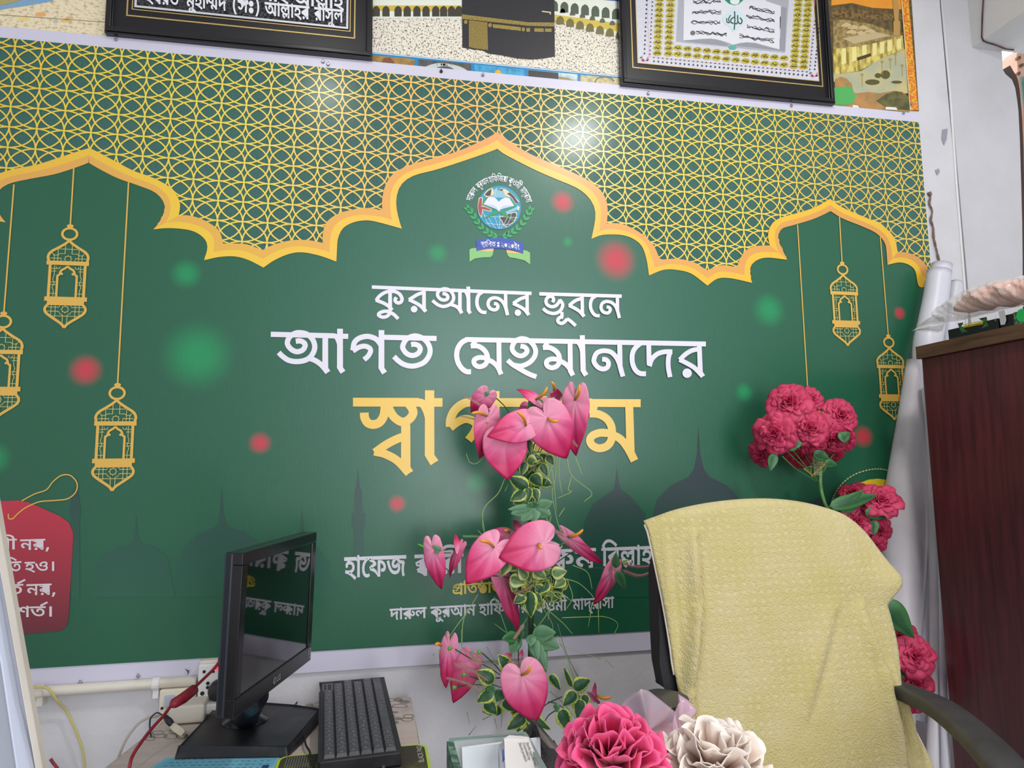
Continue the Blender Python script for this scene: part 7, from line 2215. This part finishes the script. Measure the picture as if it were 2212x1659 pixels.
# terry with a faint woven white dot and star pattern
tm = bpy.data.materials.new('yellow_terry')
tm.use_nodes = True
nt = tm.node_tree
b = nt.nodes['Principled BSDF']
b.inputs['Roughness'].default_value = 0.95
b.inputs['Specular IOR Level'].default_value = 0.15
b.inputs['Sheen Weight'].default_value = 0.25
tc = nt.nodes.new('ShaderNodeTexCoord')
nz = nt.nodes.new('ShaderNodeTexNoise')
nz.inputs['Scale'].default_value = 11
nz.inputs['Detail'].default_value = 6
nt.links.new(tc.outputs['Object'], nz.inputs['Vector'])
r1 = nt.nodes.new('ShaderNodeValToRGB')
r1.color_ramp.elements[0].position = 0.35
r1.color_ramp.elements[0].color = (*lin((194, 180, 118)), 1)
r1.color_ramp.elements[1].position = 0.68
r1.color_ramp.elements[1].color = (*lin((202, 189, 140)), 1)
nt.links.new(nz.outputs['Fac'], r1.inputs[0])
vo = nt.nodes.new('ShaderNodeTexVoronoi')
vo.inputs['Scale'].default_value = 62
vo.inputs['Randomness'].default_value = 0.22
mpv = nt.nodes.new('ShaderNodeMapping')
mpv.inputs['Scale'].default_value = (1.0, 0.0, 1.15)
nt.links.new(tc.outputs['Object'], mpv.inputs[0])
nt.links.new(mpv.outputs[0], vo.inputs['Vector'])
mr = nt.nodes.new('ShaderNodeMapRange')
mr.inputs[1].default_value = 0.13
mr.inputs[2].default_value = 0.36
mr.inputs[3].default_value = 0.5
mr.inputs[4].default_value = 0.0
nt.links.new(vo.outputs['Distance'], mr.inputs[0])
n2 = nt.nodes.new('ShaderNodeTexNoise')
n2.inputs['Scale'].default_value = 8
nt.links.new(tc.outputs['Object'], n2.inputs['Vector'])
m2 = nt.nodes.new('ShaderNodeMapRange')
m2.inputs[1].default_value = 0.36
m2.inputs[2].default_value = 0.52
nt.links.new(n2.outputs['Fac'], m2.inputs[0])
mu = nt.nodes.new('ShaderNodeMath')
mu.operation = 'MULTIPLY'
nt.links.new(mr.outputs[0], mu.inputs[0])
nt.links.new(m2.outputs[0], mu.inputs[1])
mx = nt.nodes.new('ShaderNodeMix')
mx.data_type = 'RGBA'
nt.links.new(mu.outputs[0], mx.inputs[0])
nt.links.new(r1.outputs[0], mx.inputs[6])
mx.inputs[7].default_value = (*lin((210, 198, 164)), 1)
nt.links.new(mx.outputs[2], b.inputs['Base Color'])
n3 = nt.nodes.new('ShaderNodeTexNoise')
n3.inputs['Scale'].default_value = 330
n3.inputs['Detail'].default_value = 3
nt.links.new(tc.outputs['Object'], n3.inputs['Vector'])
sb = nt.nodes.new('ShaderNodeMath')
sb.operation = 'MULTIPLY_ADD'
sb.inputs[1].default_value = -0.5
nt.links.new(mu.outputs[0], sb.inputs[0])
nt.links.new(n3.outputs['Fac'], sb.inputs[2])
bu = nt.nodes.new('ShaderNodeBump')
bu.inputs['Strength'].default_value = 0.75
bu.inputs['Distance'].default_value = 0.004
nt.links.new(sb.outputs[0], bu.inputs['Height'])
nt.links.new(bu.outputs[0], b.inputs['Normal'])
obj('cloth', mb, tm, TW, smooth=True, solid=0.005)
M_hem = mat('cream_towel_hem', (226, 214, 198), 0.9)
for t0, t1 in ((0.335, 0.415), (0.60, 0.99)):
    pts = [tow(1.0, t0 + (t1 - t0) * i / 24) + Vector((0.0015, 0.004, -0.001)) for i in range(25)]
    obj('hem', MB().tube(pts, 0.0032, 6), M_hem, TW, smooth=True)
pts = [tow(0.0, 0.01 + 0.5 * i / 24) + Vector((-0.001, 0.002, 0)) for i in range(25)]
obj('hem', MB().tube(pts, 0.0024, 6), M_hem, TW, smooth=True)

# ================================================================ cabinet on the right and what stands on and beside it
CX0 = PY(1986, 760, 1.50).x
ctop = PY(1985, 749, 1.50).z
cbot = PY(1986.6, 776, 1.50).z
M_mah = mat('dark_maroon_wood', (92, 40, 43), 0.42, noise=((64, 27, 31), 11, 0.35, 0.7, (1, 7, 0.6)))
M_oak = mat('brown_wood_edge', (104, 74, 52), 0.45, noise=((66, 44, 32), 16, 0.35, 0.7, (1, 0.5, 9)))
CB = thing('cabinet', 'tall dark maroon wooden cabinet with a brown wood grain top at the right edge', 'cabinet', (CX0 + 0.23, 1.0, 0))
obj('cabinet_body', MB().box((CX0, 0.35, 0.02), (CX0 + 0.42, 1.495, cbot)), M_mah, CB, bevel=0.002)
obj('cabinet_top', MB().box((CX0 - 0.008, 0.34, cbot), (CX0 + 0.425, 1.503, ctop)), M_oak, CB, bevel=0.001)
obj('plinth', MB().box((CX0 + 0.01, 0.36, 0), (CX0 + 0.41, 1.49, 0.02)), M_oak, CB)
for k, y0 in enumerate((0.36, 0.93)):
    d = obj('door', MB().box((CX0 + 0.42, y0, 0.04), (CX0 + 0.438, y0 + 0.555, cbot - 0.01)), M_mah, CB, bevel=0.002)
    obj('handle', MB().tube([(CX0 + 0.440, 0.90 + k * 0.06, 0.8), (CX0 + 0.452, 0.90 + k * 0.06, 0.81), (CX0 + 0.452, 0.90 + k * 0.06, 0.89), (CX0 + 0.440, 0.90 + k * 0.06, 0.90)], 0.005, 8), mat('dull_metal', (150, 146, 140), 0.35, metal=0.8), d)

BX = CX0 + 0.012
tz = ctop + 0.0015
yat = lambda x, y: PX(x, y, BX).y
# white sheet under the boxes
ya, yb = yat(2041, 737), yat(2216, 696)
ps = [Vector((BX - 0.012, 1.47, ctop + 0.0006)), Vector((BX - 0.006, 1.35, ctop + 0.0006)), Vector((BX - 0.014, yb - 0.2, ctop + 0.0006)), Vector((BX + 0.2, yb - 0.2, ctop + 0.0006)), Vector((BX + 0.2, 1.48, ctop + 0.0006))]
tag(obj('paper_sheet', MB().prism(ps, (0, 0, 0.0006)), mat('white_paper', (230, 230, 232), 0.7)), 'white paper sheet under the black boxes on top of the cabinet', 'paper')
M_bx = mat('black_printed_card', (24, 24, 30), 0.4)
M_bg = mat('green_card_print', (66, 122, 62), 0.45, noise=((36, 60, 34), 160, 0.42, 0.58))
y1, y0 = yat(2049, 730), yat(2156, 704)
b1 = thing('box', 'black cardboard box with yellow lettering on green corners lying on the cabinet', 'box', (BX + .02, (y0 + y1) / 2, tz))
hbx = 0.0255
obj('carton', MB().box((BX, y0, tz), (BX + 0.055, y1, tz + hbx)), M_bx, b1, bevel=0.0008)


def on_x(pts, xo):
    return [PX(x, y, xo) for x, y in pts]


Kz = 252 / 1608
fz_ = lambda pts: [(1960 + x * Kz, 540 + y * Kz) for x, y in pts]
for q in ([(695, 1010), (775, 998), (745, 1060), (840, 1125), (740, 1145)], [(985, 945), (1092, 922), (1118, 1050), (1015, 1085), (1075, 1010)]):
    obj('corner_print', MB().prism(on_x(fz_(q), BX - 0.0004), (-0.0003, 0, 0)), M_bg, b1)
yl = MB()
rnd = random.Random(3)
for i in range(15):
    x = 770 + i * 18.5
    y = 1050 - i * 3.6
    pts = on_x(fz_([(x, y - 22), (x + 12, y + 10 * rnd.uniform(-1, 1)), (x + 4, y + 24), (x + 18, y + rnd.uniform(-8, 20))]), BX - 0.0009)
    yl.tube(pts, 0.00075, 5)
    yl.tube(on_x(fz_([(x, y - 22), (x + 19, y - 25)]), BX - 0.0009), 0.0007, 5)
obj('yellow_lettering', yl, mat('yellow_card_print', (222, 206, 30), 0.5), b1)
wl = MB()
for i in range(4):
    wl.tube(on_x(fz_([(1205, 905 + i * 22), (1222, 908 + i * 22)]), BX - 0.0006), 0.0004, 4)
obj('white_print', wl, mat('white_paper', (230, 230, 232), 0.7), b1)
y3, y2 = yat(2160, 702), yat(2188, 696)
b2 = thing('box', 'black box end with a white label between the lettered box and the green box', 'box', (BX + .02, y2, tz))
obj('carton', MB().box((BX + 0.002, y2, tz), (BX + 0.05, y3, tz + hbx + 0.003)), M_bx, b2, bevel=0.0008)
obj('white_label', MB().prism(on_x(fz_([(1258, 850), (1340, 825), (1365, 965), (1345, 1025), (1288, 1035)]), BX - 0.0006), (-0.0004, 0, 0)), mat('white_label_paper', (216, 216, 224), 0.6), b2)
y5, y4 = yat(2190, 695), yat(2240, 684)
b3 = thing('box', 'bright green ornamented box at the far right end of the cabinet top', 'box', (BX + .02, y4, tz))
obj('carton', MB().box((BX, y4 - 0.05, tz), (BX + 0.055, y5, tz + hbx + 0.004)), mat('green_foil_card', (60, 90, 66), 0.4, noise=((110, 150, 110), 140, 0.45, 0.55)), b3, bevel=0.0008)
obj('green_ornament', MB().prism(on_x(fz_([(1500, 910), (1530, 830), (1575, 810), (1640, 830), (1640, 985), (1570, 990), (1520, 970)]), BX - 0.0006), (-0.0005, 0, 0)), mat('bright_green_print', (36, 196, 96), 0.4), b3)

# crumpled plastic bag with pink cloth in it
BG = thing('plastic_bag', 'clear crumpled plastic bag holding pink cloth on the cabinet boxes', 'bag', (BX + .03, 1.1, tz + hbx))
rnd = random.Random(12)


def bag_pt(s, v, swell=1.0):
    """s along the bag from the knotted tail (0) to the right (1), v round it"""
    topl = [(440, 880), (470, 780), (620, 715), (700, 650), (850, 565), (1050, 480), (1200, 430), (1500, 385), (1650, 350), (1900, 320), (2300, 260)]
    botl = [(450, 900), (520, 1000), (640, 985), (760, 960), (900, 920), (1080, 880), (1250, 830), (1450, 795), (1600, 770), (1900, 720), (2300, 650)]
    a, b_ = along(topl, s), along(botl, s)
    c = ((a[0] + b_[0]) / 2, (a[1] + b_[1]) / 2)
    pa, pb = PX(*fz_([a])[0], BX + 0.02), PX(*fz_([b_])[0], BX + 0.02)
    cc = (pa + pb) / 2
    r = (pa - pb).length / 2
    q = 2 * math.pi * v
    up = (pa - pb).normalized()
    tri = lambda t: 2 * abs(t - math.floor(t + 0.5))
    cr = 1 + 0.20 * tri(s * 5.3 + v * 3) - 0.18 * tri(s * 9.1 - v * 5) + 0.10 * tri(s * 17 + v * 7)
    return cc + up * math.cos(q) * r * swell + Vector((1, 0, 0)) * math.sin(q) * (r * 1.1 + 0.008) * cr * swell


M_bag = bpy.data.materials.new('clear_plastic_film')
M_bag.use_nodes = True
nt = M_bag.node_tree
b = nt.nodes['Principled BSDF']
b.inputs['Base Color'].default_value = (*lin((226, 224, 220)), 1)
b.inputs['Roughness'].default_value = 0.16
b.inputs['Alpha'].default_value = 0.42
tc = nt.nodes.new('ShaderNodeTexCoord')
nz = nt.nodes.new('ShaderNodeTexNoise')
nz.inputs['Scale'].default_value = 24
nz.inputs['Detail'].default_value = 3
nt.links.new(tc.outputs['Object'], nz.inputs['Vector'])
bu = nt.nodes.new('ShaderNodeBump')
bu.inputs['Strength'].default_value = 0.5
bu.inputs['Distance'].default_value = 0.006
nt.links.new(nz.outputs['Fac'], bu.inputs['Height'])
nt.links.new(bu.outputs[0], b.inputs['Normal'])
obj('bag_film', MB().grid(lambda u, v: bag_pt(u, v), 90, 48), M_bag, BG)
M_cloth = mat('salmon_pink_cloth', (230, 172, 152), 0.85, noise=((222, 158, 138), 12, 0.35, 0.7), bump=(14, 0.5))


def cl_fn(u, v):
    p = bag_pt(0.17 + 0.72 * u, v, 0.80)
    e = (math.sin(math.pi * min(1, max(0, u * 0.96 + 0.02)))) ** 0.35
    c = (bag_pt(0.17 + 0.72 * u, 0, .8) + bag_pt(0.17 + 0.72 * u, .5, .8)) / 2
    tri = lambda t: 2 * abs(t - math.floor(t + 0.5))
    w = 0.98 + 0.22 * tri(u * 3.1 + v * 2) - 0.20 * tri(u * 4.7 - v * 3) + 0.05 * tri(u * 9 + v * 5)
    return c + (p - c) * e * w


obj('folded_cloth', MB().grid(cl_fn, 90, 56), M_cloth, BG)
tl = [[(440, 880), (500, 930), (520, 1000)], [(400, 900), (470, 960), (500, 1050)], [(350, 900), (420, 1000), (480, 1110)], [(260, 960), (330, 1040), (420, 1140)], [(160, 1040), (240, 1080), (300, 1130)], [(60, 1120), (100, 1110), (140, 1108)]]
tm_ = MB()
rows_ = [cat_rom(r, 6) for r in tl]
vs = []
for i, r in enumerate(rows_):
    for j, p in enumerate(r):
        vs.append(PX(*fz_([p])[0], BX + 0.006 + 0.010 * math.sin(j * .9 + i * 1.7) - 0.004 * i))
w = len(rows_[0])
tm_.add(vs, [(i * w + j, i * w + j + 1, (i + 1) * w + j + 1, (i + 1) * w + j) for i in range(len(rows_) - 1) for j in range(w - 1)])
obj('bag_tail', tm_, M_bag, BG, smooth=True, solid=0.0004)

# ---- paper rolls standing between the banner and the cabinet
M_roll = mat('white_vinyl_roll', (212, 212, 222), 0.4, noise=((198, 198, 208), 5, 0.4, 0.7))
M_roll2 = mat('creased_white_sheet', (210, 206, 210), 0.45, noise=((190, 184, 190), 6, 0.4, 0.7), bump=(12, 0.5, (1, 1, 0.35)))


def roll(name, label, pts, m_, hollow=True, n=20, par=None):
    """pts = [(x, y, Y, radius in picture units)] from top to foot"""
    P = cat_rom(pts, 5)
    c = [PY(p[0], p[1], p[2]) for p in P]
    r = [max(0.002, p[3] * wdep(q) / F) for p, q in zip(P, c)]
    mb = MB().tube(c, r, n, cap=False)
    if hollow:
        d = (c[1] - c[0]).normalized()
        mb.tube([c[0], c[0] + d * 0.05], r[0] * 0.9, n, cap=False)
        k = len(mb.v) - 2 * n
        mb.f += [(j, (j + 1) % n, k + (j + 1) % n, k + j) for j in range(n)]
        mb.f += [tuple(range(k + n, k + 2 * n))]
    if par is not None:
        return obj(name, mb, m_, par, smooth=True)
    return tag(obj(name, mb, m_, smooth=True), label, 'paper roll', 'white rolls leaning in the corner')


ra = roll('paper_roll', 'white vinyl roll sticking up highest in the corner beside the torn twine', [(2034.5, 571, 1.69, 20.5), (2026, 640, 1.687, 21), (2012, 745, 1.675, 21), (2003, 1060, 1.655, 20), (1996, 1240, 1.64, 19.5), (1990, 1556, 1.61, 20)], M_roll)
roll('outer_sheet', None, [(2029, 586, 1.690, 24), (2022, 640, 1.687, 25), (2012, 700, 1.682, 27), (2003, 760, 1.675, 29), (2006, 900, 1.67, 26)], M_roll, par=ra)
roll('paper_roll', 'stubby white roll behind the highest roll against the column', [(2066, 608, 1.722, 11), (2062, 640, 1.722, 14), (2050, 720, 1.722, 14), (2040, 900, 1.72, 14)], M_roll)
sheet_roll = roll('paper_roll', 'wide creased white sheet rolled to a cone left of the cabinet, behind the chair', [(1977, 779, 1.69, 17), (1969, 900, 1.685, 27), (1960, 1060, 1.675, 43), (1952, 1180, 1.665, 46), (1942, 1340, 1.65, 46), (1925, 1560, 1.63, 46), (1915, 1800, 1.61, 46)], M_roll2)
roll('paper_roll', 'slim white roll close to the cabinet side behind the armrest', [(2012, 800, 1.60, 16), (2018, 1000, 1.60, 15), (2021, 1240, 1.59, 13), (2022, 1450, 1.565, 13), (2016, 1659, 1.545, 14), (2012, 1850, 1.53, 14)], M_roll2)
roll('paper_roll', 'thinnest white roll wedged against the cabinet side at the lower right', [(2028, 1000, 1.545, 7), (2032, 1150, 1.54, 7), (2036, 1300, 1.535, 7), (2039, 1500, 1.53, 8), (2043, 1659, 1.52, 9), (2046, 1850, 1.51, 9)], M_roll)

# ================================================================ things on the near desk, at the bottom of the picture
M_fd = mat('brown_near_desk', (120, 92, 74), 0.4, noise=((98, 72, 56), 8, 0.35, 0.7, (1, 8, 1)))
FD = thing('near_desk', 'brown desk below the bottom edge of the picture carrying the bouquets', 'desk', (0.45, 0.66, 0))
obj('desk_top', MB().box((0.02, 0.40, 0.735), (0.98, 0.775, 0.765)), M_fd, FD, bevel=0.002)
for x in (0.06, 0.94):
    for y in (0.44, 0.75):
        obj('leg', MB().box((x - .025, y - .025, 0), (x + .025, y + .025, 0.735)), M_fd, FD)
K5 = 740 / 2212
f5 = lambda x, y: (920 + x * K5, 1440 + y * K5)
# glass holder box with paper in it
gl = bpy.data.materials.new('clear_green_glass')
gl.use_nodes = True
b = gl.node_tree.nodes['Principled BSDF']
b.inputs['Base Color'].default_value = (*lin((206, 226, 220)), 1)
b.inputs['Roughness'].default_value = 0.03
b.inputs['Alpha'].default_value = 0.22
M_ge = mat('green_glass_edge', (44, 84, 72), 0.25, noise=((104, 140, 124), 130, 0.45, 0.62))
GB_ = thing('glass_box', 'clear glass desk box with green edges holding white paper, at the bottom centre', 'box', PY(*f5(400, 640), 0.78))
GYB, GYF = 0.77, 0.65
gbl, gbr = PY(*f5(150, 470), GYB), PY(*f5(645, 430), GYB)
gz = (gbl.z + gbr.z) / 2
gx0, gx1 = gbl.x, gbr.x
gz0 = 0.767
obj('glass_back', MB().box((gx0, GYB - 0.004, gz0), (gx1, GYB, gz)), gl, GB_)
obj('glass_side', MB().box((gx1 - 0.004, GYF, gz0), (gx1, GYB - 0.004, gz)), gl, GB_)
obj('glass_side', MB().box((gx0 - 0.003, GYF, gz0), (gx0 + 0.004, GYB - 0.004, gz)), M_ge, GB_)
obj('glass_bottom', MB().box((gx0, GYF, gz0 - 0.0015), (gx1, GYB, gz0 + 0.003)), gl, GB_)
obj('glass_front', MB().box((gx0 + .004, GYF, gz0 + .003), (gx1 - .004, GYF + 0.004, gz0 + 0.10)), gl, GB_)
rim = MB()
rim.box((gx0, GYB - 0.0045, gz), (gx1, GYB + 0.0005, gz + 0.0012)).box((gx1 - 0.0045, GYF, gz), (gx1 + .0005, GYB - 0.0045, gz + 0.0012))
obj('glass_rim', rim, mat('grey_green_rim', (120, 146, 140), 0.2), GB_)
pp_ = thing('paper_stack', 'white and pale blue paper standing inside the glass box', 'paper', (gx0 + .05, GYB - .02, gz0 + .004))
obj('sheets', MB().prism([Vector((gx0 + 0.012, GYB - 0.010, gz - 0.006)), Vector((gx0 + 0.095, GYB - 0.010, gz - 0.003)), Vector((gx0 + 0.092, GYB - 0.05, gz0 + 0.006)), Vector((gx0 + 0.018, GYB - 0.05, gz0 + 0.006))], (0, 0.004, 0)), ramp_mat('white_blue_paper', [(0, (150, 200, 210)), (0.45, (176, 212, 220)), (0.8, (222, 228, 234)), (1, (226, 230, 236))], 2, 0.0, gz - gz0 - .01, 0.6), pp_)
# small medicine carton
mb_t = thing('medicine_carton', 'white medicine carton with small black print standing in the glass box', 'carton', PY(*f5(620, 640), 0.72))
mA = [PY(*f5(*p), 0.735) for p in ((512, 468), (535, 444), (650, 452), (668, 470))] + [PY(*f5(*p), 0.685) for p in ((760, 690), (520, 700))]
fr_ = [PY(*f5(505, 470), 0.735), PY(*f5(665, 462), 0.735), PY(*f5(752, 690), 0.69), PY(*f5(520, 700), 0.69)]
nn = (fr_[1] - fr_[0]).cross(fr_[3] - fr_[0]).normalized()
if nn.dot(CAM - fr_[0]) > 0:
    nn = -nn
obj('carton', MB().prism([fr_[0], PY(*f5(540, 442), 0.735), PY(*f5(650, 452), 0.735), fr_[1], fr_[2], fr_[3]], nn * 0.022), mat('white_carton', (226, 222, 220), 0.5), mb_t, bevel=0.001)
sdp = [PY(*f5(*p), Y) for p, Y in (((472, 500), 0.742), ((504, 482), 0.734), ((519, 700), 0.689), ((480, 705), 0.695))]
obj('side_panel', MB().prism(sdp, nn * 0.012), mat('greyish_carton_side', (188, 188, 198), 0.5), mb_t)
lpb = [PY(*f5(*p), 0.712) for p in ((490, 560), (500, 555), (508, 640), (494, 650))]
obj('blue_mark', MB().prism([p - nn * 0.004 for p in lpb], nn * 0.0004), mat('blue_print', (52, 84, 160), 0.5), mb_t)
cxx = (fr_[2] - fr_[1]).normalized()
cyy = -nn.cross(cxx).normalized()
if cyy.dot(fr_[1] - fr_[0]) < 0:
    cyy = -cyy
# the print runs down the carton
tM = Matrix((cxx, cyy, cxx.cross(cyy))).transposed().to_4x4()
M_bk = mat('black_ink', (34, 34, 38), 0.6)
for i, s_ in enumerate(('Sterile hypodermic', 'Controlled by', 'Sterile product')):
    base_ = fr_[0] + (fr_[1] - fr_[0]) * (0.86 - 0.15 * i) + (fr_[3] - fr_[0]) * 0.14 - nn * 0.0008
    tM.translation = base_
    text_mesh('carton_print', s_, 0.0042, M_bk, mb_t, tM.copy())
sq = MB()
q0 = fr_[2] - (fr_[2] - fr_[3]) * 0.35 - (fr_[2] - fr_[1]) * 0.10 - nn * 0.0008
for q in ribbon([(0, 0), (0.012, 0), (0.012, 0.012), (0, 0.012)], 0.0006, True):
    sq.add([q0 + cxx * x + cyy * y for x, y in q], [(0, 1, 2, 3)])
obj('printed_square', sq, M_bk, mb_t)

# dark folded stand
dk = thing('phone_stand', 'black leatherette stand leaning behind the medicine carton', 'stand', PY(*f5(760, 560), 0.80))
q = [PY(*f5(*p), Y) for p, Y in (((660, 470), .775), ((712, 376), .78), ((848, 520), .775), ((870, 700), .765), ((800, 760), .76), ((735, 640), .765))]
obj('stand_back', MB().prism(q, (0, 0.014, 0)), mat('black_leatherette', (44, 42, 44), 0.5, bump=(220, 0.4)), dk, bevel=0.002)
q = [PY(*f5(*p), Y) for p, Y in (((716, 380), .77), ((850, 512), .765), ((838, 530), .75), ((795, 522), .75), ((735, 440), .757))]
obj('stand_flap', MB().prism(q, (0, 0.006, 0)), mat('grey_lining', (92, 86, 84), 0.5), dk, bevel=0.001)


# paper flowers
def carnation(name, label, c, r, Y, stops, cnt, seed, flat=1.0):
    rnd = random.Random(seed)
    C = PY(*c, Y)
    R = r * wdep(C) / F
    view = (CAM - C).normalized()
    n = (view * 0.42 + Vector((0, 0, 1)) * 0.9).normalized()
    a = n.orthogonal().normalized()
    b = n.cross(a)
    t = thing(name, label, 'paper flower', (C.x, C.y, 0.767), 'foreground paper flowers')
    m_ = ramp_mat(name + '_petal', stops, 1, 0, 1, 0.7, 0.2, 'UV')
    m_.node_tree.nodes['Principled BSDF'].inputs['Sheen Weight'].default_value = 0.2
    ga = math.pi * (3 - math.sqrt(5))
    for k in range(cnt):
        f = (k + 0.5) / cnt
        pol = math.radians(4 + 92 * f ** 0.62)
        q = k * ga + rnd.uniform(-.15, .15)
        rad_ = a * math.cos(q) + b * math.sin(q)
        d = (n * math.cos(pol) + rad_ * math.sin(pol)).normalized()
        tw = rnd.uniform(-.6, .6)
        s0 = n.cross(rad_).normalized()
        s1 = d.cross(s0)
        sd_ = s0 * math.cos(tw) + s1 * math.sin(tw)
        nm_ = d.cross(sd_)
        wv = rnd.uniform(0, 6)
        ln = R * rnd.uniform(0.90, 1.06)
        wd_ = R * rnd.uniform(0.19, 0.28)
        cup = rnd.uniform(0.10, 0.22) * rnd.choice((1, 1, -1))

        def fn(u, v):
            s_ = 2 * v - 1
            tip = 1 - 0.20 * abs(s_) ** 2.4 + 0.015 * math.sin(5 * s_ + wv)
            lenu = (0.30 + 0.70 * u) * ln * (tip if u > .8 else 1 - (1 - tip) * u / .8)
            wid = wd_ * (0.35 + 0.75 * u ** 0.7)
            z = cup * R * (s_ * s_ - .3) * u + 0.035 * R * math.sin(5 * s_ + wv) * u * u - 0.06 * R * max(0, u - .8) * 3 * math.cos(wv)
            return C + d * lenu + sd_ * s_ * wid + nm_ * z
        obj('petal', MB().grid(fn, 8, 10), m_, t, smooth=True, origin=C, solid=0.0005)
        mm = t.children
    for o_ in t.children:
        me = o_.data
        lay = me.uv_layers[0]
        for l_ in lay.data:
            l_.uv = (0.5, max(0.001, l_.uv[0]))
    obj('flower_core', MB().lathe(C - n * R * 0.1, [(0.2 * R, -0.35 * R), (0.5 * R, -0.1 * R), (0.5 * R, 0.15 * R), (0.3 * R, 0.4 * R), (0.05 * R, 0.5 * R)], 16, n), m_, t, smooth=True)
    obj('stem', MB().tube([C - n * R * 0.4, Vector((C.x, C.y + 0.002, C.z - R - 0.03)), Vector((C.x, C.y, 0.767))], 0.0035, 8), mat('green_wire_stem', (70, 110, 60), 0.5), t, smooth=True)
    return t


PK = carnation('pink_paper_flower', 'large bright pink ruffled paper flower at the bottom centre', (1322, 1660), 128, 0.60, [(0, (168, 20, 74)), (0.45, (204, 38, 96)), (0.8, (222, 62, 116)), (1, (232, 96, 144))], 96, 3)
CRM = carnation('cream_paper_flower', 'large cream ruffled paper flower in front of the yellow towel', (1540, 1682), 128, 0.585, [(0, (196, 168, 148)), (0.5, (222, 200, 184)), (1, (236, 224, 214))], 92, 9)

# cellophane wraps
def film(name, rgb, alpha, rough=0.2):
    m = bpy.data.materials.new(name)
    m.use_nodes = True
    nt = m.node_tree
    b = nt.nodes['Principled BSDF']
    b.inputs['Base Color'].default_value = (*lin(rgb), 1)
    b.inputs['Roughness'].default_value = rough
    b.inputs['Alpha'].default_value = alpha
    return m


M_cel = film('lilac_cellophane', (206, 186, 200), 0.55)
M_cel2 = film('pink_cellophane', (214, 178, 196), 0.62)


def wrap(root, name, pts, m_):
    vs = [PY(*f5(x, y), Y) for x, y, Y in pts]
    n = len(vs)
    # fan with soft creases round a centre
    c = sum(vs, Vector()) / n
    mb = MB()
    R_ = 8
    V = []
    for i in range(R_ + 1):
        f = i / R_
        for k in range(n * 4):
            a, b_ = vs[k // 4], vs[(k // 4 + 1) % n]
            p = a + (b_ - a) * ((k % 4) / 4)
            q = c + (p - c) * f
            q.y += 0.006 * math.sin(k * 0.55 + 1) * f * (1 - f * .3)
            V.append(q)
    w = n * 4
    mb.add(V, [(i * w + k, i * w + (k + 1) % w, (i + 1) * w + (k + 1) % w, (i + 1) * w + k) for i in range(R_) for k in range(w)])
    return obj(name, mb, m_, root, smooth=True, solid=0.0003)


w1 = thing('cellophane_wrap', 'lilac clear cellophane wrap standing behind the bright pink flower', 'wrapping', (PY(1400, 1600, 0.69).x, 0.69, 0.767))
wrap(w1, 'wrap_sheet', [(1270, 258, .69), (1330, 175, .685), (1380, 138, .68), (1450, 165, .685), (1540, 235, .69), (1618, 300, .69), (1600, 480, .68), (1575, 700, .66), (1470, 900, .64), (1300, 800, .64), (1290, 500, .66)], M_cel)
wrap(w1, 'wrap_sheet', [(1030, 275, .70), (1090, 262, .70), (1160, 300, .695), (1170, 420, .68), (1100, 500, .67), (1040, 400, .69)], film('pale_grey_film', (206, 204, 196), 0.45))
w2 = thing('cellophane_wrap', 'pinkish cellophane wrap edge standing between the two paper flowers', 'wrapping', (PY(1470, 1600, 0.66).x, 0.66, 0.767))
wrap(w2, 'wrap_sheet', [(1640, 185, .66), (1690, 215, .66), (1745, 280, .655), (1740, 330, .65), (1640, 420, .64), (1590, 640, .62), (1570, 800, .61), (1540, 800, .61), (1590, 480, .63), (1615, 310, .65)], M_cel2)
sp_ = thing('paper_flower', 'small orange pink flower showing through the cellophane beside the pink flower', 'paper flower', (PY(1420, 1620, 0.72).x, 0.72, 0.767))
C = PY(*f5(1500, 500), 0.715)
mb = MB()
rnd = random.Random(5)
for k in range(14):
    q = 2 * math.pi * k / 14

    def fn(u, v, q=q):
        s_ = 2 * v - 1
        return C + Vector((math.cos(q) * 0.022 * u + math.sin(q) * s_ * .008, -0.012 * u * u + 0.004 * s_ * s_, math.sin(q) * 0.034 * u + math.cos(q) * s_ * .008 + .004))
    mb.grid(fn, 4, 4)
obj('petals', mb, mat('orange_pink_petal', (226, 112, 120), 0.7, noise=((240, 150, 110), 40, 0.4, 0.65)), sp_, smooth=True)
obj('stem', MB().tube([C, Vector((C.x, C.y + .004, 0.767))], 0.003, 6), mat('green_wire_stem', (70, 110, 60), 0.5), sp_)
